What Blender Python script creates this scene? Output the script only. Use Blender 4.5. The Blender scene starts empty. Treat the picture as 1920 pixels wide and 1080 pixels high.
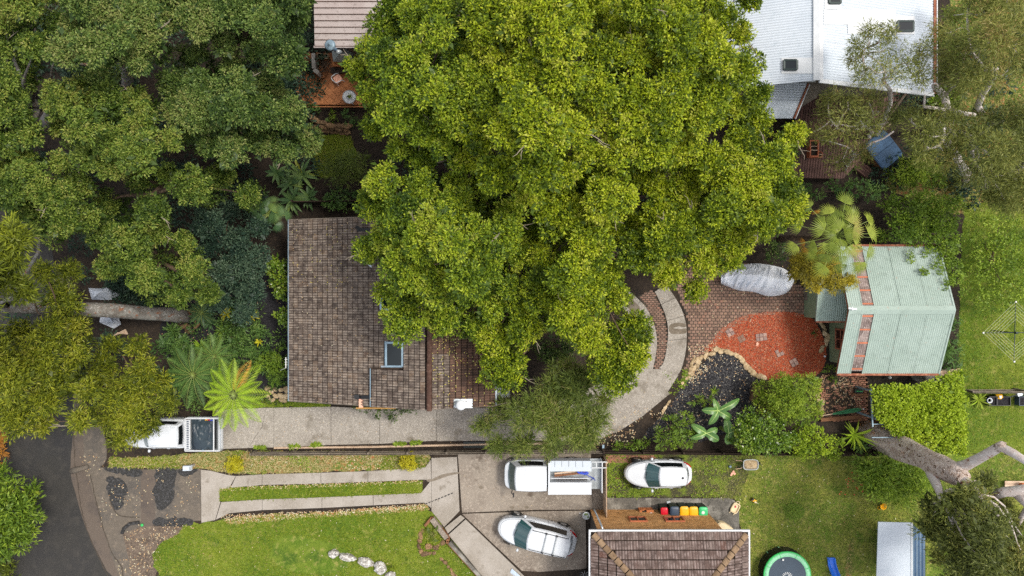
import bpy, bmesh, math, random
import numpy as np
from mathutils import Vector, Matrix, noise as mnoise
random.seed(11)
rng = np.random.default_rng(11)
R = math.radians
scene = bpy.context.scene
col = scene.collection
# ------------------------------------------------------------------ camera, sky, sun, exposure
CAM_H = 42.7
cam_data = bpy.data.cameras.new('camera')
cam_data.sensor_width = 36.0
cam_data.lens = 36.0 * CAM_H / 64.0
cam_data.clip_end = 2000
cam = bpy.data.objects.new('camera', cam_data)
cam.location = (0, 0, CAM_H)
col.objects.link(cam)
scene.camera = cam
SUN_EL, SUN_AZ = 60.0, 70.0           # thin bright overcast; the veiled sun stands high in the east-north-east
world = bpy.data.worlds.new('World')
scene.world = world
world.use_nodes = True
wn = world.node_tree
sky = wn.nodes.new('ShaderNodeTexSky')
sky.sky_type = 'NISHITA'
sky.sun_disc = False
sky.sun_elevation = R(SUN_EL)
sky.sun_rotation = R(SUN_AZ)
sky.air_density = 0.6
sky.dust_density = 7.0
sky.ozone_density = 0.4
bg = wn.nodes['Background']
bg.inputs['Strength'].default_value = 0.085
tc_ = wn.nodes.new('ShaderNodeTexCoord')
cn_ = wn.nodes.new('ShaderNodeTexNoise')
cn_.inputs['Scale'].default_value = 3.2; cn_.inputs['Detail'].default_value = 7; cn_.inputs['Roughness'].default_value = .6
wn.links.new(tc_.outputs['Generated'], cn_.inputs['Vector'])
cr_ = wn.nodes.new('ShaderNodeMapRange')
cr_.inputs['From Min'].default_value = .36; cr_.inputs['From Max'].default_value = .62
wn.links.new(cn_.outputs['Fac'], cr_.inputs['Value'])
cm_ = wn.nodes.new('ShaderNodeMix'); cm_.data_type = 'RGBA'
cm_.inputs['B'].default_value = (9.0, 9.2, 9.6, 1)
wn.links.new(cr_.outputs[0], cm_.inputs['Factor'])
wn.links.new(sky.outputs['Color'], cm_.inputs['A'])
wn.links.new(cm_.outputs['Result'], bg.inputs['Color'])
sun_data = bpy.data.lights.new('sun', 'SUN')
sun_data.energy = 1.5
sun_data.angle = R(12.0)
sun_data.color = (1.0, 0.95, 0.86)
sun = bpy.data.objects.new('sun', sun_data)
el, az = R(SUN_EL), R(SUN_AZ)
sd = Vector((math.sin(az) * math.cos(el), math.cos(az) * math.cos(el), math.sin(el)))
sun.rotation_euler = sd.to_track_quat('Z', 'Y').to_euler()
sun.location = (20, -30, 60)
col.objects.link(sun)
scene.view_settings.view_transform = 'Standard'
scene.view_settings.look = 'None'
scene.view_settings.gamma = 1.0
scene.view_settings.use_curve_mapping = False
scene.view_settings.exposure = 0.9
scene.render.engine = 'CYCLES'
scene.cycles.max_bounces = 6
scene.cycles.diffuse_bounces = 3
scene.cycles.glossy_bounces = 3
scene.cycles.transmission_bounces = 4
scene.cycles.transparent_max_bounces = 6
scene.cycles.caustics_reflective = False
scene.cycles.caustics_refractive = False
scene.cycles.use_denoising = False
def W(px, py, z=0.0):
	"""A place in the yard: the point of height z seen at that spot of the survey picture (30 px to the metre at ground)."""
	k = (CAM_H - z) / CAM_H / 30.0
	return Vector(((px - 960) * k, (540 - py) * k, z))
def PX(pts, z=0.0):
	return [W(x, y, z) for x, y in pts]
# ------------------------------------------------------------------ objects
def root_loc(o):
	while o.parent:
		o = o.parent
	return o.location.copy()
def tag(o, label=None, cat=None, group=None, kind=None):
	if label: o['label'] = label
	if cat: o['category'] = cat
	if group: o['group'] = group
	if kind: o['kind'] = kind
	return o
def thing(name, label, cat, loc=(0, 0, 0), rz=0.0, group=None):
	o = bpy.data.objects.new(name, None)
	o.empty_display_size = 0.2
	o.location = loc
	o.rotation_euler = (0, 0, rz)
	col.objects.link(o)
	return tag(o, label, cat, group)
def link(name, me, parent=None):
	o = bpy.data.objects.new(name, me)
	col.objects.link(o)
	if parent is not None:
		o.parent = parent
	return o
def copy_tree(o, parent=None):
	c = o.copy()
	col.objects.link(c)
	if parent is not None:
		c.parent = parent
	for ch in [x for x in bpy.data.objects if x.parent is o]:
		copy_tree(ch, c)
	return c
class MB:
	def __init__(s):
		s.v, s.f, s.t = [], [], []
	def add(s, vs, fs, tint=0.0):
		n = len(s.v)
		s.v += [tuple(v) for v in vs]
		s.f += [tuple(i + n for i in f) for f in fs]
		s.t += [tint] * len(fs)
		return s
	def box(s, x0, x1, y0, y1, z0, z1, tint=0.0):
		return s.add([(x0, y0, z0), (x1, y0, z0), (x1, y1, z0), (x0, y1, z0), (x0, y0, z1), (x1, y0, z1), (x1, y1, z1), (x0, y1, z1)],
					 [(3, 2, 1, 0), (4, 5, 6, 7), (0, 1, 5, 4), (1, 2, 6, 5), (2, 3, 7, 6), (3, 0, 4, 7)], tint)
	def obox(s, c, sx, sy, sz, rz=0.0, tint=0.0, m=None):
		M = Matrix.Translation(Vector(c)) @ (m if m is not None else Matrix.Rotation(rz, 4, 'Z'))
		vs = [M @ Vector((a * sx / 2, b * sy / 2, d * sz / 2)) for d in (-1, 1) for a, b in ((-1, -1), (1, -1), (1, 1), (-1, 1))]
		return s.add(vs, [(3, 2, 1, 0), (4, 5, 6, 7), (0, 1, 5, 4), (1, 2, 6, 5), (2, 3, 7, 6), (3, 0, 4, 7)], tint)
	def beam(s, a, b, w, h, tint=0.0):
		a, b = Vector(a), Vector(b)
		d = b - a
		L = d.length
		if L < 1e-6: return s
		q = d.to_track_quat('X', 'Z').to_matrix().to_4x4()
		return s.obox((a + b) / 2, L, w, h, 0, tint, q)
	def prism(s, poly, z0, z1, tint=0.0, bevel=0.0):
		p = [(q[0], q[1]) for q in poly]
		ar = sum(p[i][0] * p[(i + 1) % len(p)][1] - p[(i + 1) % len(p)][0] * p[i][1] for i in range(len(p)))
		if ar < 0: p.reverse()
		n = len(p)
		if bevel > 0:
			cx = sum(a for a, b in p) / n; cy = sum(b for a, b in p) / n
			rr = max(0.05, sum(math.hypot(a - cx, b - cy) for a, b in p) / n)
			k = 1 - bevel / rr
			vs = [(a, b, z0) for a, b in p] + [(a, b, z1 - bevel) for a, b in p] + [(cx + (a - cx) * k, cy + (b - cy) * k, z1) for a, b in p]
			fs = []
			for r in (0, n):
				fs += [(r + i, r + (i + 1) % n, r + n + (i + 1) % n, r + n + i) for i in range(n)]
			fs.append(tuple(range(2 * n, 3 * n)))
			return s.add(vs, fs, tint)
		vs = [(a, b, z0) for a, b in p] + [(a, b, z1) for a, b in p]
		fs = [(i, (i + 1) % n, n + (i + 1) % n, n + i) for i in range(n)]
		fs.append(tuple(range(n, 2 * n)))
		fs.append(tuple(range(n - 1, -1, -1)))
		return s.add(vs, fs, tint)
	def tube(s, path, radii, n=8, cap=True, tint=0.0, wob=0.0):
		path = [Vector(p) for p in path]
		if not hasattr(radii, '__len__'): radii = [radii] * len(path)
		vs, fs = [], []
		up = Vector((0, 0, 1))
		d0 = (path[1] - path[0]).normalized()
		x = d0.cross(up)
		if x.length < 0.05: x = Vector((1, 0, 0))
		x.normalize()
		for i, p in enumerate(path):
			d = (path[min(i + 1, len(path) - 1)] - path[max(i - 1, 0)])
			if d.length < 1e-7: d = d0
			d.normalize()
			x = (x - d * x.dot(d))
			if x.length < 1e-5: x = d.orthogonal()
			x.normalize()
			y = d.cross(x)
			for k in range(n):
				a = 2 * math.pi * k / n
				r = radii[i]
				if wob: r *= 1 + wob * mnoise.noise(Vector((p.x * 1.3 + math.cos(a) * 2, p.y * 1.3 + math.sin(a) * 2, p.z * 1.3)))
				vs.append(p + x * (math.cos(a) * r) + y * (math.sin(a) * r))
		for i in range(len(path) - 1):
			for k in range(n):
				a, b = i * n + k, i * n + (k + 1) % n
				fs.append((a, b, b + n, a + n))
		if cap:
			fs.append(tuple(range(n - 1, -1, -1)))
			fs.append(tuple(range((len(path) - 1) * n, len(path) * n)))
		return s.add(vs, fs, tint)
	def lathe(s, prof, c=(0, 0, 0), n=20, tint=0.0, m=None, op=False):
		vs, fs = [], []
		for r, z in prof:
			for k in range(n):
				a = 2 * math.pi * k / n
				v = Vector((r * math.cos(a), r * math.sin(a), z))
				if m is not None: v = m @ v
				vs.append(v + Vector(c))
		for i in range(len(prof) - 1):
			for k in range(n):
				a, b = i * n + k, i * n + (k + 1) % n
				fs.append((a, b, b + n, a + n))
		if prof[0][0] > 1e-4 and not op: fs.append(tuple(range(n - 1, -1, -1)))
		if prof[-1][0] > 1e-4 and not op: fs.append(tuple(range((len(prof) - 1) * n, len(prof) * n)))
		return s.add(vs, fs, tint)
	def loft(s, rings, closed=True, cap=True, tint=0.0):
		n = len(rings[0])
		vs = [v for r in rings for v in r]
		fs = []
		for i in range(len(rings) - 1):
			for k in range(n if closed else n - 1):
				a, b = i * n + k, i * n + (k + 1) % n
				fs.append((a, b, b + n, a + n))
		if cap and closed:
			fs.append(tuple(range(n - 1, -1, -1)))
			fs.append(tuple(range((len(rings) - 1) * n, len(rings) * n)))
		return s.add(vs, fs, tint)
	def quad(s, a, b, c, d, tint=0.0):
		return s.add([a, b, c, d], [(0, 1, 2, 3)], tint)
	def slab(s, a, b, c, d, t, tint=0.0):
		"""A thin plate on four corners (counter-clockwise from above), thickness t downwards along its normal."""
		a, b, c, d = map(Vector, (a, b, c, d))
		nrm = (b - a).cross(d - a).normalized()
		if nrm.z < 0: nrm = -nrm
		lo = [p - nrm * t for p in (a, b, c, d)]
		return s.add([a, b, c, d] + lo, [(0, 1, 2, 3), (7, 6, 5, 4), (0, 4, 5, 1), (1, 5, 6, 2), (2, 6, 7, 3), (3, 7, 4, 0)], tint)
	def build(s, name, mat, parent=None, local=False, smooth=False, kind=None):
		me = bpy.data.meshes.new(name)
		vs = s.v
		if parent is not None and not local:
			l = root_loc(parent)
			vs = [(v[0] - l.x, v[1] - l.y, v[2] - l.z) for v in vs]
		me.from_pydata(vs, [], s.f)
		if any(s.t):
			at = me.attributes.new('tint', 'FLOAT', 'FACE')
			at.data.foreach_set('value', np.array(s.t, dtype=np.float32))
		if smooth:
			me.polygons.foreach_set('use_smooth', [True] * len(me.polygons))
		me.materials.append(mat)
		me.update()
		o = link(name, me, parent)
		if kind: o['kind'] = kind
		return o
def auto_smooth(o, deg=40):
	me = o.data
	me.polygons.foreach_set('use_smooth', [True] * len(me.polygons))
	bm = bmesh.new(); bm.from_mesh(me)
	bmesh.ops.recalc_face_normals(bm, faces=bm.faces)
	for e in bm.edges:
		if len(e.link_faces) == 2:
			e.smooth = e.calc_face_angle(0) < R(deg)
	bm.to_mesh(me); bm.free()
	return o
# ------------------------------------------------------------------ materials
def rgb(h, k=1.0):
	"""sRGB hex of a material's own colour to linear, times k."""
	h = h.lstrip('#')
	out = []
	for i in (0, 2, 4):
		c = int(h[i:i + 2], 16) / 255
		out.append(k * (c / 12.92 if c <= 0.04045 else ((c + 0.055) / 1.055) ** 2.4))
	g = 1.2 if max(out) < .5 else 1.0
	return tuple(min(.9, x * g) for x in out)
def new_mat(name):
	m = bpy.data.materials.new(name)
	m.use_nodes = True
	nt = m.node_tree
	return m, nt, nt.nodes['Principled BSDF']
def c4(c): return (c[0], c[1], c[2], 1)
def plain(name, c, rough=0.5, metal=0.0, coat=0.0, var=0.06, scale=3.0, bump=0.0, bscale=None, spec=0.5):
	"""A solid material with faint procedural unevenness."""
	m, nt, b = new_mat(name)
	N = nt.nodes
	g = N.new('ShaderNodeNewGeometry')
	n = N.new('ShaderNodeTexNoise'); n.inputs['Scale'].default_value = scale; n.inputs['Detail'].default_value = 6
	nt.links.new(g.outputs['Position'], n.inputs['Vector'])
	r = N.new('ShaderNodeValToRGB')
	r.color_ramp.elements[0].position = 0.3; r.color_ramp.elements[1].position = 0.7
	r.color_ramp.elements[0].color = c4([max(0, x * (1 - var * 2)) for x in c])
	r.color_ramp.elements[1].color = c4([min(1, x * (1 + var)) for x in c])
	nt.links.new(n.outputs['Fac'], r.inputs['Fac'])
	nt.links.new(r.outputs['Color'], b.inputs['Base Color'])
	b.inputs['Roughness'].default_value = rough
	b.inputs['Metallic'].default_value = metal
	b.inputs['Coat Weight'].default_value = coat
	b.inputs['Specular IOR Level'].default_value = spec
	if bump:
		n2 = N.new('ShaderNodeTexNoise'); n2.inputs['Scale'].default_value = bscale or scale * 6; n2.inputs['Detail'].default_value = 5
		nt.links.new(g.outputs['Position'], n2.inputs['Vector'])
		bp = N.new('ShaderNodeBump'); bp.inputs['Strength'].default_value = bump; bp.inputs['Distance'].default_value = 0.02
		nt.links.new(n2.outputs['Fac'], bp.inputs['Height'])
		nt.links.new(bp.outputs['Normal'], b.inputs['Normal'])
	return m
def mottled(name, layers, rough=0.85, bump=0.4, bscale=30, bdist=0.02, tint=None, spec=0.3, crest=None):
	"""layers: (noise scale, detail, lo, hi, colour, [distortion]) - first entry's colour is the ground colour, each later one is mixed in by its noise."""
	m, nt, b = new_mat(name)
	N, L = nt.nodes, nt.links
	g = N.new('ShaderNodeNewGeometry')
	cur = None
	for i, ly in enumerate(layers):
		if i == 0:
			cn = N.new('ShaderNodeRGB'); cn.outputs[0].default_value = c4(ly); cur = cn.outputs[0]; continue
		sc, det, lo, hi, c = ly[:5]
		mp = N.new('ShaderNodeMapping'); mp.inputs['Location'].default_value = (i * 7.3, i * 3.1, i * 1.7)
		L.new(g.outputs['Position'], mp.inputs['Vector'])
		n = N.new('ShaderNodeTexNoise'); n.inputs['Scale'].default_value = sc; n.inputs['Detail'].default_value = det
		n.inputs['Roughness'].default_value = 0.6
		if len(ly) > 5: n.inputs['Distortion'].default_value = ly[5]
		L.new(mp.outputs[0], n.inputs['Vector'])
		r = N.new('ShaderNodeMapRange'); r.inputs['From Min'].default_value = lo; r.inputs['From Max'].default_value = hi
		L.new(n.outputs['Fac'], r.inputs['Value'])
		mx = N.new('ShaderNodeMix'); mx.data_type = 'RGBA'
		L.new(r.outputs[0], mx.inputs['Factor']); L.new(cur, mx.inputs['A']); mx.inputs['B'].default_value = c4(c)
		cur = mx.outputs['Result']
	if tint is not None:      # per-piece variation: brightness of each piece
		oi = N.new('ShaderNodeObjectInfo')
		at = N.new('ShaderNodeAttribute'); at.attribute_name = 'tint'
		ad = N.new('ShaderNodeMath'); ad.operation = 'ADD'
		L.new(oi.outputs['Random'], ad.inputs[0]); L.new(at.outputs['Fac'], ad.inputs[1])
		fr = N.new('ShaderNodeMath'); fr.operation = 'FRACT'; L.new(ad.outputs[0], fr.inputs[0])
		rp = N.new('ShaderNodeValToRGB')
		els = rp.color_ramp.elements
		for k, (p, c) in enumerate(tint):
			e = els[k] if k < 2 else els.new(p)
			e.position = p; e.color = c4(c)
		L.new(fr.outputs[0], rp.inputs['Fac'])
		mx = N.new('ShaderNodeMix'); mx.data_type = 'RGBA'; mx.blend_type = 'MULTIPLY'; mx.inputs['Factor'].default_value = 1
		L.new(cur, mx.inputs['A']); L.new(rp.outputs['Color'], mx.inputs['B'])
		cur = mx.outputs['Result']
	if crest is not None:     # the tops of the tile rolls coloured paler, unevenly
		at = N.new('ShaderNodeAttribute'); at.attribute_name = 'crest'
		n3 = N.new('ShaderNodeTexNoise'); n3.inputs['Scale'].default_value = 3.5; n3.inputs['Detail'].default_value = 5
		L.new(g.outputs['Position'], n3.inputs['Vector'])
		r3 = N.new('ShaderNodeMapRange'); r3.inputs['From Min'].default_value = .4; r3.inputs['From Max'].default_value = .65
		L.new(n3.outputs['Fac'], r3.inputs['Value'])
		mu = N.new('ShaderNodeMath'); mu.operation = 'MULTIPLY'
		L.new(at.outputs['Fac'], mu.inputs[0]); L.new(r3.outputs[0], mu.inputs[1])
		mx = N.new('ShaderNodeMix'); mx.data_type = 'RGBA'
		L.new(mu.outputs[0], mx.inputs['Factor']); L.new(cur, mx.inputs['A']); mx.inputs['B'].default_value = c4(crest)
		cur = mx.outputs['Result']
	L.new(cur, b.inputs['Base Color'])
	b.inputs['Roughness'].default_value = rough
	b.inputs['Specular IOR Level'].default_value = spec
	if bump:
		n2 = N.new('ShaderNodeTexNoise'); n2.inputs['Scale'].default_value = bscale; n2.inputs['Detail'].default_value = 5
		L.new(g.outputs['Position'], n2.inputs['Vector'])
		bp = N.new('ShaderNodeBump'); bp.inputs['Strength'].default_value = bump; bp.inputs['Distance'].default_value = bdist
		L.new(n2.outputs['Fac'], bp.inputs['Height']); L.new(bp.outputs['Normal'], b.inputs['Normal'])
	return m
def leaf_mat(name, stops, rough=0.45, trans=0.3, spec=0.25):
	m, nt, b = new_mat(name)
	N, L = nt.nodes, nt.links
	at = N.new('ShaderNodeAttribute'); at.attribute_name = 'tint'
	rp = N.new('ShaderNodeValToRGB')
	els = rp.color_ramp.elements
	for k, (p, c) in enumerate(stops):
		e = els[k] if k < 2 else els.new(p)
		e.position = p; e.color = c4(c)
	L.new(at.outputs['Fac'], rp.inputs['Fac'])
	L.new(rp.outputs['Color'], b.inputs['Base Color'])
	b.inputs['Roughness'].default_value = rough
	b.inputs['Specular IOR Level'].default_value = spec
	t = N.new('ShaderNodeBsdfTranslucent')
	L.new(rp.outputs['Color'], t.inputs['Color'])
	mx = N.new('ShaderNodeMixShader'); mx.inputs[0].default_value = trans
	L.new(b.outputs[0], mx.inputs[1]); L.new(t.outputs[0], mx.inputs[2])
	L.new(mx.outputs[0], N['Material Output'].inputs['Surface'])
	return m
M = {}
M['soil'] = mottled('soil', [rgb('2c241d'), (0.8, 4, .42, .62, rgb('1c1713')), (9, 5, .5, .68, rgb('3a3025')), (22, 3, .64, .74, rgb('63503b'))], bump=.8, bscale=14, bdist=.05)
M['black_mulch'] = mottled('black_mulch', [rgb('1b1a1d'), (10, 5, .45, .65, rgb('2b2a2e')), (24, 3, .6, .7, rgb('3b3836'))], rough=.9, bump=1, bscale=16, bdist=.06)
M['red_mulch'] = mottled('red_mulch', [rgb('8c3520'), (11, 5, .45, .62, rgb('a04526')), (26, 3, .56, .68, rgb('b8623f')), (1.0, 4, .55, .75, rgb('783020')), (18, 3, .62, .7, rgb('541f12'))], rough=.95, bump=1, bscale=20, bdist=.05)
M['lawn'] = mottled('lawn', [rgb('55691d'), (0.35, 6, .42, .62, rgb('7d7d33')), (0.9, 6, .48, .66, rgb('476317')), (3.0, 6, .5, .7, rgb('8f8a48')), (10, 5, .5, .68, rgb('3d5613')), (25, 3, .58, .7, rgb('8d9440'))], rough=.9, bump=1, bscale=28, bdist=.05)
M['lush_lawn'] = mottled('lush_lawn', [rgb('4c6414'), (0.22, 6, .45, .6, rgb('6c7826')), (0.9, 6, .52, .66, rgb('3c5413')), (2.6, 6, .54, .7, rgb('878445')), (8, 5, .52, .68, rgb('697a2a')), (22, 4, .52, .66, rgb('384a12'))], rough=.9, bump=1, bscale=28, bdist=.05)
M['dry_verge'] = mottled('dry_verge', [rgb('6a6136'), (1.1, 6, .38, .52, rgb('4c611e')), (3.5, 5, .52, .64, rgb('8d5a35')), (10, 4, .5, .65, rgb('a08d5c')), (24, 3, .58, .68, rgb('4c4a20'))], bump=1, bscale=22, bdist=.05)
M['weedy'] = mottled('weedy', [rgb('3f3e2c'), (1.6, 6, .47, .58, rgb('5e6f22')), (5, 5, .55, .66, rgb('31301f')), (16, 4, .55, .66, rgb('7c7a3d'))], bump=1, bscale=22, bdist=.05)
M['asphalt'] = mottled('asphalt', [rgb('2e2d2b'), (0.25, 5, .4, .65, rgb('262628')), (1.5, 6, .5, .7, rgb('373532')), (40, 3, .55, .7, rgb('4a4845'))], bump=.4, bscale=60)
M['old_asphalt'] = mottled('old_asphalt', [rgb('575047'), (0.6, 5, .45, .62, rgb('494540')), (4, 6, .52, .68, rgb('665d52')), (40, 3, .56, .7, rgb('77706a'))], bump=.5, bscale=50)
M['gutter_seal'] = mottled('gutter_seal', [rgb('544b43'), (0.9, 5, .45, .62, rgb('48413c')), (35, 3, .55, .7, rgb('6a625b'))], bump=.4, bscale=50)
M['gravel_soil'] = mottled('gravel_soil', [rgb('5a4e44'), (1.2, 6, .45, .6, rgb('473d35')), (9, 5, .5, .64, rgb('6e6154')), (26, 3, .56, .68, rgb('857868'))], bump=1, bscale=22, bdist=.05)
M['rubble'] = mottled('rubble', [rgb('2a2a2a'), (7, 5, .5, .6, rgb('414143')), (24, 3, .56, .68, rgb('65625d'))], bump=1, bscale=20, bdist=.08)
M['exposed'] = mottled('exposed_aggregate', [rgb('8b857c'), (0.35, 5, .42, .65, rgb('7d776f')), (14, 4, .5, .62, rgb('a39d94')), (34, 2, .54, .64, rgb('656058')), (22, 2, .62, .7, rgb('bcb6ad')), (1.1, 6, .56, .74, rgb('676055'))], bump=.5, bscale=45)
M['concrete'] = mottled('concrete', [rgb('8f8981'), (0.5, 6, .42, .62, rgb('7d766c')), (30, 3, .54, .66, rgb('a39d95')), (2.0, 6, .58, .75, rgb('6c6459'))], bump=.3, bscale=45)
M['stained_concrete'] = mottled('stained_concrete', [rgb('7d7469'), (0.45, 6, .42, .6, rgb('6a6056')), (8, 5, .52, .66, rgb('90867a')), (34, 3, .55, .66, rgb('9d958b')), (1.2, 6, .6, .72, rgb('594f45'))], bump=.4, bscale=45)
M['dark_concrete'] = mottled('dark_concrete', [rgb('55524c'), (0.8, 6, .45, .62, rgb('8a877f')), (3, 6, .5, .66, rgb('43413c')), (30, 3, .56, .66, rgb('77746d'))], bump=.4, bscale=40)
M['damp'] = mottled('damp_concrete', [rgb('5b5245'), (3, 6, .4, .6, rgb('6f665a')), (30, 3, .55, .66, rgb('857d72'))], bump=.3, bscale=45)
M['joint'] = plain('joint_dirt', rgb('3d362e'), .95)
M['paver'] = mottled('paver', [rgb('7b6558'), (3, 5, .45, .65, rgb('6a564a')), (24, 3, .55, .68, rgb('8f7a6c'))], bump=.4, tint=[(0, (.72, .68, .68)), (.5, (1, .95, .92)), (.85, (1.1, 1.02, 1)), (1, (1.15, .92, .85))])
M['red_paver'] = mottled('red_paver', [rgb('8c6452'), (3, 5, .45, .65, rgb('77503f')), (24, 3, .55, .68, rgb('9c7765'))], bump=.4, tint=[(0, (.7, .7, .7)), (.5, (1, 1, 1)), (1, (1.2, 1.1, 1.1))])
M['pink_paver'] = mottled('pink_paver', [rgb('937b70'), (8, 4, .5, .65, rgb('7d6760'))], bump=.3, tint=[(0, (.7, .72, .78)), (.5, (1, .98, .98)), (1, (1.2, 1.2, 1.2))])
M['terracotta_tile'] = mottled('terracotta_tile', [rgb('9c653f'), (2, 5, .45, .65, rgb('855434')), (18, 3, .55, .7, rgb('ad7950'))], bump=.15, rough=.7, tint=[(0, (.8, .78, .75)), (.5, (1, 1, 1)), (1, (1.12, 1.12, 1.12))])
M['sandstone'] = mottled('sandstone', [rgb('a8977a'), (2.5, 5, .45, .62, rgb('8c7a5e')), (9, 5, .52, .68, rgb('c4b8a0')), (5, 4, .58, .7, rgb('6e5c45'))], bump=.8, bscale=14, bdist=.04, tint=[(0, (.72, .68, .62)), (.5, (1, .95, .88)), (.8, (1.1, 1.05, 1.0)), (1, (1.25, 1.22, 1.2))])
M['brown_stone'] = mottled('brown_stone', [rgb('70583f'), (2.5, 5, .45, .62, rgb('54412f')), (9, 5, .52, .68, rgb('8a7456'))], bump=.8, bscale=14, bdist=.04, tint=[(0, (.7, .7, .7)), (.5, (1, 1, 1)), (1, (1.25, 1.2, 1.15))])
M['lichen_rock'] = mottled('lichen_rock', [rgb('8b8780'), (6, 5, .47, .56, rgb('c9c8c4')), (12, 5, .55, .64, rgb('45433f')), (3, 5, .6, .7, rgb('a9a59b'))], bump=1, bscale=12, bdist=.05)
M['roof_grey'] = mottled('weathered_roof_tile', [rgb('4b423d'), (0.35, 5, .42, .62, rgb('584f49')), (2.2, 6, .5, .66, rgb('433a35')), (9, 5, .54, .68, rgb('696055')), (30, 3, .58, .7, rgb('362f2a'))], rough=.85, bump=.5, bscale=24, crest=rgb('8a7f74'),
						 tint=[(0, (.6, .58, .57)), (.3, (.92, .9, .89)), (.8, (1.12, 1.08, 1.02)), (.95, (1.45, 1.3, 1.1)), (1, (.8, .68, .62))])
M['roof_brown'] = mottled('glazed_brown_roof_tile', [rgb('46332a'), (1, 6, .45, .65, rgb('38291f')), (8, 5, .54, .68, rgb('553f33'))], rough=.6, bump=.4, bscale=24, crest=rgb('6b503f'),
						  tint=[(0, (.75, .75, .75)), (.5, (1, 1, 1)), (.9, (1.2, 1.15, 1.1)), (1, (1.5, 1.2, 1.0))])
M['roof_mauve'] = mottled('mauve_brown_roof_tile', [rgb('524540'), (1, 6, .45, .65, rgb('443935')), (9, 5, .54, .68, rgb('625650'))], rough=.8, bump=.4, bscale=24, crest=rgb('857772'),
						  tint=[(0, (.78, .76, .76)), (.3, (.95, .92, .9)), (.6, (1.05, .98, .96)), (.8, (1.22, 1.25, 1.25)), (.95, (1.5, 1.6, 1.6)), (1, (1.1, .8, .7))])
M['ridge_dark'] = mottled('ridge_cap_dark', [rgb('473229'), (5, 5, .5, .65, rgb('5a463c'))], bump=.4, tint=[(0, (.75, .75, .75)), (.9, (1.1, 1.1, 1.1)), (1, (1.6, 1.1, .9))])
M['ridge_tan'] = mottled('ridge_cap_tan', [rgb('7a6650'), (5, 5, .5, .65, rgb('65533f'))], bump=.4, tint=[(0, (.75, .72, .7)), (.9, (1.1, 1.1, 1.1)), (1, (1.2, .9, .8))])
M['green_iron'] = mottled('green_iron', [rgb('86968d'), (0.4, 5, .42, .62, rgb('8f9e96')), (2.2, 7, .52, .72, rgb('7c8b82'), .6), (9, 5, .61, .72, rgb('5c685f')), (3.5, 6, .64, .72, rgb('96887a'))], rough=.5, bump=.05, spec=.4)
M['green_wall'] = mottled('green_wall', [rgb('76846a'), (1, 5, .45, .62, rgb('6b795f')), (6, 5, .58, .7, rgb('838e74'))], rough=.75, bump=.1)
M['white_iron'] = mottled('white_iron', [rgb('bcc5ce'), (0.3, 5, .42, .62, rgb('c5cdd5')), (3, 6, .56, .74, rgb('a6b0b8')), (14, 5, .66, .73, rgb('6d6f70'))], rough=.75, bump=.05, spec=.15)
M['pale_blue_iron'] = mottled('pale_blue_iron', [rgb('b9c8d6'), (0.3, 5, .42, .62, rgb('c4d0dc')), (3, 6, .6, .74, rgb('a5b3bf'))], rough=.45, bump=.05, spec=.4)
M['pink_iron'] = mottled('pink_iron', [rgb('9c9390'), (0.5, 5, .42, .62, rgb('948986')), (5, 6, .55, .7, rgb('7f7470')), (14, 5, .64, .72, rgb('5e4a43'))], rough=.6, bump=.05)
M['blue_iron'] = plain('blue_steel', rgb('5b7184'), .45, .0)
M['grey_iron'] = plain('grey_iron', rgb('8a908c'), .5, .1, var=.1)
M['zinc'] = plain('zinc', rgb('b9c4cc'), .35, .6, var=.1)
M['flash_blue'] = plain('blue_flashing', rgb('7d929f'), .4, .3, var=.12)
M['rust'] = mottled('rusty_timber', [rgb('7c4a37'), (4, 5, .48, .62, rgb('9a6a52')), (14, 4, .55, .68, rgb('56342a'))], bump=.2)
M['copper_wood'] = plain('copper_timber', rgb('a05a3a'), .7, var=.15)
M['polycarb'] = mottled('clear_sheet', [rgb('8a7c76'), (1.6, 6, .42, .6, rgb('655853')), (10, 5, .56, .7, rgb('b0a6a0'))], rough=.3, bump=0)
M['brick'] = mottled('brick', [rgb('94602f'), (3, 5, .45, .62, rgb('7d4f26')), (18, 4, .52, .66, rgb('aa7440'))], bump=.5, bscale=30)
M['orange_brick'] = mottled('orange_brick', [rgb('ac6a3f'), (3, 5, .45, .62, rgb('945735')), (18, 4, .52, .66, rgb('c08258'))], bump=.5, bscale=30, tint=[(0, (.8, .8, .8)), (.5, (1, 1, 1)), (1, (1.2, 1.2, 1.2))])
M['house_wall'] = mottled('house_wall', [rgb('5c4739'), (3, 5, .45, .62, rgb('4c3a2f'))], bump=.3)
M['white_paint'] = plain('white_paint', rgb('c9cdd0'), .5, var=.04)
M['cream'] = plain('cream_plastic', rgb('d6c39e'), .5, var=.06)
M['glass_dark'] = plain('dark_glass', rgb('0e1416'), .06, spec=.8)
M['skylight'] = plain('skylight_glass', rgb('0c1518'), .04, spec=.5)
M['windscreen'] = plain('windscreen', rgb('27484a'), .04, spec=1.0)
M['timber_grey'] = mottled('grey_timber', [rgb('6f675c'), (3, 5, .45, .62, rgb('5a5349')), (16, 5, .55, .68, rgb('877e72'))], bump=.3, tint=[(0, (.75, .75, .75)), (.5, (1, 1, 1)), (1, (1.2, 1.2, 1.2))])
M['timber_brown'] = mottled('brown_timber', [rgb('6b4a33'), (3, 5, .45, .62, rgb('543825')), (16, 5, .55, .68, rgb('805d43'))], bump=.3, tint=[(0, (.75, .75, .75)), (.5, (1, 1, 1)), (1, (1.25, 1.2, 1.2))])
M['timber_yellow'] = plain('yellow_timber', rgb('b58a47'), .7, var=.12)
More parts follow.
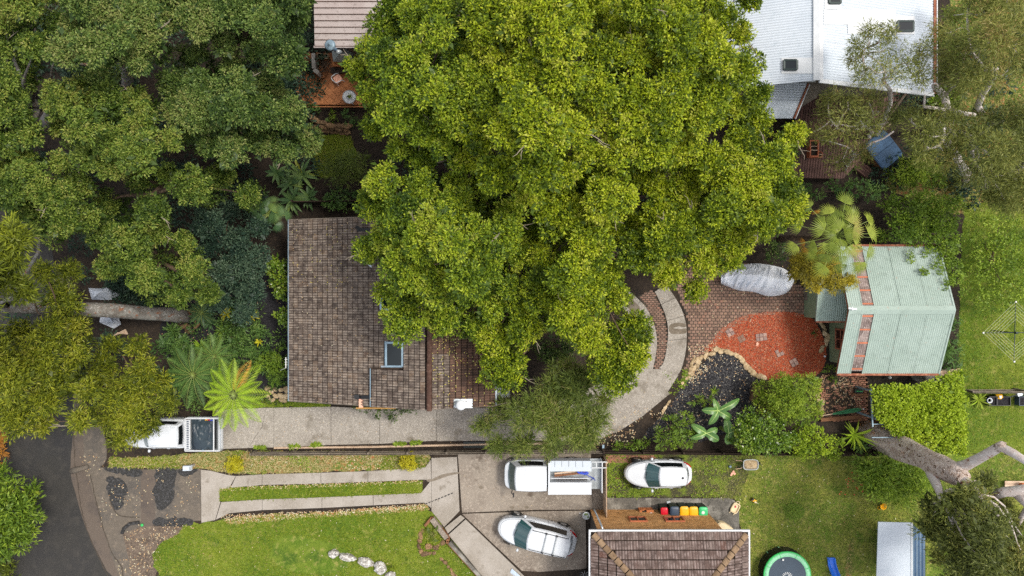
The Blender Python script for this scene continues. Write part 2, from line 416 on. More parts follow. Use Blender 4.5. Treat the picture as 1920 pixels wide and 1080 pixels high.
M['timber_dark'] = mottled('dark_timber', [rgb('352a22'), (3, 5, .45, .62, rgb('2a211b')), (16, 5, .55, .68, rgb('463a30'))], bump=.3, tint=[(0, (.8, .8, .8)), (1, (1.3, 1.3, 1.3))])
M['deck'] = mottled('deck_boards', [rgb('573f38'), (2, 5, .45, .62, rgb('49342e')), (16, 5, .55, .68, rgb('685048'))], rough=.7, bump=.2, tint=[(0, (.8, .8, .82)), (.5, (1, 1, 1)), (1, (1.25, 1.2, 1.2))])
M['pale_timber'] = mottled('pale_timber', [rgb('b09a84'), (3, 5, .45, .62, rgb('9a836d')), (16, 5, .55, .68, rgb('c4b29e'))], bump=.3, tint=[(0, (.75, .72, .7)), (.5, (1, 1, 1)), (1, (1.2, 1.2, 1.2))])
M['car_white'] = plain('white_car_paint', rgb('cbd0d5'), .25, coat=.6, var=.02)
M['black_plastic'] = plain('black_plastic', rgb('17181a'), .5)
M['dark_trim'] = plain('dark_trim', rgb('0c0d10'), .35)
M['tyre'] = plain('tyre', rgb('141414'), .85)
M['alloy'] = plain('alloy', rgb('a9adb2'), .3, .7)
M['lamp_clear'] = plain('headlamp', rgb('aeb8c2'), .1, .3)
M['lamp_red'] = plain('tail_lamp', rgb('a3121a'), .15)
M['red'] = plain('red_plastic', rgb('c9142c'), .35)
M['yellow'] = plain('yellow_plastic', rgb('eaaf10'), .4)
M['green'] = plain('green_plastic', rgb('2fa866'), .4)
M['navy'] = plain('navy_plastic', rgb('2b3a4c'), .45)
M['bin_body'] = plain('dark_green_bin', rgb('1d2b25'), .5)
M['blue'] = plain('blue_plastic', rgb('2a6fd6'), .3)
M['blue_strap'] = plain('blue_strap', rgb('1d3fae'), .6)
M['pad_green'] = plain('green_pad', rgb('86c79c'), .5, var=.08, scale=6)
M['pad_edge'] = plain('green_pad_edge', rgb('2fa552'), .5)
M['mat_navy'] = plain('trampoline_mat', rgb('2b3a48'), .6, var=.06)
M['net'] = plain('black_net', rgb('16180f'), .9)
M['white'] = plain('white', rgb('d4d4d2'), .5, var=.03)
M['spa_cover'] = mottled('spa_cover', [rgb('3f5874'), (1.2, 5, .45, .62, rgb('374c64')), (30, 3, .62, .7, rgb('5b7189'))], rough=.8, bump=.05)
M['black_tarp'] = mottled('black_tarp', [rgb('2f3a41'), (1.2, 5, .45, .62, rgb('27313a'))], rough=.38, bump=.1, bscale=8)
M['silver_tarp'] = mottled('silver_tarp', [rgb('e4e8ef'), (1.5, 5, .45, .6, rgb('d6dce5')), (8, 4, .6, .7, rgb('eef1f5'))], rough=.4, bump=.25, bscale=5, bdist=.06)
M['white_canvas'] = mottled('white_canvas', [rgb('c5cad2'), (1.5, 5, .45, .6, rgb('b2b9c4')), (7, 5, .6, .7, rgb('8e939b'))], rough=.6, bump=.2, bscale=6)
M['terracotta'] = plain('terracotta', rgb('b4632f'), .7, var=.1)
M['rope_line'] = plain('line_wire', rgb('c9cdb0'), .5)
M['post_dark'] = plain('dark_steel', rgb('23302f'), .5, .3)
M['canvas_green'] = plain('green_canvas', rgb('2e6b45'), .7, var=.15)
M['galv'] = plain('galvanised', rgb('9aa0a2'), .4, .5, var=.1)
M['rag_red'] = plain('rag_red', rgb('b0384a'), .8)
M['peach'] = plain('peach_plastic', rgb('e0a58c'), .6)
M['bark_grey'] = mottled('grey_bark', [rgb('77756f'), (2, 6, .45, .6, rgb('5f5a54')), (7, 5, .54, .66, rgb('93918d')), (4, 5, .58, .66, rgb('7a5540'))], bump=.6, bscale=12, bdist=.05)
M['bark_pale'] = mottled('pale_bark', [rgb('c2bab5'), (2, 6, .45, .6, rgb('aca09a')), (6, 5, .56, .66, rgb('d6d1ce')), (3, 5, .6, .66, rgb('7d5640'))], bump=.5, bscale=12, bdist=.05)
M['bark_brown'] = mottled('brown_bark', [rgb('5a4a3c'), (3, 6, .45, .6, rgb('463930')), (9, 5, .54, .66, rgb('75654f'))], bump=.6, bscale=12, bdist=.04)
M['bark_big'] = mottled('furrowed_bark', [rgb('b5a79d'), (1.2, 6, .44, .6, rgb('9a897d'), 1.5), (5, 6, .52, .64, rgb('c8bdb6'), 2.0), (3, 6, .55, .63, rgb('5a4334'), 2.5), (1.5, 5, .62, .7, rgb('b08a6e'))], bump=1, bscale=9, bdist=.1)
M['hollow'] = plain('hollow_heartwood', rgb('3a2416'), .95, var=.2)
LEAF_GAIN = 1.92
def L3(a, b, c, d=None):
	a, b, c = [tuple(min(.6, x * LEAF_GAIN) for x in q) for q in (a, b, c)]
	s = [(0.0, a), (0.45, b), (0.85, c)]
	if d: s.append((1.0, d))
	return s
M['leaf_lime'] = leaf_mat('leaf_lime', L3((.026, .048, .005), (.118, .162, .008), (.262, .298, .014), (.42, .44, .06)))
M['leaf_lime2'] = leaf_mat('leaf_lime_soft', L3((.022, .044, .006), (.098, .146, .010), (.222, .266, .016), (.36, .40, .06)))
M['leaf_deep'] = leaf_mat('leaf_deep', L3((.014, .030, .007), (.056, .094, .019), (.128, .170, .040), (.27, .29, .09)))
M['leaf_mid'] = leaf_mat('leaf_mid', L3((.018, .036, .006), (.072, .112, .016), (.152, .188, .032), (.30, .31, .07)))
M['leaf_olive'] = leaf_mat('leaf_olive', L3((.030, .042, .005), (.100, .122, .010), (.190, .202, .014), (.34, .33, .05)))
M['leaf_gum'] = leaf_mat('leaf_gum', L3((.036, .048, .012), (.092, .106, .022), (.158, .162, .038), (.32, .24, .08)))
M['leaf_blue'] = leaf_mat('leaf_blue', L3((.012, .026, .018), (.026, .050, .030), (.055, .085, .050)))
M['leaf_fern'] = leaf_mat('leaf_fern', L3((.09, .15, .012), (.16, .25, .015), (.24, .33, .03), (.30, .38, .05)), trans=.35)
M['leaf_fern_dark'] = leaf_mat('leaf_fern_dark', L3((.030, .065, .016), (.055, .105, .024), (.10, .16, .035), (.13, .19, .05)), trans=.3)
M['frond_brown'] = leaf_mat('frond_brown', L3((.16, .07, .015), (.30, .14, .02), (.40, .22, .05)))
M['leaf_palm'] = leaf_mat('leaf_palm', L3((.050, .075, .010), (.110, .145, .018), (.195, .225, .036), (.34, .31, .08)), rough=.4)
M['leaf_palm_dark'] = leaf_mat('leaf_palm_dark', L3((.022, .05, .02), (.045, .085, .03), (.10, .15, .04), (.28, .3, .03)), rough=.4)
M['leaf_gloss'] = leaf_mat('leaf_gloss', L3((.030, .062, .008), (.070, .125, .012), (.135, .200, .020), (.26, .30, .03)), rough=.28, spec=.6)
M['leaf_hedge'] = leaf_mat('leaf_hedge', L3((.070, .115, .008), (.155, .215, .012), (.245, .310, .020), (.33, .38, .04)))
M['leaf_bush'] = leaf_mat('leaf_bush', L3((.050, .090, .010), (.110, .165, .016), (.185, .245, .024), (.28, .32, .04)))
M['leaf_oak'] = leaf_mat('leaf_sheoak', L3((.040, .058, .012), (.092, .122, .022), (.155, .180, .036), (.30, .26, .11)))
M['leaf_yellow'] = leaf_mat('leaf_yellow', L3((.14, .13, .008), (.29, .26, .012), (.44, .38, .02)))
M['leaf_wattle'] = leaf_mat('leaf_wattle', L3((.07, .065, .008), (.17, .145, .012), (.28, .23, .02)))
M['leaf_banana'] = leaf_mat('leaf_banana', L3((.03, .075, .02), (.06, .13, .03), (.12, .20, .05), (.3, .36, .14)), rough=.35, spec=.5)
M['leaf_litter'] = leaf_mat('leaf_litter', L3((.20, .11, .05), (.38, .22, .12), (.50, .36, .22), (.62, .52, .40)), trans=.1)
M['leaf_gold'] = leaf_mat('leaf_gold', L3((.25, .13, .03), (.45, .26, .05), (.6, .42, .1)), trans=.1)
M['grass_blade'] = leaf_mat('grass_blade', L3((.045, .062, .010), (.095, .112, .020), (.165, .160, .045), (.36, .32, .16)), rough=.7, trans=.2)
M['grass_lush'] = leaf_mat('grass_lush', L3((.032, .058, .003), (.080, .115, .005), (.140, .165, .012), (.34, .30, .10)), rough=.7, trans=.2)
M['grass_dry'] = leaf_mat('grass_dry', L3((.08, .09, .02), (.2, .17, .07), (.34, .27, .14), (.3, .12, .05)), rough=.8, trans=.15)
M['twig_grey'] = plain('grey_twig', rgb('8a7f70'), .9)
# ------------------------------------------------------------------ foliage engine (numpy)
def unit(a):
	return a / np.maximum(1e-9, np.linalg.norm(a, axis=1, keepdims=True))
def leaves_object(name, pos, dirv, nrm, L, Wd, tint, mat, parent=None, fold=0.25, bend=0.12):
	"""One mesh of folded four-point leaves."""
	n = len(pos)
	if n == 0: return None
	L = np.broadcast_to(np.asarray(L, dtype=float), (n,))[:, None]
	Wd = np.broadcast_to(np.asarray(Wd, dtype=float), (n,))[:, None]
	d = unit(dirv)
	side = unit(np.cross(d, nrm) + 1e-6)
	nn = np.cross(side, d)
	v = np.empty((n, 4, 3))
	v[:, 0] = pos
	mid = pos + d * L * 0.48
	v[:, 1] = mid + side * Wd * .5 + nn * Wd * fold
	v[:, 2] = pos + d * L - nn * L * bend
	v[:, 3] = mid - side * Wd * .5 + nn * Wd * fold
	if parent is not None:
		l = root_loc(parent)
		v -= np.array([l.x, l.y, l.z])
	me = bpy.data.meshes.new(name)
	me.vertices.add(4 * n)
	me.vertices.foreach_set('co', v.reshape(-1).astype(np.float32))
	me.loops.add(4 * n)
	me.loops.foreach_set('vertex_index', np.arange(4 * n, dtype=np.int32))
	me.polygons.add(n)
	me.polygons.foreach_set('loop_start', np.arange(0, 4 * n, 4, dtype=np.int32))
	at = me.attributes.new('tint', 'FLOAT', 'FACE')
	at.data.foreach_set('value', np.clip(tint, 0, 1).astype(np.float32))
	me.materials.append(mat)
	me.update(calc_edges=True)
	return link(name, me, parent)
LEAF_COUNT = [0]
def lobe_leaves(lobes, dens=13, per=14, tuft=0.26, L=.15, Wd=.065, down=-.25, droop=0.1, updir=.65, inner=True, tintv=.2, rough_s=.22, lay=.5):
	"""lobes: (x, y, z, r, rz, tint). Tufts spread over each lobe's upper shell, leaves fanned round every tuft."""
	P, D, N, T, LL, WW = [], [], [], [], [], []
	for (x, y, z, r, rz, tn) in lobes:
		k = max(6, int(dens * 2 * math.pi * r * (r * .5 + rz * .5) * (1 - down * .6)))
		d = unit(rng.normal(size=(k * 3, 3)))
		d = d[d[:, 2] > down][:k]
		k = len(d)
		ph = rng.uniform(0, 50, 3)
		wob = 1 + rough_s * np.sin(d[:, 0] * 5 + ph[0]) * np.sin(d[:, 1] * 5 + ph[1]) + .5 * rough_s * np.sin(d[:, 2] * 9 + d[:, 0] * 8 + ph[2])
		f = (1 - .22 * rng.random(k) ** 1.5) * wob
		tc = np.array([x, y, z]) + d * np.array([r, r, rz]) * f[:, None]
		tt = tn + rng.normal(0, tintv * .75, k)
		kk = rng.integers(max(3, int(per * .6)), int(per * 1.4) + 1, k)
		idx = np.repeat(np.arange(k), kk)
		m = len(idx)
		off = unit(rng.normal(size=(m, 3))) * (tuft * rng.random(m) ** .5)[:, None]
		p = tc[idx] + off * np.array([1, 1, .7])
		rad = unit(off + 1e-6)
		dirv = unit(rad * .8 + d[idx] * .55 + rng.normal(0, .35, (m, 3)) - np.array([0, 0, droop]))
		nr = unit(d[idx] * (1 - updir) + np.array([0, 0, updir]) + rng.normal(0, lay, (m, 3)))
		P.append(p); D.append(dirv); N.append(nr)
		T.append(tt[idx] + rng.normal(0, tintv * .5, m))
		LL.append(L * rng.uniform(.7, 1.25, m)); WW.append(Wd * rng.uniform(.75, 1.25, m))
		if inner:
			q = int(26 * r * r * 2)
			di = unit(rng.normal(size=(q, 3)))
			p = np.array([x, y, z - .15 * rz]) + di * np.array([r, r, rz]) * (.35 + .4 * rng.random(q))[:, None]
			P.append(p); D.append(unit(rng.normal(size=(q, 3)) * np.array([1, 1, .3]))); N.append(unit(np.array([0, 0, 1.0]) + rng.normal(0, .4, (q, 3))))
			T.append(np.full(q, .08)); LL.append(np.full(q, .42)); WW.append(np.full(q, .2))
	P, D, N, T, LL, WW = map(np.concatenate, (P, D, N, T, LL, WW))
	LEAF_COUNT[0] += len(P)
	return P, D, N, LL, WW, T
def inside(p, poly):
	x, y = p
	c = False
	j = len(poly) - 1
	for i in range(len(poly)):
		xi, yi = poly[i]; xj, yj = poly[j]
		if (yi > y) != (yj > y) and x < (xj - xi) * (y - yi) / (yj - yi) + xi: c = not c
		j = i
	return c
def edge_dist(p, poly):
	best = 1e9
	x, y = p
	for i in range(len(poly)):
		x0, y0 = poly[i - 1]; x1, y1 = poly[i]
		dx, dy = x1 - x0, y1 - y0
		t = max(0, min(1, ((x - x0) * dx + (y - y0) * dy) / max(1e-9, dx * dx + dy * dy)))
		best = min(best, math.hypot(x - x0 - t * dx, y - y0 - t * dy))
	return best
def fill_lobes(poly, rpx, spacing, ztop, zedge, reach=120, flat=.75, jit=.25, extra=(), tint=.45, tvar=.12, zj=.8):
	"""Clumps spread through a crown whose outline is the given polygon; crown rises from zedge at its rim to ztop."""
	xs = [p[0] for p in poly]; ys = [p[1] for p in poly]
	pts = [(e[0], e[1]) for e in extra]
	lob = []
	for e in extra:
		px, py, rp, z = e[:4]
		k = (CAM_H - z) / CAM_H / 30
		c = W(px, py, z)
		lob.append((c.x, c.y, z, rp * k, rp * k * flat, tint + random.gauss(0, tvar)))
	tries = 0
	while tries < 2500:
		tries += 1
		p = (random.uniform(min(xs), max(xs)), random.uniform(min(ys), max(ys)))
		if not inside(p, poly): continue
		rp = rpx * random.uniform(1 - jit, 1 + jit)
		e = edge_dist(p, poly)
		if e < rp * .4: continue
		if e < rp: rp = max(e, rpx * .55)
		if any(math.hypot(p[0] - q[0], p[1] - q[1]) < spacing for q in pts): continue
		pts.append(p)
		t = min(1, e / reach)
		z = zedge + (ztop - zedge) * math.sin(t * math.pi / 2) + random.uniform(-zj, zj)
		k = (CAM_H - z) / CAM_H / 30
		c = W(p[0], p[1], z)
		lob.append((c.x, c.y, z, rp * k, rp * k * flat, tint + random.gauss(0, tvar)))
	return lob
def bend_path(a, b, n=5, amp=.3, sag=0.0):
	a, b = Vector(a), Vector(b)
	L = (b - a).length
	o1 = Vector((random.uniform(-1, 1), random.uniform(-1, 1), random.uniform(-.3, .3))) * amp * L * .2
	o2 = Vector((random.uniform(-1, 1), random.uniform(-1, 1), random.uniform(-.3, .3))) * amp * L * .12
	out = []
	for i in range(n + 1):
		t = i / n
		out.append(a.lerp(b, t) + o1 * math.sin(math.pi * t) + o2 * math.sin(2 * math.pi * t) + Vector((0, 0, sag * L * math.sin(math.pi * t))))
	return out
def tree(name, label, base, top, r0, lobes, leaf, bark, group=None, cat='tree', limbs=9, twigs=True, crown_kw={}, crown='crown', lean=.3, limb_r=.35):
	"""base: foot of the trunk, top: where it forks; limbs run on from it to the clumps."""
	t = thing(name, label, cat, base, 0, group)
	path = bend_path(base, top, 6, lean)
	mb = MB()
	rr = [r0 * (1.25 if i == 0 else 1) * (1 - .45 * i / 6) for i in range(7)]
	mb.tube(path, rr, 9, wob=.25)
	mb.build('trunk', M[bark], t, smooth=True)
	order = list(lobes)
	random.shuffle(order)
	order.sort(key=lambda l: -l[3])
	tips = []
	for i, l in enumerate(order[:limbs]):
		s = path[random.choice((3, 4, 5, 6, 6))]
		e = Vector((l[0], l[1], l[2] - l[4] * .2))
		pth = bend_path(s, e, 6, .5, .06)
		r = r0 * limb_r * random.uniform(.7, 1.1)
		m2 = MB().tube(pth, [max(.02, r * (1 - .8 * k / 6)) for k in range(7)], 6)
		m2.build('limb', M[bark], t, smooth=True)
		tips += pth[3:]
	if twigs and len(order) > limbs:
		m3 = MB()
		for l in order[limbs:]:
			e = Vector((l[0], l[1], l[2]))
			s = min(tips or path, key=lambda q: (q - e).length)
			m3.tube(bend_path(s, e, 4, .6), [r0 * .16, r0 * .13, r0 * .1, r0 * .07, .015], 5)
		m3.build('small_branches', M[bark], t, smooth=True, kind='stuff')
	P, D, N, LL, WW, T = lobe_leaves(lobes, **crown_kw)
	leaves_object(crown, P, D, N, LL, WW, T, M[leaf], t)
	return t
def bush(name, label, poly_or_lobes, leaf, z=0.8, rpx=16, spacing=16, cat='shrub', group=None, ztop=None, kw=None, stem=True, reach=30, tint=.45, flat=.8, bark='bark_brown'):
	if isinstance(poly_or_lobes[0], tuple) and len(poly_or_lobes[0]) == 2:
		lob = fill_lobes(poly_or_lobes, rpx, spacing, ztop or z * 1.3, z * .6, reach=reach, zj=.12, tint=tint, flat=flat)
	else:
		lob = [(W(p[0], p[1], p[3]).x, W(p[0], p[1], p[3]).y, p[3], p[2] / 30 * (1 - p[3] / CAM_H), p[2] / 30 * flat, tint) for p in poly_or_lobes]
	cx = sum(l[0] for l in lob) / len(lob); cy = sum(l[1] for l in lob) / len(lob)
	t = thing(name, label, cat, (cx, cy, 0), 0, group)
	if stem:
		mb = MB()
		for l in random.sample(lob, min(7, len(lob))):
			mb.tube(bend_path((cx + random.uniform(-.1, .1), cy + random.uniform(-.1, .1), -.02), (l[0], l[1], l[2]), 4, .4), [.05, .04, .03, .02, .012], 5)
		mb.build('stems', M[bark], t, kind='stuff')
	k = dict(dens=16, per=12, tuft=.2, L=.12, Wd=.06)
	if kw: k.update(kw)
	P, D, N, LL, WW, T = lobe_leaves(lob, **k)
	P[:, 2] = np.maximum(P[:, 2], .02)
	leaves_object('foliage', P, D, N, LL, WW, T, M[leaf], t)
	return t
def frond_leaves(c, az, length, rise, drop, npin, plen, pw, taper=1.0, start=.12, sweep=.35, droop=.25, steps=None):
	"""Feather frond: arched rachis with a row of pinnae each side. Returns rachis path and leaf arrays."""
	c = Vector(c)
	h = Vector((math.cos(az), math.sin(az), 0))
	side = Vector((-math.sin(az), math.cos(az), 0))
	pts = []
	for i in range(13):
		t = i / 12
		pts.append(c + h * (length * (t - .08 * t * t)) + Vector((0, 0, rise * math.sin(min(1, t * 1.5) * math.pi / 2) - drop * t * t)))
	P, D, N, LL, WW = [], [], [], [], []
	for k in range(npin):
		t = start + (1 - start) * (k + .5) / npin
		i = min(11, int(t * 12)); f = t * 12 - i
		p = pts[i].lerp(pts[i + 1], f)
		tan = (pts[i + 1] - pts[i]).normalized()
		env = math.sin(math.pi * min(1, .18 + .82 * t) ** taper) ** .6 if t > .3 else .5 + .5 * t / .3
		env = max(.15, (1 - ((t - .4) / .62) ** 2) if t > .4 else (.55 + .45 * t / .4))
		for sg in (-1, 1):
			d = (side * sg + tan * sweep + Vector((0, 0, -droop))).normalized()
			P.append(p); D.append(d); N.append(tan.cross(side).normalized() if False else Vector((0, 0, 1)) + side * sg * .3)
			LL.append(plen * env); WW.append(pw)
	return pts, P, D, N, LL, WW
# ------------------------------------------------------------------ ground
def rough(poly, step=9, amp=2.0):
	out = []
	n = len(poly)
	for i in range(n):
		a, b = poly[i], poly[(i + 1) % n]
		L = math.hypot(b[0] - a[0], b[1] - a[1])
		k = max(1, int(L / step))
		for j in range(k):
			t = j / k
			x, y = a[0] + (b[0] - a[0]) * t, a[1] + (b[1] - a[1]) * t
			q = 0 if j == 0 else 1
			nx, ny = -(b[1] - a[1]) / max(L, 1e-6), (b[0] - a[0]) / max(L, 1e-6)
			o = amp * q * mnoise.noise(Vector((x * .06, y * .06, 3.3))) * 1.6 + amp * q * .6 * mnoise.noise(Vector((x * .2, y * .2, 9.1)))
			out.append((x + nx * o, y + ny * o))
	return out
def smooth_poly(pts, k=6, closed=True):
	"""Catmull-Rom through the points."""
	out = []
	n = len(pts)
	rngi = range(n) if closed else range(n - 1)
	for i in rngi:
		if closed:
			p0, p1, p2, p3 = pts[i - 1], pts[i], pts[(i + 1) % n], pts[(i + 2) % n]
		else:
			p0, p1, p2, p3 = pts[max(0, i - 1)], pts[i], pts[i + 1], pts[min(n - 1, i + 2)]
		for j in range(k):
			t = j / k
			out.append(tuple(.5 * (2 * p1[a] + (p2[a] - p0[a]) * t + (2 * p0[a] - 5 * p1[a] + 4 * p2[a] - p3[a]) * t * t + (3 * p1[a] - p0[a] - 3 * p2[a] + p3[a]) * t ** 3) for a in (0, 1)))
	if not closed: out.append(pts[-1])
	return out
def sheet(name, poly, z, mat, amp=2.0, step=9, kind='structure', parent=None, lift=None):
	p = rough(poly, step, amp) if amp else poly
	v = [W(x, y, 0) for x, y in p]
	mb = MB()
	ar = sum(v[i - 1].x * v[i].y - v[i].x * v[i - 1].y for i in range(len(v)))
	if ar < 0: v.reverse()
	mb.add([(q.x, q.y, z) for q in v], [tuple(range(len(v)))])
	return mb.build(name, mat, parent, kind=kind)
def scatter(poly, n):
	xs = np.array([p[0] for p in poly], float); ys = np.array([p[1] for p in poly], float)
	out = np.zeros((0, 2))
	while len(out) < n:
		q = np.stack([rng.uniform(xs.min(), xs.max(), n * 2), rng.uniform(ys.min(), ys.max(), n * 2)], 1)
		c = np.zeros(len(q), bool)
		j = len(poly) - 1
		for i in range(len(poly)):
			hit = ((ys[i] > q[:, 1]) != (ys[j] > q[:, 1]))
			with np.errstate(divide='ignore', invalid='ignore'):
				xx = (xs[j] - xs[i]) * (q[:, 1] - ys[i]) / (ys[j] - ys[i]) + xs[i]
			c ^= hit & (q[:, 0] < xx)
			j = i
		out = np.concatenate([out, q[c]])
		if not c.any(): break
	out = out[:n]
	return np.stack([(out[:, 0] - 960) / 30, (540 - out[:, 1]) / 30], 1)
def clump_keep(p, scale, lo, seed):
	"""Thin a scatter by a smooth random field."""
	f = np.zeros(len(p))
	r = np.random.default_rng(seed)
	for k in range(5):
		a = r.uniform(0, 6.28); w = scale * (1.6 ** k) * .5
		f += np.sin(p[:, 0] * w * math.cos(a) + p[:, 1] * w * math.sin(a) + r.uniform(0, 6)) / (1.3 ** k)
	return p[f > lo]
def litter(name, poly, n, mat, L=.09, Wd=.035, z=.03, kind='stuff', clump=None, stand=.15, tint=(.5, .3), hz=None):
	p = scatter(poly, n)
	if clump: p = clump_keep(p, *clump)
	m = len(p)
	pos = np.concatenate([p, np.full((m, 1), z)], 1)
	if hz is not None: pos[:, 2] = hz(p)
	a = rng.uniform(0, 6.28, m)
	d = np.stack([np.cos(a), np.sin(a), rng.uniform(0, stand, m)], 1)
	nr = np.array([0, 0, 1.0]) + rng.normal(0, .15, (m, 3))
	o = leaves_object(name, pos, d, nr, L * rng.uniform(.6, 1.3, m), Wd * rng.uniform(.6, 1.3, m), rng.normal(tint[0], tint[1], m), mat, None, fold=.1, bend=.05)
	if kind: o['kind'] = kind
	return o
def grass(name, poly, n, mat, L=.11, Wd=.022, clump=None, z=.01, tint=(.5, .25)):
	p = scatter(poly, n)
	if clump: p = clump_keep(p, *clump)
	m = len(p)
	pos = np.concatenate([p, np.full((m, 1), z)], 1)
	a = rng.uniform(0, 6.28, m)
	d = np.stack([np.cos(a), np.sin(a), rng.uniform(.25, 1.2, m)], 1)
	f = .5 + .5 * np.sin(p[:, 0] * 1.1 + 1.3 * np.sin(p[:, 1] * .7)) * np.sin(p[:, 1] * 1.4 + p[:, 0] * .5)
	o = leaves_object(name, pos, d, np.tile([0, 0, 1.0], (m, 1)) + rng.normal(0, .3, (m, 3)), L * rng.uniform(.5, 1.4, m), Wd, rng.normal(tint[0], tint[1], m) + .25 * (f - .5), mat, None, fold=.2, bend=.3)
	o['kind'] = 'stuff'
	return o
MB().box(-400, 400, -400, 400, -2.0, 0).build('ground', M['soil'], kind='structure')
ROAD = [(-60, 330), (60, 330), (120, 560), (146, 790), (140, 850), (143, 893), (152, 940), (172, 1000), (190, 1040), (212, 1082), (240, 1130), (-200, 1130), (15, 1060), (12, 960), (5, 860), (-30, 700), (-90, 520)]
sheet('road', smooth_poly([(-60, 330), (60, 330), (110, 540), (132, 680), (138, 790), (132, 880), (142, 925), (156, 975), (172, 1015), (200, 1070), (235, 1150), (-300, 1150), (-250, 900), (-200, 600)], 4), .012, M['asphalt'], .6)
sheet('gutter', smooth_poly([(100, 540), (140, 540), (152, 680), (155, 800), (160, 870), (176, 930), (196, 1000), (215, 1060), (245, 1150), (190, 1150), (160, 1040), (130, 900), (118, 700)], 4), .008, M['gutter_seal'], 1.0)
sheet('road_shoulder', smooth_poly([(150, 790), (190, 800), (200, 860), (180, 890), (200, 960), (232, 1010), (250, 1150), (180, 1150), (190, 1000), (160, 900)], 4), .004, M['old_asphalt'], 3)
sheet('asphalt_patch', [(172, 876), (264, 880), (292, 879), (376, 879), (378, 976), (262, 987), (232, 1000), (205, 985), (185, 930)], .010, M['old_asphalt'], 1.5)
sheet('concrete_apron', [(264, 881), (291, 881), (291, 985), (265, 988)], .016, M['gutter_seal'], .6)
for nm, pl in (('asphalt_patch', [(291, 880), (330, 879), (328, 905), (326, 935), (310, 953), (299, 956), (293, 945)]), ('asphalt_patch', [(335, 880), (372, 880), (350, 893), (338, 890)]),
			   ('asphalt_patch', [(200, 895), (228, 898), (240, 920), (230, 950), (214, 955), (205, 930)]), ('asphalt_patch', [(293, 972), (355, 972), (362, 982), (350, 986), (293, 986)]),
			   ('asphalt_patch', [(195, 878), (262, 880), (262, 893), (230, 892)])):
	sheet(nm, smooth_poly(pl, 4), .020, M['rubble'], 6, 4)
kb = MB()
kb.tube([W(*p, .02) for p in ((229, 1000), (233, 990), (243, 982), (262, 979))], .11, 7)
kb.build('kerb', M['rubble'], kind='structure', smooth=True)
k2 = MB(); k2.tube([W(*p, .03) for p in ((133, 884), (142, 881), (150, 879), (166, 874))], [.16, .2, .17, .12], 8); k2.build('kerb', M['old_asphalt'], kind='structure', smooth=True)
for pts in ([(137, 795), (139, 830), (141, 870), (146, 905), (150, 940), (158, 975), (170, 1010), (186, 1045), (205, 1085)],
			[(170, 890), (178, 930), (186, 960), (197, 1000), (212, 1040), (228, 1062), (231, 1085)],
			[(205, 935), (222, 965), (262, 970)]):
	q = smooth_poly(pts, 6, False)
	mb = MB()
	for i in range(len(q) - 1):
		a, b = W(q[i][0] + random.uniform(-1, 1), *q[i][1:]), W(*q[i + 1])
		d = (b - a).normalized(); s = Vector((-d.y, d.x, 0)) * random.uniform(.012, .035)
		mb.quad((a.x - s.x, a.y - s.y, .022), (b.x - s.x, b.y - s.y, .022), (b.x + s.x, b.y + s.y, .022), (a.x + s.x, a.y + s.y, .022))
	mb.build('crack', M['joint'], kind='structure')
LAWN = [(285, 1040), (305, 1015), (335, 1000), (345, 985), (420, 975), (520, 967), (640, 962), (740, 956), (800, 955), (812, 962), (900, 1085), (900, 1150), (330, 1150), (300, 1080)]
sheet('front_lawn', LAWN, .006, M['lush_lawn'], 5)
VERGE = [(205, 858), (300, 856), (420, 846), (800, 846), (808, 858), (795, 878), (700, 882), (560, 886), (430, 888), (395, 880), (372, 878), (205, 876)]
sheet('verge', VERGE, .006, M['dry_verge'], 3)
sheet('garden_bed', [(232, 985), (375, 985), (330, 1005), (300, 1022), (290, 1040), (300, 1150), (252, 1150), (228, 1030)], .003, M['gravel_soil'], 4)
sheet('leaf_bed', [(412, 975), (470, 966), (600, 961), (800, 945), (806, 955), (640, 968), (520, 974), (430, 984)], .009, M['dry_verge'], 3)
STRIP = [(412, 914), (600, 908), (792, 901), (792, 925), (600, 933), (412, 940)]
sheet('grass_strip', STRIP, .007, M['lush_lawn'], 1.5)
BACK = [(1305, 848), (1640, 850), (2050, 850), (2050, 1150), (1400, 1150), (1388, 1000), (1386, 960), (1378, 935), (1300, 930), (1298, 915)]
sheet('back_lawn', BACK, .006, M['lawn'], 3)
SIDE = [(1806, 380), (2050, 380), (2050, 852), (1790, 852)]
sheet('side_lawn', SIDE, .005, M['lush_lawn'], 3)
sheet('rough_grass', smooth_poly([(1790, -60), (2050, -60), (2050, 382), (1800, 400), (1700, 370), (1660, 340), (1760, 260), (1800, 120)], 4), .004, M['dry_verge'], 5)
grass('rough_tussocks', [(1790, -60), (2000, -60), (2000, 382), (1800, 400), (1700, 370), (1800, 120)], 9000, M['grass_blade'], .2, .04, (.6, -1, 44))
sheet('weedy_yard', [(1134, 848), (1420, 848), (1400, 900), (1385, 935), (1330, 932), (1134, 932)], .010, M['weedy'], 3)
sheet('wheel_track', [(1595, 1010), (1602, 1006), (1602, 1035), (1597, 1060), (1598, 1100), (1582, 1100), (1586, 1050)], .012, M['dry_verge'], 3, 5)
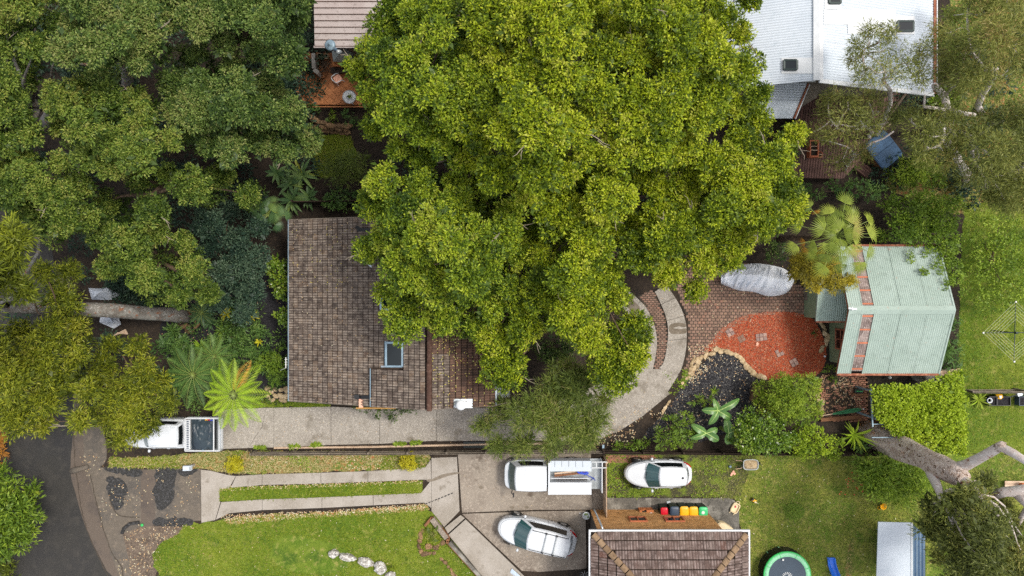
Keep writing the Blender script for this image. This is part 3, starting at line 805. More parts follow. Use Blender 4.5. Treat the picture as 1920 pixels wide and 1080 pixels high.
for p in ([(1136, 852), (1290, 852), (1290, 867), (1136, 866)], [(1140, 895), (1176, 893), (1290, 897), (1290, 908), (1140, 908)]):
	x0, y0 = p[0]; x1 = p[1][0]; y1 = p[2][1]
	so = thing('brick_track', 'red brick wheel track %s the white hatchback' % ('along the fence behind' if y0 < 870 else 'running in under'), 'paving', W((x0 + x1) / 2, (y0 + y1) / 2, 0))
	so['kind'] = 'structure'; del so['category']
	me0 = MB().prism([(-.11, -.05), (.11, -.05), (.11, .05), (-.11, .05)], 0, .03, bevel=.008).build('brick', M['red_paver'], so, local=True)
	first = True
	yy = y0 + 2
	row = 0
	while yy < y1:
		xx = x0 + (3.5 if row % 2 else 0)
		while xx < min(x1, x0 + 90):
			b = me0 if first else me0.copy()
			if not first: col.objects.link(b)
			first = False
			w = W(xx + 3, yy + 1, 0)
			b.location = (w.x - so.location.x, w.y - so.location.y, .012 + random.uniform(0, .008))
			b.rotation_euler = (0, 0, random.uniform(-.03, .03))
			xx += 7.0
		yy += 3.6; row += 1
def slab_set(name, polys, mat, z=.05, label=None, base=True, cz=0.0):
	root = MB()
	for p in polys:
		v = PX(p); root.prism([(q.x, q.y) for q in v], .004, z - .03)
	o = root.build(name, M['joint'], kind='structure')
	for i, p in enumerate(polys):
		v = [(q.x, q.y) for q in PX(p)]
		cx = sum(a for a, b in v) / len(v); cy = sum(b for a, b in v) / len(v)
		w = []
		for a, b in v:
			L = math.hypot(a - cx, b - cy)
			w.append((cx + (a - cx) * (1 - .012 / L), cy + (b - cy) * (1 - .012 / L)))
		MB().prism(w, .01, z + random.uniform(0, .006), bevel=.008).build('slab', mat, o)
	return o
slab_set('wheel_strip_driveway', [
	[(377, 880), (395, 882), (428, 890), (443, 892), (430, 915), (412, 915), (412, 940), (414, 941), (404, 975), (378, 980)],
	[(443, 892), (492, 889), (492, 909), (433, 914)], [(492, 889), (602, 886), (602, 906), (492, 909)], [(602, 886), (690, 883), (690, 903), (602, 906)], [(690, 883), (798, 876), (808, 862), (809, 900), (794, 899), (690, 903)],
	[(415, 941), (492, 936), (492, 956), (430, 962), (405, 974)], [(492, 936), (604, 932), (604, 952), (492, 956)], [(604, 932), (700, 928), (700, 947), (604, 952)], [(700, 928), (790, 924), (809, 900), (809, 952), (796, 942), (700, 947)],
	[(809, 858), (857, 856), (862, 958), (833, 988), (809, 958)]], M['concrete'], .05)
slab_set('parking_area', [
	[(858, 848), (1108, 848), (1112, 955), (1000, 956), (866, 961)],
	[(866, 963), (1000, 958), (1098, 957), (1100, 1066), (1012, 1072), (978, 1070), (925, 1020)],
	[(1110, 900), (1134, 900), (1134, 957), (1112, 956)]], M['stained_concrete'], .045)
slab_set('front_path', [[(834, 988), (864, 964), (872, 970), (840, 999)], [(841, 1001), (873, 972), (990, 1085), (1000, 1110), (930, 1110)]], M['concrete'], .16)
mb = MB()
for a, b in (((797, 985), (810, 970)), ((810, 970), (842, 1008)), ((842, 1008), (838, 1014)), ((838, 1014), (912, 1095))):
	mb.beam(W(*a, .15), W(*b, .15), .16, .3)
mb.build('path_edging', M['timber_brown'], kind='structure')
mb = MB().beam(W(843, 1016, .17), W(905, 1085, .17), .2, .34); mb.build('low_wall', M['dark_concrete'], kind='structure')
mb = MB().beam(W(810, 972, .17), W(838, 1008, .17), .3, .34); mb.build('low_wall', M['stained_concrete'], kind='structure')
slab_set('side_path', [[(1138, 933), (1222, 933), (1222, 985), (1138, 985)], [(1222, 933), (1315, 934), (1315, 985), (1222, 985)], [(1315, 934), (1368, 933), (1380, 940), (1386, 958), (1386, 1005), (1330, 1005), (1315, 985)]], M['dark_concrete'], .04)
loop_out = smooth_poly([(1130, 822), (1165, 808), (1205, 780), (1245, 743), (1272, 700), (1286, 655), (1286, 615), (1280, 585), (1266, 558), (1240, 532)], 5, False)
loop_mid_o = smooth_poly([(1258, 697), (1249, 650), (1252, 620), (1247, 595), (1236, 570), (1222, 545)], 5, False)
slab_set('driveway', [
	[(405, 768), (500, 764), (492, 800), (466, 840), (405, 842)],
	[(500, 764), (514, 764), (514, 839), (466, 840), (492, 800)],
	[(514, 764), (621, 762), (621, 834), (514, 839)], [(621, 762), (712, 766), (712, 832), (621, 834)], [(712, 766), (819, 768), (819, 826), (712, 832)], [(819, 766), (918, 764), (918, 826), (819, 827)], [(918, 764), (1020, 758), (1028, 826), (918, 826)],
	[(1020, 758), (1085, 736), (1140, 815), (1128, 823), (1028, 827)],
	[(1085, 736), (1130, 715), (1206, 690), (1256, 738), (1205, 780), (1160, 809), (1140, 815)],
	[(1180, 660), (1190, 676), (1226, 692), (1240, 692), (1272, 703), (1246, 744), (1207, 708), (1160, 700)]], M['exposed'], .06)
outer = [(1248, 532), (1266, 558), (1280, 585), (1287, 615), (1286, 655), (1278, 690), (1268, 706)]
inner = [(1227, 547), (1239, 571), (1248, 595), (1252, 622), (1249, 655), (1243, 680), (1235, 690)]
o_s, i_s = smooth_poly(outer, 4, False), smooth_poly(inner, 4, False)
arm = []
for a, b in ((0, 4), (4, 9), (9, 14), (14, 24)):
	arm.append(o_s[a:b + 1] + i_s[a:b + 1][::-1])
slab_set('loop_strip', arm, M['exposed'], .06)
outer2 = [(1142, 535), (1170, 540), (1196, 560), (1214, 580), (1227, 610), (1232, 640), (1229, 668), (1224, 692)]
inner2 = [(1135, 545), (1150, 560), (1170, 580), (1186, 600), (1196, 622), (1200, 645), (1196, 668), (1190, 676)]
o_s, i_s = smooth_poly(outer2, 4, False), smooth_poly(inner2, 4, False)
slab_set('loop_strip', [o_s[a:b + 1] + i_s[a:b + 1][::-1] for a, b in ((0, 9), (9, 15), (15, 28))], M['exposed'], .06)
for nm, pl, mt_ in (('water_stain', [(1254, 612), (1262, 606), (1276, 605), (1285, 608), (1284, 613), (1272, 612), (1262, 615), (1274, 617), (1286, 616), (1285, 625), (1266, 626), (1256, 624)], 'damp'),
					('water_stain', [(1150, 548), (1172, 546), (1186, 562), (1200, 578), (1190, 590), (1176, 575), (1160, 562)], 'damp')):
	sheet(nm, smooth_poly(pl, 4), .0705, M['damp'], 1.2, 4)
sheet('oil_stain', smooth_poly([(800, 899), (812, 897), (830, 889), (855, 885), (862, 887), (840, 892), (818, 900), (804, 903)], 4), .0605, M['damp'], 1.0, 4)
for k in range(9):
	x, y = 797 + k * 6, 944 - k * 2.4
	sheet('tyre_mark', [(x, y), (x + 4, y - 2), (x + 5, y - .5), (x + 1, y + 1.6)], .0605, M['rubble'], .6, 2)
for k in range(7):
	x, y = random.uniform(885, 1080), random.uniform(900, 960)
	sheet('oil_stain', smooth_poly([(x - 4, y), (x, y - 3), (x + 5, y), (x + 1, y + 3)], 4), .0545, M['damp'], 1.5, 2)
def pavers(name, poly, mat, sx, sy, ang=0.0, z=.03, gap=.012):
	w = [(q.x, q.y) for q in PX(poly)]
	cx = sum(a for a, b in w) / len(w); cy = sum(b for a, b in w) / len(w)
	ca, sa = math.cos(ang), math.sin(ang)
	rad = max(math.hypot(a - cx, b - cy) for a, b in w)
	mb = MB()
	ny = int(rad / sy) + 1; nx = int(rad / sx) + 1
	for j in range(-ny, ny + 1):
		for i in range(-nx, nx + 1):
			u = (i + (.5 if j % 2 else 0)) * sx; v = j * sy
			x, y = cx + u * ca - v * sa, cy + u * sa + v * ca
			if not inside((x, y), w): continue
			hx, hy = sx / 2 - gap, sy / 2 - gap
			zz = z + random.uniform(-.005, .005)
			p = [(x + a * hx * ca - b * hy * sa, y + a * hx * sa + b * hy * ca) for a, b in ((-1, -1), (1, -1), (1, 1), (-1, 1))]
			q = [(x + a * hx * .9 * ca - b * hy * .86 * sa, y + a * hx * .9 * sa + b * hy * .86 * ca) for a, b in ((-1, -1), (1, -1), (1, 1), (-1, 1))]
			mb.add([(a, b, z - .03) for a, b in p] + [(a, b, zz) for a, b in q], [(4, 5, 6, 7), (0, 1, 5, 4), (1, 2, 6, 5), (2, 3, 7, 6), (3, 0, 4, 7)], random.random() + .001)
	base = sheet(name, poly, z - .02, M['joint'], 0)
	o = mb.build('paver', mat, base, kind='stuff')
	return base
COURT = [(1255, 500), (1300, 470), (1420, 500), (1510, 540), (1562, 540), (1562, 592), (1525, 590), (1470, 586), (1420, 592), (1370, 615), (1335, 645), (1300, 690), (1276, 725), (1285, 690), (1291, 655), (1290, 600), (1275, 560)]
pavers('courtyard_paving', COURT, M['paver'], .25, .19, 0)
pavers('loop_paving', [(1218, 545), (1226, 548), (1240, 580), (1247, 602), (1250, 630), (1248, 660), (1242, 684), (1238, 697), (1226, 692), (1229, 668), (1234, 640), (1228, 605), (1212, 575), (1196, 556)], M['paver'], .23, .13, 0)
pavers('shaded_paving', [(1085, 470), (1160, 470), (1150, 530), (1130, 560), (1080, 560)], M['paver'], .25, .19, 0)
pavers('rear_paving', [(1540, 702), (1625, 702), (1628, 790), (1560, 790), (1536, 740)], M['red_paver'], .23, .13, .1, z=.02)
sheet('dirt', smooth_poly([(1540, 715), (1570, 700), (1600, 715), (1590, 735), (1605, 760), (1570, 785), (1538, 775), (1550, 740)], 4), .0225, M['soil'], 6, 5)
RED = smooth_poly([(1335, 640), (1352, 618), (1385, 596), (1430, 586), (1490, 586), (1525, 600), (1545, 640), (1548, 672), (1535, 700), (1500, 708), (1440, 712), (1420, 700), (1400, 682), (1378, 665), (1350, 657), (1320, 658)], 4)
sheet('red_mulch_bed', RED, .020, M['red_mulch'], 2, 6)
BLACK = smooth_poly([(1330, 672), (1350, 660), (1378, 668), (1402, 690), (1425, 703), (1425, 740), (1400, 790), (1340, 820), (1290, 830), (1210, 822), (1230, 790), (1262, 752), (1290, 710)], 4)
sheet('black_mulch_bed', BLACK, .016, M['black_mulch'], 2, 6)
BED2 = smooth_poly([(355, 560), (450, 530), (545, 530), (545, 740), (470, 750), (350, 720), (300, 620)], 4)
sheet('black_mulch_bed', BED2, .010, M['black_mulch'], 4)
sheet('shaded_lawn', [(590, 255), (655, 250), (670, 290), (640, 330), (590, 330), (585, 290)], .008, M['lush_lawn'], 4)
sheet('moss_verge', [(470, 748), (545, 748), (620, 758), (620, 763), (470, 763)], .009, M['lush_lawn'], 2)
chips = litter('red_wood_chips', RED, 9000, leaf_mat('chip_red', L3((.05, .012, .006), (.17, .042, .015), (.24, .072, .027), (.5, .27, .16)), trans=0), .11, .035, .028, stand=.3)
litter('black_wood_chips', BLACK, 5000, leaf_mat('chip_black', L3((.008, .008, .01), (.02, .02, .023), (.05, .048, .046)), trans=0), .12, .04, .024, stand=.3)
litter('fallen_leaves', BLACK, 330, M['leaf_litter'], .11, .045, .04)
litter('fallen_leaves', [(1040, 830), (1270, 740), (1300, 690), (1330, 690), (1215, 830), (1100, 840)], 500, M['leaf_litter'], .11, .05, .06, clump=(1.4, .2, 3))
litter('fallen_leaves', BED2, 500, M['leaf_litter'], .10, .045, .03, clump=(1.2, 0, 5))
litter('fallen_leaves', [(150, 850), (205, 856), (380, 880), (380, 985), (300, 1015), (240, 1080), (225, 1080), (165, 930)], 620, M['leaf_litter'], .12, .045, .035, clump=(1.5, -.2, 8))
litter('fallen_leaves', [(232, 985), (375, 985), (300, 1022), (300, 1100), (250, 1100)], 210, M['leaf_litter'], .11, .05, .03)
litter('fallen_leaves', [(260, 872), (340, 856), (800, 852), (800, 876), (430, 888)], 900, M['leaf_litter'], .09, .05, .03, clump=(1.1, .1, 12))
litter('fallen_leaves', [(412, 912), (793, 899), (793, 906), (412, 920)], 500, M['leaf_litter'], .09, .05, .03)
litter('fallen_leaves', [(412, 965), (600, 958), (800, 944), (800, 956), (600, 968), (430, 982)], 900, M['leaf_litter'], .09, .05, .03)
litter('fallen_leaves', [(1290, 500), (1540, 500), (1560, 590), (1430, 590), (1340, 640), (1300, 690)], 260, M['leaf_litter'], .09, .045, .05)
litter('fallen_leaves', [(1290, 650), (1345, 640), (1335, 690), (1290, 720)], 220, M['leaf_litter'], .1, .05, .05)
litter('fallen_leaves', [(1540, 702), (1630, 702), (1628, 790), (1536, 780)], 420, M['leaf_litter'], .1, .045, .04, clump=(1.4, 0, 21))
litter('fallen_leaves', [(415, 770), (915, 770), (915, 826), (415, 838)], 170, M['leaf_litter'], .07, .03, .075)
litter('fallen_leaves', [(1140, 540), (1285, 560), (1285, 700), (1140, 810), (1100, 740)], 120, M['leaf_litter'], .08, .035, .075)
litter('fallen_leaves', [(860, 860), (1100, 870), (1100, 1060), (980, 1065), (870, 970)], 130, M['leaf_litter'], .06, .03, .06)
litter('fallen_leaves', BACK, 260, M['leaf_litter'], .12, .045, .05)
litter('fallen_leaves', LAWN, 160, M['leaf_litter'], .1, .04, .05)
grass('grass', LAWN, 34000, M['grass_lush'], .12, .028, (.5, -2.2, 2))
grass('grass', BACK, 46000, M['grass_blade'], .12, .028, (.45, -1.6, 4))
grass('grass', SIDE, 24000, M['grass_lush'], .11, .028, (.5, -2.0, 6))
grass('grass', STRIP, 3600, M['grass_lush'], .13, .035, (.9, -1.2, 9))
grass('verge_grass', VERGE, 8000, M['grass_dry'], .12, .03, (.8, -1.5, 10))
grass('verge_grass', VERGE, 9000, M['grass_lush'], .14, .04, (1.0, -.1, 14))
grass('weeds', [(1134, 848), (1420, 848), (1400, 900), (1385, 935), (1134, 932)], 3600, M['leaf_bush'], .13, .06, (1.0, .5, 17))
grass('weeds', [(1134, 848), (1420, 848), (1400, 900), (1385, 935), (1134, 932)], 6000, M['grass_blade'], .12, .03, (.8, -.3, 18))
grass('weeds', [(590, 255), (655, 250), (670, 290), (640, 330), (590, 330)], 2500, M['grass_lush'], .14, .03)
grass('weeds', [(470, 748), (545, 750), (620, 760), (620, 764), (470, 764)], 900, M['grass_lush'], .12, .04)
litter('dirt_clods', [(1540, 702), (1630, 702), (1628, 790), (1536, 780)], 500, M['leaf_litter'], .06, .05, .03, tint=(.1, .1))
for i, (x, y) in enumerate(((489, 838), (552, 836), (593, 833), (750, 831), (780, 829))):
	grass('weeds', [(x - 10, y - 2), (x + 10, y - 2), (x + 11, y + 3), (x - 10, y + 3)], 120, M['leaf_bush'], .16, .07, z=.07)
# ------------------------------------------------------------------ buildings
def tile_mesh(name, w, l, mat, rolls=2, t=.022, lap=-.045):  # negative lap bares dark deck, standing in for course shadow lines
	"""One concrete roof tile: u across, v up the slope, two rolls, thick front nose. Origin at the middle of the nose, underside."""
	n = rolls * 4 + 1
	top, low = [], []
	for i in range(n):
		u = (-w / 2 + w * i / (n - 1)) * .95
		h = .024 * max(0, math.sin(2 * math.pi * (i / (n - 1)) * rolls - .6)) ** 1.0
		top.append((u, h))
	v = []
	for u, h in top: v.append((u, 0, h + t + .012))
	for u, h in top: v.append((u, l + lap, h + t - .012))
	for u, h in top: v.append((u, 0, h - .004))
	f = []
	for i in range(n - 1):
		f.append((i, i + 1, n + i + 1, n + i))
		f.append((2 * n + i, 2 * n + i + 1, i + 1, i))
	me = bpy.data.meshes.new(name)
	me.from_pydata(v, [], f)
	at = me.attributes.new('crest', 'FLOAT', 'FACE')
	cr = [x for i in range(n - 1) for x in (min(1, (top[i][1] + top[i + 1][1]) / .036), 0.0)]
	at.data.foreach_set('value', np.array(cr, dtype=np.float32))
	me.materials.append(mat)
	me.update()
	return me
class TileField:
	"""Collects tile places on sloping planes; the nearest-to-see become objects, the rest one part."""
	def __init__(s): s.items = []
	def plane(s, eave_a, eave_b, up, n_rows, gauge, wid, keep, lift, me, mat):
		"""eave_a->eave_b along the eave, up = unit vector up the slope. keep(world point) filters; lift(world point) raises."""
		a, b, up = Vector(eave_a), Vector(eave_b), Vector(up).normalized()
		u = (b - a).normalized()
		nrm = u.cross(up).normalized()
		if nrm.z < 0: nrm = -nrm; 
		L = (b - a).length
		nc = int(round(L / wid))
		for r in range(n_rows):
			off = 0
			for c in range(nc):
				p = a + u * ((c + .5) * L / nc) + up * (r * gauge)
				if not keep(p + up * gauge * .5): continue
				q = p + nrm * (lift(p + up * gauge * .5) + random.uniform(-.004, .004))
				Mx = Matrix((u, up, nrm)).transposed().to_4x4()
				Mx = Matrix.Translation(q) @ Mx @ Matrix.Rotation(random.gauss(0, .008), 4, 'Z') @ Matrix.Rotation(random.gauss(0, .008), 4, 'X')
				s.items.append((Mx, me, mat, random.random()))
	def emit(s, parent, limit=300, score=None, name='roof_tile'):
		items = s.items
		if score: items = sorted(items, key=lambda it: -score(it[0].translation))
		l = root_loc(parent)
		T = Matrix.Translation(-l)
		for Mx, me, mat, r in items[:limit]:
			o = link(name, me, parent)
			o.matrix_local = T @ Mx
		groups = {}
		for it in items[limit:]: groups.setdefault(it[2].name, []).append(it)
		for k, its in groups.items():
			mb = MB()
			for Mx, me, mat, r in its:
				mb.add([Mx @ v.co for v in me.vertices], [tuple(p.vertices) for p in me.polygons], r * .99 + .005)
			o = mb.build(name, its[0][2], parent, kind='stuff')
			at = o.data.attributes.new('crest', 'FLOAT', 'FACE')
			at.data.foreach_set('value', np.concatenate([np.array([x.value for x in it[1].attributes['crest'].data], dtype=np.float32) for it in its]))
def corrugated(p00, p10, p01, p11, pitch=.15, amp=.018, nv=1, flip=False):
	"""Sheet spanned by p00->p10 (across the ribs) and p00->p01 (along them)."""
	p00, p10, p01, p11 = map(Vector, (p00, p10, p01, p11))
	Wd = max((p10 - p00).length, (p11 - p01).length)
	n = int(Wd / pitch * 6)
	nrm = (p10 - p00).cross(p01 - p00).normalized()
	if nrm.z < 0: nrm = -nrm
	mb = MB()
	vs, fs = [], []
	for j in range(nv + 1):
		for i in range(n + 1):
			u = i / n
			p = p00.lerp(p10, u).lerp(p01.lerp(p11, u), j / nv)
			vs.append(p + nrm * (amp * math.cos(2 * math.pi * u * Wd / pitch)))
	for j in range(nv):
		for i in range(n):
			a = j * (n + 1) + i
			fs.append((a, a + 1, a + n + 2, a + n + 1))
	return mb.add(vs, fs)
def sheets(name, parent, mat, p00, p10, p01, p11, count, pitch=.15, amp=.018):
	p00, p10, p01, p11 = map(Vector, (p00, p10, p01, p11))
	nrm = (p10 - p00).cross(p01 - p00).normalized()
	if nrm.z < 0: nrm = -nrm
	for i in range(count):
		a, b = i / count, (i + 1) / count + .006
		o = nrm * (.006 * (i % 2))
		corrugated(p00.lerp(p10, a) + o, p00.lerp(p10, b) + o, p01.lerp(p11, a) + o, p01.lerp(p11, b) + o, pitch, amp).build(name, mat, parent, smooth=True)
# ---- the tiled house on the lot
EZ, RZ = 3.2, 5.95
xe, xr = W(543, 0, EZ).x, W(806, 0, RZ).x
ys, yn = W(0, 752, EZ).y, W(0, 412, EZ).y
house = thing('tiled_house', 'brown tiled gable house under the big lime green tree beside the long concrete driveway', 'house', ((xe + xr) / 2, (ys + yn) / 2, 0))
xe2 = W(928, 0, 4.7).x
MB().box(xe + .5, xe2 - .35, ys + .35, yn - .35, -.1, EZ - .15).build('wall', M['house_wall'], house)
gb = MB()
for y in (ys + .34, yn - .34):
	gb.add([(xe + .5, y - .05, EZ - .15), (xe2 - .35, y - .05, EZ - .15), (xe2 - .35, y - .05, 4.5), (xr, y - .05, RZ - .12), (xe + .5, y + .05, EZ - .15), (xe2 - .35, y + .05, EZ - .15), (xe2 - .35, y + .05, 4.5), (xr, y + .05, RZ - .12)],
		   [(0, 1, 2, 3), (7, 6, 5, 4), (0, 3, 7, 4), (3, 2, 6, 7), (1, 5, 6, 2)])
gb.build('gable_wall', M['timber_brown'], house)
slope = (RZ - EZ) / (xr - xe)
def zroof(x): return EZ + (x - xe) * slope if x < xr else RZ - (x - xr) * slope
deckmb = MB()
deckmb.slab((xe, ys, EZ - .03), (xr, ys, RZ - .03), (xr, yn, RZ - .03), (xe, yn, EZ - .03), .12)
deckmb.slab((xr, ys, RZ - .035), (xe2, ys, zroof(xe2) - .035), (xe2, yn, zroof(xe2) - .035), (xr, yn, RZ - .035), .12)
roof = deckmb.build('roof', M['timber_dark'], house)
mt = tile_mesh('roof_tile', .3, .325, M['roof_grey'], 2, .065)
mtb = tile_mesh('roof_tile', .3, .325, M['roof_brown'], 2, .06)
upW = Vector((xr - xe, 0, RZ - EZ)).normalized()
SL = math.hypot(xr - xe, RZ - EZ)
def pxof(p):
	k = 30 * CAM_H / (CAM_H - p.z)
	return 960 + p.x * k, 540 - p.y * k
LIFT = .24
def raised(px, py): return (px > 698 and py > 690) or (px > 704 and py < 536 and py > 452) or (px > 757 and py > 600)
def hole(px, py): return 723 < px < 757 and 642 < py < 686
tf = TileField()
tf.plane((xe, ys, EZ), (xe, yn, EZ), upW, int(SL / .325) + 1, .325, .3,
		 lambda p: p.x < xr - .05 and not hole(*pxof(p)), lambda p: LIFT if raised(*pxof(p)) else 0, mt, M['roof_grey'])
upE = Vector((xr - xe2, 0, RZ - zroof(xe2))).normalized()
SE = math.hypot(xr - xe2, RZ - zroof(xe2))
def grey_patch(p):
	q = pxof(p); return q[0] < 843 and q[1] > 664
tf.plane((xe2, ys, zroof(xe2)), (xe2, yn, zroof(xe2)), upE, int(SE / .325) + 1, .325, .3, lambda p: p.x > xr + .05 and not grey_patch(p), lambda p: .0, mtb, M['roof_brown'])
tf.plane((xe2, ys, zroof(xe2)), (xe2, yn, zroof(xe2)), upE, int(SE / .325) + 1, .325, .3, lambda p: p.x > xr + .05 and grey_patch(p), lambda p: .01, mt, M['roof_grey'])
def tscore(p):
	q = pxof(p)
	return -math.hypot(q[0] - 735, (q[1] - 710))
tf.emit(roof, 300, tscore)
def onroof(px, py, dz=0.0):
	"""Point of the west or east slope seen at that place."""
	z = 4.5
	for _ in range(12):
		p = W(px, py, z + dz); z = zroof(p.x)
	return W(px, py, z + dz)
for (x0, y0, x1, y1) in ((697, 690, 697, 770), (704, 450, 704, 534)):
	a, b = onroof(x0, y0), onroof(x1, y1)
	b.y = max(b.y, ys)
	MB().beam(a + Vector((.03, 0, .12)), b + Vector((.03, 0, .12)), .05, .22).build('fascia', M['timber_dark'], roof)
	MB().beam(a + Vector((-.03, 0, .22)), b + Vector((-.03, 0, .22)), .045, .06).build('gutter', M['flash_blue'], roof)
a, b = onroof(697, 690, .12), onroof(757, 690, .12)
MB().beam(a, b, .06, .24).build('fascia', M['timber_dark'], roof)
for pts in (((667, 745), (697, 744)), ((670, 431), (705, 431)), ((668, 425), (676, 431))):
	a, b = onroof(*pts[0], .06), onroof(*pts[1], .06)
	MB().beam(a, b, .19, .12).build('flashing', M['dark_trim'], roof)
a = onroof(670, 743, .1); MB().obox(a, .28, .22, .3).build('vent_pot', M['black_plastic'], roof)
a, b = onroof(677, 748, .05), onroof(677, 764, .05); MB().beam(a, b, .22, .07).build('valley_board', M['peach'], roof)
capm = MB()
pr = []
for k in range(9):
	a = math.pi * k / 8
	pr.append((math.cos(a) * .15, math.sin(a) * .11))
cm = bpy.data.meshes.new('ridge_cap')
vs = [(x, 0, z) for x, z in pr] + [(x * .92, .45, z * .92) for x, z in pr]
cm.from_pydata(vs, [], [(i, i + 1, 9 + i + 1, 9 + i) for i in range(8)] + [tuple(range(8, -1, -1))])
cm.materials.append(M['ridge_dark']); cm.update()
y = ys - .03
T = Matrix.Translation(-root_loc(house))
while y < yn - .3:
	o = link('ridge_cap', cm, roof)
	o.matrix_local = T @ Matrix.Translation((xr, y, RZ + .05 + (LIFT if y < W(0, 690, RZ).y else .1))) @ Matrix.Rotation(random.gauss(0, .01), 4, 'Z')
	y += .42
MB().beam((xe - .06, ys, EZ - .02), (xe - .06, yn, EZ - .02), .06, .1).build('gutter', M['flash_blue'], roof)
MB().beam((xe2 + .06, ys, zroof(xe2) - .04), (xe2 + .06, yn, zroof(xe2) - .04), .1, .1).build('gutter', M['zinc'], roof)
for y in (ys, yn):
	mb = MB()
	mb.beam((xe, y, EZ - .03), (xr, y, RZ - .03), .04, .17); mb.beam((xr, y, RZ - .03), (xe2, y, zroof(xe2) - .03), .04, .17)
	mb.build('bargeboard', M['timber_grey'], roof)
MB().beam(W(668, 765, 2.9), W(742, 765, 2.9), .09, .14).build('beam', M['timber_yellow'], house)
def skylight(px0, py0, px1, py1, parent, glass, fr=.07, base=None, h=.14, frame=M['flash_blue'], surf=onroof):
	c = [surf(px0, py1, .0), surf(px1, py1, .0), surf(px1, py0, .0), surf(px0, py0, .0)]
	n = (c[1] - c[0]).cross(c[3] - c[0]).normalized()
	mb = MB()
	for i in range(4):
		a, b = c[i], c[(i + 1) % 4]
		mb.beam(a + n * h * .5, b + n * h * .5, fr, h)
	o = mb.build('skylight', frame, parent)
	q = [p + n * (h - .02) for p in c]
	MB().slab(*q, .02).build('pane', glass, o)
	return o, n
sk, n = skylight(727, 642, 757, 686, roof, M['skylight'], .1, h=.26)
a, b = onroof(724.5, 640, .12), onroof(724.5, 686, .12); MB().beam(a, b, .18, .1).build('flashing', M['flash_blue'], sk)
a, b = onroof(715, 688, .1), onroof(757, 688, .1); MB().beam(a, b, .14, .1).build('flashing', M['zinc'], sk)
MB().beam(onroof(758, 642, .3), onroof(758, 692, .3), .04, .04).build('flashing', M['white_paint'], sk)
skylight(716, 560, 736, 580, roof, M['skylight'], .1, h=.2)
a, b = onroof(692, 494, .04), onroof(700, 500, .04); MB().beam(a, b, .2, .05).build('flashing', M['zinc'], roof)
vent = thing('roof_vent', 'white capped flue pipe on a pale metal flashing at the dark brown roof edge', 'roof vent', onroof(866, 757, .06))
c = [onroof(851, 765, .09), onroof(886, 765, .09), onroof(886, 748, .09), onroof(851, 748, .09)]
MB().slab(*c, .03).build('flashing', M['zinc'], vent)
v0 = onroof(866, 756, .05)
MB().lathe([(.1, 0), (.1, .55), (.12, .55)], v0, 14).build('pipe', M['white_paint'], vent, smooth=True)
MB().lathe([(.27, .62), (.27, .66), (.2, .7), (0.0, .74)], v0, 18).build('cap', M['white_paint'], vent, smooth=True)
porch = thing('porch_roof', 'small grey corrugated porch roof tucked between tiled house and she-oak', 'porch', W(941, 725, 0))
pc = [W(930, 740, 2.5), W(956, 742, 2.5), W(956, 708, 2.7), W(930, 706, 2.7)]
corrugated(pc[0], pc[1], pc[3], pc[2], .12, .02).build('roof_sheet', M['grey_iron'], porch, smooth=True)
mb = MB()
for p in pc: mb.beam(Vector((p.x, p.y, 0)), p, .09, .09)
mb.build('posts', M['timber_grey'], porch, kind='stuff')
mb = MB()
for k in range(9):
	a = W(931 + k * 2.9, 738, 2.42); mb.beam(a, a + Vector((0, -.22, 0)), .04, .05)
mb.build('rafter_ends', M['white_paint'], porch, kind='stuff')
def roof_litter(poly, n, mat, tint):
	p = scatter(poly, n)
	def hz(q): return np.array([zroof(a) + .07 + (LIFT if raised(*pxof(Vector((a, b, zroof(a))))) else 0) for a, b in q])
	m = len(p)
	z = np.full(m, 4.5)
	for _ in range(8):
		k = (CAM_H - z) / CAM_H
		z = np.array([zroof(a) for a in p[:, 0] * k])
	k = (CAM_H - z) / CAM_H
	q = p * k[:, None]
	pos = np.concatenate([q, hz(q)[:, None]], 1)
	a = rng.uniform(0, 6.28, m)
	d = np.stack([np.cos(a), np.sin(a), np.cos(a) * slope], 1)
	o = leaves_object('fallen_leaves', pos, d, np.tile([0, 0, 1.0], (m, 1)), .09 * rng.uniform(.6, 1.3, m), .04, rng.normal(tint, .25, m), mat, None)
	o['kind'] = 'stuff'
roof_litter([(548, 418), (700, 418), (700, 760), (548, 748)], 420, M['leaf_litter'], .5)
roof_litter([(548, 418), (690, 418), (640, 560), (548, 520)], 160, M['leaf_gold'], .5)
roof_litter([(812, 600), (920, 640), (925, 760), (812, 760)], 130, M['leaf_gold'], .6)
roof_litter([(812, 610), (860, 620), (860, 720), (812, 730)], 60, M['leaf_gold'], .7)
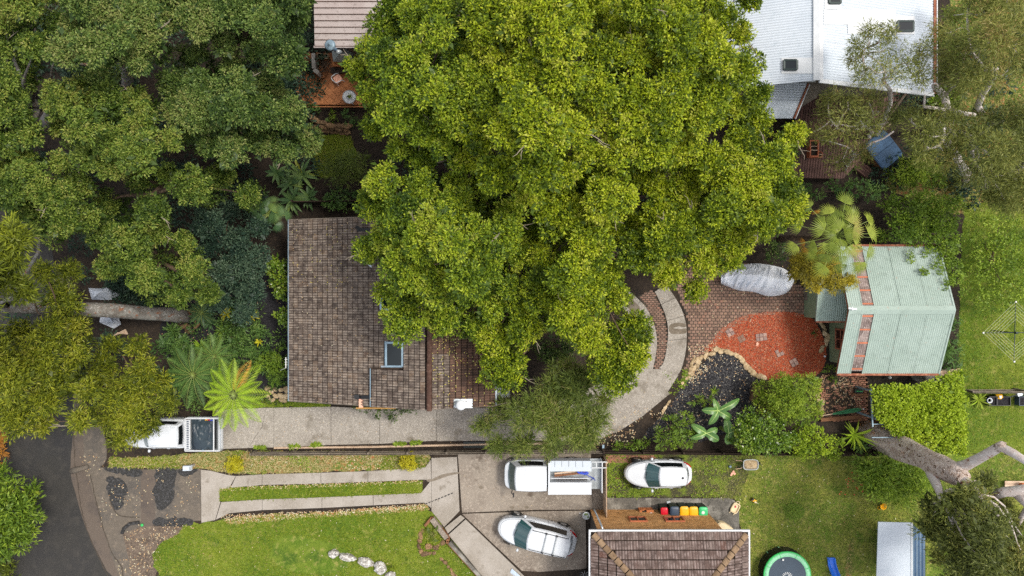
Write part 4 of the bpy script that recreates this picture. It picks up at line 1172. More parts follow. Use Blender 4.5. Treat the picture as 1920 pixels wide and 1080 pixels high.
# ---- the brick house with the hipped roof
E2, = (4.3,)
hx0, hx1, hy1 = W(1110, 0, E2).x, W(1402, 0, E2).x, W(0, 996, E2).y
hx0 = W(1108, 0, E2).x; hy1 = W(0, 997, E2).y
brick_house = thing('brick_house', 'tan brick house with mauve brown hipped tile roof behind the wheelie bins', 'house', ((hx0 + hx1) / 2, hy1 - 4, 0))
wx0, wx1, wy1 = W(1113, 0, 0).x, W(1330, 0, 0).x, W(0, 957, 0).y
wx0, wx1 = hx0 + .45, W(1322, 0, .0).x
wy1 = W(0, 955, 0).y
wz = E2 - .1
wall = MB().box(wx0, wx1, hy1 - 8.2, wy1 - .03, -.1, wz).build('wall', M['joint'], brick_house)
bm_ = MB()
bw, bh = .24, .086
rows = int(wz / bh)
for r in range(rows):
	x = wx0 + (0 if r % 2 else -.12)
	while x < wx1:
		a, b = max(x, wx0), min(x + bw - .012, wx1)
		wpx = 0
		if b - a > .03:
			z0 = r * bh
			hidden = any(w0 - .02 < (a + b) / 2 < w1 + .02 and zb - .02 < z0 + bh / 2 < zt + .02 for w0, w1, zb, zt in ())
			bm_.add([(a, wy1 + .0, z0), (b, wy1, z0), (b, wy1, z0 + bh - .012), (a, wy1, z0 + bh - .012), (a, wy1 - .028, z0), (b, wy1 - .028, z0), (b, wy1 - .028, z0 + bh - .012), (a, wy1 - .028, z0 + bh - .012)],
					[(1, 0, 3, 2), (3, 7, 6, 2), (0, 4, 7, 3), (2, 6, 5, 1)], random.random() * .98 + .01)
		x += bw
M['brick_t'] = mottled('brick_face', [rgb('b98d5c'), (3, 5, .45, .62, rgb('a87c4c')), (18, 4, .52, .66, rgb('c9a072'))], bump=.4, bscale=30, tint=[(0, (.75, .72, .7)), (.5, (1, 1, 1)), (1, (1.2, 1.15, 1.1))])
bm_.build('brick', M['brick_t'], wall, kind='stuff')
for pa, pb in ((1181, 1214), (1248, 1284)):
	xa, xb = W(pa, 0, 2.2).x, W(pb, 0, 2.2).x
	wnd = MB()
	z0, z1 = 1.5, 2.3
	yy = wy1 + .02
	for a, b, c, d in ((xa, xb, z0, z0 + .07), (xa, xb, z1 - .07, z1), (xa, xa + .07, z0 + .07, z1 - .07), (xb - .07, xb, z0 + .07, z1 - .07), ((xa + xb) / 2 - .03, (xa + xb) / 2 + .03, z0 + .07, z1 - .07)):
		wnd.box(a, b, yy - .03, yy + .06, c, d)
	f = wnd.build('window', M['copper_wood'], brick_house)
	for a, b in ((xa + .07, (xa + xb) / 2 - .03), ((xa + xb) / 2 + .03, xb - .07)):
		MB().box(a, b, yy, yy + .012, z0 + .07, z1 - .07).build('pane', M['glass_dark'], f)
MB().tube([W(1114, 955, .1), W(1115, 957, 2.6), W(1128, 986, 4.1), W(1130, 992, 4.25)], .05, 8).build('downpipe', M['zinc'], brick_house, smooth=True)
pitch = math.tan(R(22))
cxh = (hx0 + hx1) / 2
rise = lambda d: E2 + d * pitch
halfw = (hx1 - hx0) / 2
ytip = hy1 - halfw
apexz = rise(halfw)
rb = MB()
ylow = hy1 - 9.0
rb.add([(hx0, hy1, E2 - .04), (hx1, hy1, E2 - .04), (cxh, ytip, apexz - .04)], [(0, 2, 1)])
rb.add([(hx0, hy1, E2 - .04), (hx0, ylow, E2 - .04), (cxh, ylow, apexz - .04), (cxh, ytip, apexz - .04)], [(0, 1, 2, 3)])
rb.add([(hx1, hy1, E2 - .04), (hx1, ylow, E2 - .04), (cxh, ylow, apexz - .04), (cxh, ytip, apexz - .04)], [(3, 2, 1, 0)])
roof2 = rb.build('roof', M['timber_dark'], brick_house)
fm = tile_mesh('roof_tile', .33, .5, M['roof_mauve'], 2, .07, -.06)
t2 = TileField()
cs = math.cos(math.atan(pitch)); sn = math.sin(math.atan(pitch))
t2.plane((hx1, hy1, E2), (hx0, hy1, E2), (0, -cs, sn), 13, .5, .33, lambda p: p.y > ytip and abs(p.x - cxh) < (p.y - ytip) - .02 and p.y > -19.4, lambda p: 0, fm, M['roof_mauve'])
t2.plane((hx0, hy1, E2), (hx0, ylow, E2), (cs, 0, sn), 12, .5, .33, lambda p: p.x < cxh and (p.x - hx0) < (hy1 - p.y) - .02 and p.y > -19.4, lambda p: 0, fm, M['roof_mauve'])
t2.plane((hx1, ylow, E2), (hx1, hy1, E2), (-cs, 0, sn), 12, .5, .33, lambda p: p.x > cxh and (hx1 - p.x) < (hy1 - p.y) - .02 and p.y > -19.4, lambda p: 0, fm, M['roof_mauve'])
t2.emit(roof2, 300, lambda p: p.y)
cm2 = bpy.data.meshes.new('hip_cap')
vs = [(x * 1.25, 0, z * 1.2) for x, z in pr] + [(x * 1.12, .39, z * 1.0) for x, z in pr]
cm2.from_pydata(vs, [], [(i, i + 1, 9 + i + 1, 9 + i) for i in range(8)] + [tuple(range(8, -1, -1))])
cm2.materials.append(M['ridge_tan']); cm2.update()
T2 = Matrix.Translation(-root_loc(brick_house))
for sx, x0 in ((1, hx0), (-1, hx1)):
	d = Vector((sx, -1, pitch)).normalized()
	q = d.to_track_quat('Y', 'Z').to_matrix().to_4x4()
	p = Vector((x0 + sx * .12, hy1 - .12, E2 + .08))
	for k in range(14):
		o = link('hip_cap', cm2, roof2)
		o.matrix_local = T2 @ Matrix.Translation(p + Vector((0, 0, .02))) @ q
		p = p + d * .44
mb = MB()
mb.beam((hx0 - .12, hy1 + .06, E2 - .02), (hx1 + .12, hy1 + .06, E2 - .02), .11, .11)
mb.build('gutter', M['white_paint'], roof2)
MB().beam((hx0 - .07, hy1, E2 - .02), (hx0 - .07, ylow, E2 - .02), .11, .11).build('gutter', M['white_paint'], roof2)
MB().beam((hx1 + .07, hy1, E2 - .02), (hx1 + .07, ylow, E2 - .02), .11, .11).build('gutter', M['white_paint'], roof2)
MB().slab((hx0 + .05, hy1 - .02, E2 - .12), (hx1 - .05, hy1 - .02, E2 - .12), (hx1 - .05, hy1 - .6, E2 - .12), (hx0 + .05, hy1 - .6, E2 - .12), .02).build('eave_lining', M['cream'], brick_house)
# ---- green iron shed with two clear strips
sx0, sx1 = 19.1, 25.05
ze, zr_ = 2.6, 4.05
yN, yS, yR = 2.44, -5.02, -1.24
shed = thing('green_shed', 'pale green corrugated iron shed with clear roof strips beside the leafy green pergola', 'shed', ((sx0 + sx1) / 2, yR, 0))
wl = W(1555, 0, 0).x
MB().box(wl, sx1 - .3, yS + .45, yN - .3, -.05, ze + .1).build('wall', M['green_wall'], shed)
gm = MB()
for x in (wl, sx1 - .35):
	gm.add([(x, yS + .45, ze + .1), (x + .05, yS + .45, ze + .1), (x, yN - .3, ze + .1), (x + .05, yN - .3, ze + .1), (x, yR, zr_ - .1), (x + .05, yR, zr_ - .1)], [(0, 4, 2), (1, 3, 5), (0, 1, 5, 4), (4, 5, 3, 2)])
gm.build('gable_wall', M['green_wall'], shed)
bt = MB()
for k in range(24):
	y = yS + .55 + k * .2
	if y < yR: bt.box(wl - .025, wl + .01, y, y + .03, 0, ze + .1)
bt.build('wall_battens', M['green_wall'], shed, kind='stuff')
wy0, wy1_ = W(0, 655, 1.2).y, W(0, 616, 1.2).y
wm = MB()
for a, b, c, d in ((wy0, wy1_, .9, 1.0), (wy0, wy1_, 2.1, 2.2), (wy0, wy0 + .09, 1.0, 2.1), (wy1_ - .09, wy1_, 1.0, 2.1), ((wy0 + wy1_) / 2 - .03, (wy0 + wy1_) / 2 + .03, 1.0, 2.1)):
	wm.box(wl - .08, wl + .02, a, b, c, d)
wm.box(wl - .06, wl + .02, wy0 + .09, (wy0 + wy1_) / 2 - .03, 1.52, 1.57); wm.box(wl - .06, wl + .02, (wy0 + wy1_) / 2 + .03, wy1_ - .09, 1.52, 1.57)
wf = wm.build('window', M['rust'], shed)
MB().box(wl - .03, wl - .015, wy0 + .09, (wy0 + wy1_) / 2 - .03, 1.0, 2.1).build('pane', M['glass_dark'], wf)
MB().box(wl - .03, wl - .015, (wy0 + wy1_) / 2 + .03, wy1_ - .09, 1.0, 2.1).build('pane', M['glass_dark'], wf)
ca, cb = W(1618, 0, zr_).x, W(1641, 0, zr_).x
roof3 = MB().slab((sx0 + .1, yR - .3, zr_ - .22), (sx1 - .1, yR - .3, zr_ - .22), (sx1 - .1, yR + .3, zr_ - .22), (sx0 + .1, yR + .3, zr_ - .22), .08).build('roof', M['timber_brown'], shed)
for y0, y1 in ((yS, yR), (yN, yR)):
	sheets('roof_sheet', roof3, M['green_iron'], (sx0, y0, ze), (ca, y0, ze), (sx0, y1, zr_), (ca, y1, zr_), 1, .12, .014)
	sheets('roof_sheet', roof3, M['green_iron'], (cb, y0, ze), (sx1, y0, ze), (cb, y1, zr_), (sx1, y1, zr_), 3, .12, .014)
	sgn = 1 if y0 < y1 else -1
	g0, g1 = Vector((0, y0 + sgn * .15, ze + .04)), Vector((0, y1 - sgn * .22, zr_ - .11))
	corrugated((ca + .02, g0.y, g0.z), (cb - .02, g0.y, g0.z), (ca + .02, g1.y, g1.z), (cb - .02, g1.y, g1.z), .12, .012).build('clear_sheet', M['polycarb'], roof3, smooth=True)
	for k in range(5):
		t = .04 + k * .23
		p = g0.lerp(g1, t)
		MB().beam((ca + .01, p.y, p.z + .02), (cb - .01, p.y, p.z + .02), .09, .035).build('purlin', M['copper_wood'], roof3)
	MB().beam((cb, y0, ze + .02), (cb, y1, zr_ + .02), .07, .05).build('flashing', M['green_iron'], roof3)
	MB().beam((ca, y0, ze + .015), (ca, y1, zr_ + .015), .04, .04).build('flashing', M['green_iron'], roof3)
	for x in (sx0, sx1):
		MB().beam((x + (-.02 if x == sx0 else .02), y0, ze - .06), (x + (-.02 if x == sx0 else .02), y1, zr_ - .06), .045, .16).build('bargeboard', M['rust'] if x == sx0 else M['green_iron'], roof3)
		MB().beam((x, y0, ze + .03), (x, y1, zr_ + .03), .09, .03).build('flashing', M['green_iron'], roof3)
rcap = MB()
rcap.slab((sx0, yR - .24, zr_ - .06), (sx1, yR - .24, zr_ - .06), (sx1, yR, zr_ + .05), (sx0, yR, zr_ + .05), .015)
rcap.slab((sx0, yR, zr_ + .05), (sx1, yR, zr_ + .05), (sx1, yR + .24, zr_ - .06), (sx0, yR + .24, zr_ - .06), .015)
rcap.build('ridge_capping', M['green_iron'], roof3)
MB().beam((sx0, yS - .06, ze - .03), (sx1, yS - .06, ze - .03), .12, .1).build('gutter', M['rust'], roof3)
MB().beam((sx0 + .8, yN + .06, ze - .03), (sx1, yN + .06, ze - .03), .12, .1).build('gutter', M['rust'], roof3)
mb = MB().beam((sx0 - .12, yR + .1, zr_ + .1), (sx0 + .35, yR + .05, zr_ + .1), .1, .05); mb.beam((sx0 + .1, yR - .02, zr_ + .12), (sx0 + .1, yR + .18, zr_ + .12), .05, .05)
mb.build('bracket', M['white_paint'], roof3)
lx0, lx1 = W(1531, 0, 2.1).x, wl + .35
ly0, ly1 = W(0, 602, 2.1).y, .35
leanto = thing('lean_to', 'small green corrugated lean-to joined to the shed near the orange mulch', 'lean-to', ((lx0 + lx1) / 2, (ly0 + ly1) / 2, 0))
lr = MB().slab((lx0 + .1, ly0 + .1, 2.0), (lx1, ly0 + .1, 2.0), (lx1, ly1, 2.35), (lx0 + .1, ly1, 2.35), .05).build('roof', M['timber_brown'], leanto)
sheets('roof_sheet', lr, M['green_iron'], (lx0, ly0, 2.1), (lx1, ly0, 2.1), (lx0, ly1, 2.5), (lx1, ly1, 2.5), 2, .12, .02)
MB().beam((lx0, ly0 - .05, 2.04), (lx1, ly0 - .05, 2.04), .1, .1).build('gutter', M['rust'], lr)
MB().beam((lx0 - .03, ly0, 2.06), (lx0 - .03, ly1, 2.46), .04, .14).build('bargeboard', M['green_iron'], lr)
mb = MB()
mb.box(lx0 + .15, lx0 + .21, ly0 + .15, ly1, -.05, 2.0); mb.box(lx0 + .21, lx1 - .2, ly1 - .06, ly1, -.05, 2.0); mb.box(lx0 + .21, wl - .05, ly0 + .15, ly0 + .21, -.05, 1.98)
mb.build('wall', M['green_wall'], leanto)
box_ = thing('storage_box', 'small pale green sloping storage box at the paved corner beside the lean-to', 'storage box', W(1523, 576, 0))
c = W(1523, 576, 0)
MB().box(c.x - .3, c.x + .3, c.y - .35, c.y + .35, 0, .8).build('body', M['green_wall'], box_)
MB().slab((c.x - .36, c.y - .4, .86), (c.x + .36, c.y - .4, .86), (c.x + .36, c.y + .4, .98), (c.x - .36, c.y + .4, .98), .05).build('lid', M['green_iron'], box_)
bench = thing('raised_planter', 'dark timber-edged planter box between the courtyard and the lean-to', 'planter', W(1523, 548, 0))
c = W(1523, 548, 0)
for a, b in (((-.45, .5), (-.45, -.5)), ((.4, .5), (.4, -.5)), ((-.36, .5), (.31, .5)), ((-.36, -.5), (.31, -.5))):
	MB().beam((c.x + a[0], c.y + a[1], .25), (c.x + b[0], c.y + b[1], .25), .16 if a[0] == b[0] else .08, .5).build('sleeper', M['timber_grey'], bench)
MB().box(c.x - .36, c.x + .31, c.y - .46, c.y + .46, .02, .38).build('soil_fill', M['soil'], bench)
# ---- white iron-roofed house, top right
we, wr = 4.4, 6.4
rx = W(1536, 0, wr).x
wx_w = W(1330, 0, we).x; wx_e = W(1750, 0, 4.4).x
yb = W(0, 152, 6.2).y
ytop = 30.0
white_house = thing('white_roofed_house', 'long white corrugated iron roofed house behind the dark timber deck', 'house', (rx, yb + 6, 0))
MB().box(wx_w + .6, wx_e - .6, yb + .7, ytop - .5, -.1, we - .1).build('wall', M['timber_grey'], white_house)
rw = MB().slab((rx - .4, yb + .3, wr - .35), (rx + .4, yb + .3, wr - .35), (rx + .4, ytop, wr - .35), (rx - .4, ytop, wr - .35), .1).build('roof', M['white_iron'], white_house)
yb2 = W(0, 176, 4.4).y
sheets('roof_sheet', rw, M['white_iron'], (wx_w, yb, we), (wx_w, ytop, we), (rx, yb, wr), (rx, ytop, wr), 9, .14, .016)
sheets('roof_sheet', rw, M['white_iron'], (wx_e, yb2, we), (wx_e, ytop, we), (rx, yb, wr), (rx, ytop, wr), 9, .14, .016)
mb = MB(); mb.slab((rx - .3, yb - .02, wr - .02), (rx, yb - .02, wr + .07), (rx, ytop, wr + .07), (rx - .3, ytop, wr - .02), .02); mb.slab((rx, yb - .02, wr + .07), (rx + .22, yb - .02, wr - .01), (rx + .22, ytop, wr - .01), (rx, ytop, wr + .07), .02)
mb.build('ridge_capping', M['white_paint'], rw)
MB().beam((rx, yb - .05, wr), (wx_e, yb2 - .05, we + .02), .22, .1).build('verge_flashing', M['white_paint'], rw)
MB().beam((wx_e + .08, yb2, we), (wx_e + .08, ytop, we), .16, .1).build('gutter', M['rust'], rw)
MB().beam((wx_e + .18, yb2, we + .01), (wx_e + .18, ytop, we + .01), .05, .12).build('gutter_lip', M['white_paint'], rw)
def on_white(px, py, dz=0.0):
	z = 5.5
	for _ in range(12):
		p = W(px, py, z + dz)
		z = wr - (rx - p.x) * (wr - we) / (rx - wx_w) if p.x < rx else wr - (p.x - rx) * (wr - we) / (wx_e - rx)
	return W(px, py, z + dz)
def flash(px0, py0, px1, py1, dz=.03):
	MB().slab(on_white(px0, py1, dz), on_white(px1, py1, dz), on_white(px1, py0, dz), on_white(px0, py0, dz), .012).build('flashing', M['white_paint'], rw)
flash(1465, 108, 1526, 138); flash(1545, 18, 1680, 46); flash(1546, -16, 1577, 17, .036); flash(1590, 30, 1715, 64, .04)
skylight(1470, 114, 1494, 131, rw, M['skylight'], .1, h=.14, frame=M['post_dark'], surf=on_white)
skylight(1681, 41, 1710, 59, rw, M['skylight'], .1, h=.14, frame=M['post_dark'], surf=on_white)
skylight(1553, -8, 1574, 7, rw, M['skylight'], .1, h=.14, frame=M['post_dark'], surf=on_white)
MB().slab(W(1447, 152, 5.2), W(1529, 154, 5.2), W(1529, 143, 5.4), W(1450, 141, 5.4), .15).build('box_gutter', M['white_paint'], rw)
lowr = MB().slab(W(1425, 152, 4.25), W(1512, 157, 4.25), W(1486, 222, 3.95), W(1425, 222, 3.95), .08).build('lower_roof', M['white_iron'], white_house)
A, B, C, D = W(1425, 222, 4.02), W(1486, 222, 4.02), W(1425, 150, 4.32), W(1514, 155, 4.32)
nn = 14
for k in range(2):
	corrugated(A.lerp(C, k / 2), A.lerp(C, (k + 1) / 2 + .005), B.lerp(D, k / 2), B.lerp(D, (k + 1) / 2 + .005), .14, .016).build('roof_sheet', M['white_iron'], lowr, smooth=True)
MB().beam(W(1489, 222, 4.05), W(1516, 157, 4.33), .12, .1).build('gutter', M['rust'], lowr)
MB().beam(W(1491, 223, 4.06), W(1518, 158, 4.35), .05, .12).build('gutter_lip', M['white_paint'], lowr)
mb = MB(); mb.prism([W(1425, 150).xy, W(1500, 160).xy, W(1480, 215).xy, W(1425, 215).xy], -.1, 3.85); mb.build('wing_wall', M['timber_grey'], white_house)
# ---- deck of dark boards
deck = thing('timber_deck', 'dark stained timber deck beside the white roofed house', 'deck', W(1560, 260, 0))
DK = [(1516, 158), (1700, 175), (1640, 268), (1582, 335), (1478, 333), (1480, 290), (1492, 222)]
dp = [(q.x, q.y) for q in PX(DK, .9)]
MB().prism([((x - dp[0][0]) * .97 + dp[0][0] , (y - dp[0][1]) * .97 + dp[0][1] - .1) for x, y in dp], -.05, .82).build('substructure', M['timber_dark'], deck)
u = (Vector((W(1500, 300, 0).x, W(1500, 300, 0).y)) - Vector((W(1512, 200, 0).x, W(1512, 200, 0).y))).normalized()
v = Vector((-u.y, u.x))
c0 = Vector((sum(x for x, y in dp) / len(dp), sum(y for x, y in dp) / len(dp)))
nb = 0
for k in range(-40, 40):
	s0 = k * .16
	hit = []
	for ss in (.015, .145):
		base = c0 + v * (s0 + ss)
		ts = []
		for i in range(len(dp)):
			a, b = Vector(dp[i - 1]), Vector(dp[i])
			d = b - a
			den = u.x * d.y - u.y * d.x
			if abs(den) < 1e-9: continue
			w_ = a - base
			t = (w_.x * d.y - w_.y * d.x) / den; s_ = (w_.x * u.y - w_.y * u.x) / den
			if 0 <= s_ <= 1: ts.append(t)
		if len(ts) >= 2: hit.append((min(ts), max(ts), base))
	if len(hit) == 2:
		(a0, a1, b0), (c1, c2, b1) = hit
		q = [b0 + u * a0, b0 + u * a1, b1 + u * c2, b1 + u * c1]
		MB().prism([(p.x, p.y) for p in q], .85, .88 + random.uniform(0, .004)).build('deck_board', M['deck'], deck)
# ---- top house: pan roof
pan_house = thing('metal_roofed_house', 'house with dusty pink ribbed metal roof above the orange tiled patio', 'house', W(650, 20, 0))
pz = 4.2
bx0, bx1 = W(590, 0, pz).x, W(760, 0, pz).x
by0 = W(0, 86, pz).y
MB().box(bx0 + .5, bx1 - .4, by0 + .5, by0 + 9, -.1, pz - .1).build('wall', M['house_wall'], pan_house)
pr_ = MB().slab((bx0 + .05, by0 + .05, pz - .03), (bx1, by0 + .05, pz - .03), (bx1, by0 + 9, pz + .5), (bx0 + .05, by0 + 9, pz + .5), .12).build('roof', M['timber_dark'], pan_house)
sl = .53 / 9
for k in range(22):
	y = by0 + k * .352
	z = pz + .01 + (y - by0) * sl
	MB().slab((bx0, y, z), (bx1, y, z), (bx1, y + .335, z + .335 * sl), (bx0, y + .335, z + .335 * sl), .02).build('roof_panel', M['pink_iron'], pr_)
	MB().box(bx0, bx1, y - .045, y - .017, z - .02, z + .05).build('rib', M['ridge_dark'], pr_)
MB().beam((bx0 - .05, by0 - .06, pz - .02), (bx1, by0 - .06, pz - .02), .1, .1).build('gutter', M['pink_iron'], pr_)
patio = MB().prism([q.xy for q in PX([(560, 108), (700, 100), (712, 200), (568, 200), (555, 160)])], -.05, .50).build('patio', M['terracotta_tile'], kind='structure')
pp = [(q.x, q.y) for q in PX([(562, 110), (698, 102), (708, 197), (570, 197), (557, 160)])]
s_ = .36
tmesh = MB().prism([(-s_ / 2 + .009, -s_ / 2 + .009), (s_ / 2 - .009, -s_ / 2 + .009), (s_ / 2 - .009, s_ / 2 - .009), (-s_ / 2 + .009, s_ / 2 - .009)], 0, .02, bevel=.006)
first = None
pcx, pcy = W(630, 155).x, W(630, 155).y
for i in range(-13, 14):
	for j in range(-13, 14):
		x = pcx + (i - j) * s_ * .7071; y = pcy + (i + j) * s_ * .7071
		if not inside((x, y), pp): continue
		if first is None: first = tmesh.build('tile', M['terracotta_tile'], patio, local=True); o = first
		else: o = first.copy(); col.objects.link(o)
		o.location = (x, y, .505 + random.uniform(0, .004)); o.rotation_euler = (0, 0, R(45) + random.gauss(0, .006))
MB().beam(W(568, 200.5, .46), W(712, 200.5, .46), .06, .12).build('patio_edge', M['terracotta_tile'], patio)
fire = thing('outdoor_fireplace', 'grey hooded outdoor fireplace with tall capped flue at the orange patio edge', 'fireplace', W(640, 118, .5))
mb = MB()
b0 = [W(620, 108, 1.3), W(662, 108, 1.3), W(664, 118, 1.3), W(626, 117, 1.3)]
hoodlow = [W(622, 96, 1.4), W(664, 96, 1.4), W(667, 116, 1.4), W(625, 116, 1.4)]
hoodtop = [W(636, 90, 2.3), W(650, 90, 2.3), W(650, 99, 2.3), W(636, 99, 2.3)]
mb.loft([[Vector((p.x, p.y, .5)) for p in hoodlow], hoodlow], cap=True)
mb.build('hearth', M['brick'], fire)
MB().loft([hoodlow[::-1], hoodtop[::-1]], cap=True).build('hood', M['grey_iron'], fire)
MB().tube([W(641, 97, 2.2), W(641, 97, 3.2), W(634, 97, 4.6)], .11, 12).build('flue', M['galv'], fire, smooth=True)
fb = W(634, 97, 4.6)
MB().tube([W(634, 97, 2.3), fb], .12, 12).build('flue', M['galv'], fire, smooth=True)
MB().lathe([(.13, 0), (.13, .1), (.3, .1), (.3, .14), (.22, .2), (.03, .27), (.03, .3)], W(620, 86, 5.1) , 20).build('cowl', M['flash_blue'], fire, smooth=True)
MB().tube([W(634, 97, 3.6), W(620, 86, 5.15)], .11, 12).build('flue', M['blue_iron'], fire, smooth=True)
MB().beam(W(591, 104, .9), W(592, 132, .9), .22, .85).build('side_wall', M['concrete'], fire)
MB().beam(W(592, 134, .9), W(600, 140, .9), .22, .8).build('side_wall', M['concrete'], fire)
for k in range(8):
	c = W(628 + k * 4.6, 121, 1.05)
	MB().obox(c, .13, .24, .12, random.uniform(-.1, .1)).build('brick', M['orange_brick'], fire)
MB().beam(W(626, 121, .75), W(664, 121, .75), .3, .5).build('brick_base', M['brick'], fire)
MB().beam(W(620, 132, .8), W(650, 132, .8), .35, .12).build('slab', M['timber_dark'], fire)
wood = thing('firewood_heap', 'tangle of dry branches stacked beside the grey fireplace hood', 'firewood', W(606, 125, .5))
for k in range(16):
	a = W(random.uniform(598, 604), random.uniform(112, 138), .55 + random.random() * .35); b = W(random.uniform(608, 622), random.uniform(108, 138), .55 + random.random() * .35)
	MB().tube(bend_path(a, b, 4, .4), [.03, .028, .025, .02, .012], 5).build('stick', M['bark_brown'], wood)
for k, (x, y) in enumerate(((601, 107), (614, 108), (668, 108), (680, 110))):
	c = W(x, y, .5)
	p = thing('stone_pot', ('pale round stone pot against the house at the patio corner', 'pale round stone pot beside the flue', 'pale stone pot just right of the grey hood', 'white stone pot at the brick shelf end')[k], 'pot', c, 0, 'pots along the patio wall')
	MB().lathe([(.1, 0), (.17, .12), (.18, .25), (.14, .33), (.11, .33), (.11, .25)], c, 12).build('pot', M['sandstone'], p, smooth=True)
	MB().lathe([(.0, .27), (.11, .27)], c, 12).build('soil_fill', M['soil'], p)
# ---- white shed, the shade on its east roof slope painted as blue
ws = thing('garden_shed', 'small white gabled shed with its shaded east slope painted blue on the back lawn', 'shed', W(1680, 1040, 0))
zt = 2.3
q = [W(1645, 1076, zt), W(1709, 1077, zt), W(1712, 980, zt), W(1652, 980, zt)]
xa, xb, ya, yb_ = q[0].x, q[1].x, q[1].y - .6, q[2].y
MB().box(xa + 1.25, xb + .85, ya + .3, yb_ - 1.2, 0, 1.7).build('wall', M['blue_iron'], ws)
for x_, y_ in ((xa + 1.2, ya + .3), (xa + 1.2, yb_ - 1.15)): MB().box(x_ - .05, x_, y_ - .05, y_, 0, zt - .3).build('post', M['blue_iron'], ws)
MB().slab((xa, ya, zt - .12), (xb, ya, zt), (xb, yb_, zt), (xa + .12, yb_, zt - .12), .06).build('roof', M['white_iron'], ws)
MB().box(xb - .03, xb + .05, ya, yb_, zt - .04, zt + .04).build('ridge_cap', M['white_paint'], ws)
MB().box(xa + .3, xb, ya + .1, yb_ - .2, zt - .26, zt - .19).build('roof_frame', M['timber_dark'], ws)
for k in range(8):
	x0 = xb + .07 + k * .135
	MB().beam((x0, ya, zt - .12 - k * .05), (x0, yb_ - .05 - k * .12, zt - .12 - k * .05), .10, .05).build('steel_rib', M['blue_iron'] if k % 2 else M['spa_cover'], ws)
MB().slab((xb + .04, ya, zt - .16), (xb + 1.16, ya, zt - .56), (xb + 1.16, yb_ - 1.0, zt - .56), (xb + .04, yb_ - .06, zt - .16), .02).build('shaded_slope_sheet', M['navy'], ws)
# ------------------------------------------------------------------ vehicles
def car_outline(L, Wd, n=56, ef=2.7, er=3.8):
	out = []
	for k in range(n):
		a = 2 * math.pi * k / n
		c, s = math.cos(a), math.sin(a)
		e = ef if c > 0 else er
		out.append((L / 2 * math.copysign(abs(c) ** (2 / e), c), Wd / 2 * math.copysign(abs(s) ** (2 / e), s)))
	return out
def cab_loop(xf, xr, hf, hr, bf, br, nf=11, ns=10):
	"""Rounded plan of a cabin: front bulge bf, rear bulge br, half widths front and rear."""
	p = []
	for i in range(nf):
		y = -hf + 2 * hf * i / (nf - 1)
		p.append((xf - bf * (y / hf) ** 2, y))
	for i in range(1, ns):
		t = i / ns
		p.append(((xf - bf) * (1 - t) + (xr + br) * t, hf + (hr - hf) * t + .04 * math.sin(math.pi * t)))
	for i in range(nf):
		y = hr - 2 * hr * i / (nf - 1)
		p.append((xr + br * (y / hr) ** 2, y))
	for i in range(1, ns):
		t = i / ns
		p.append(((xr + br) * (1 - t) + (xf - bf) * t, -(hr + (hf - hr) * t + .04 * math.sin(math.pi * t))))
	return p
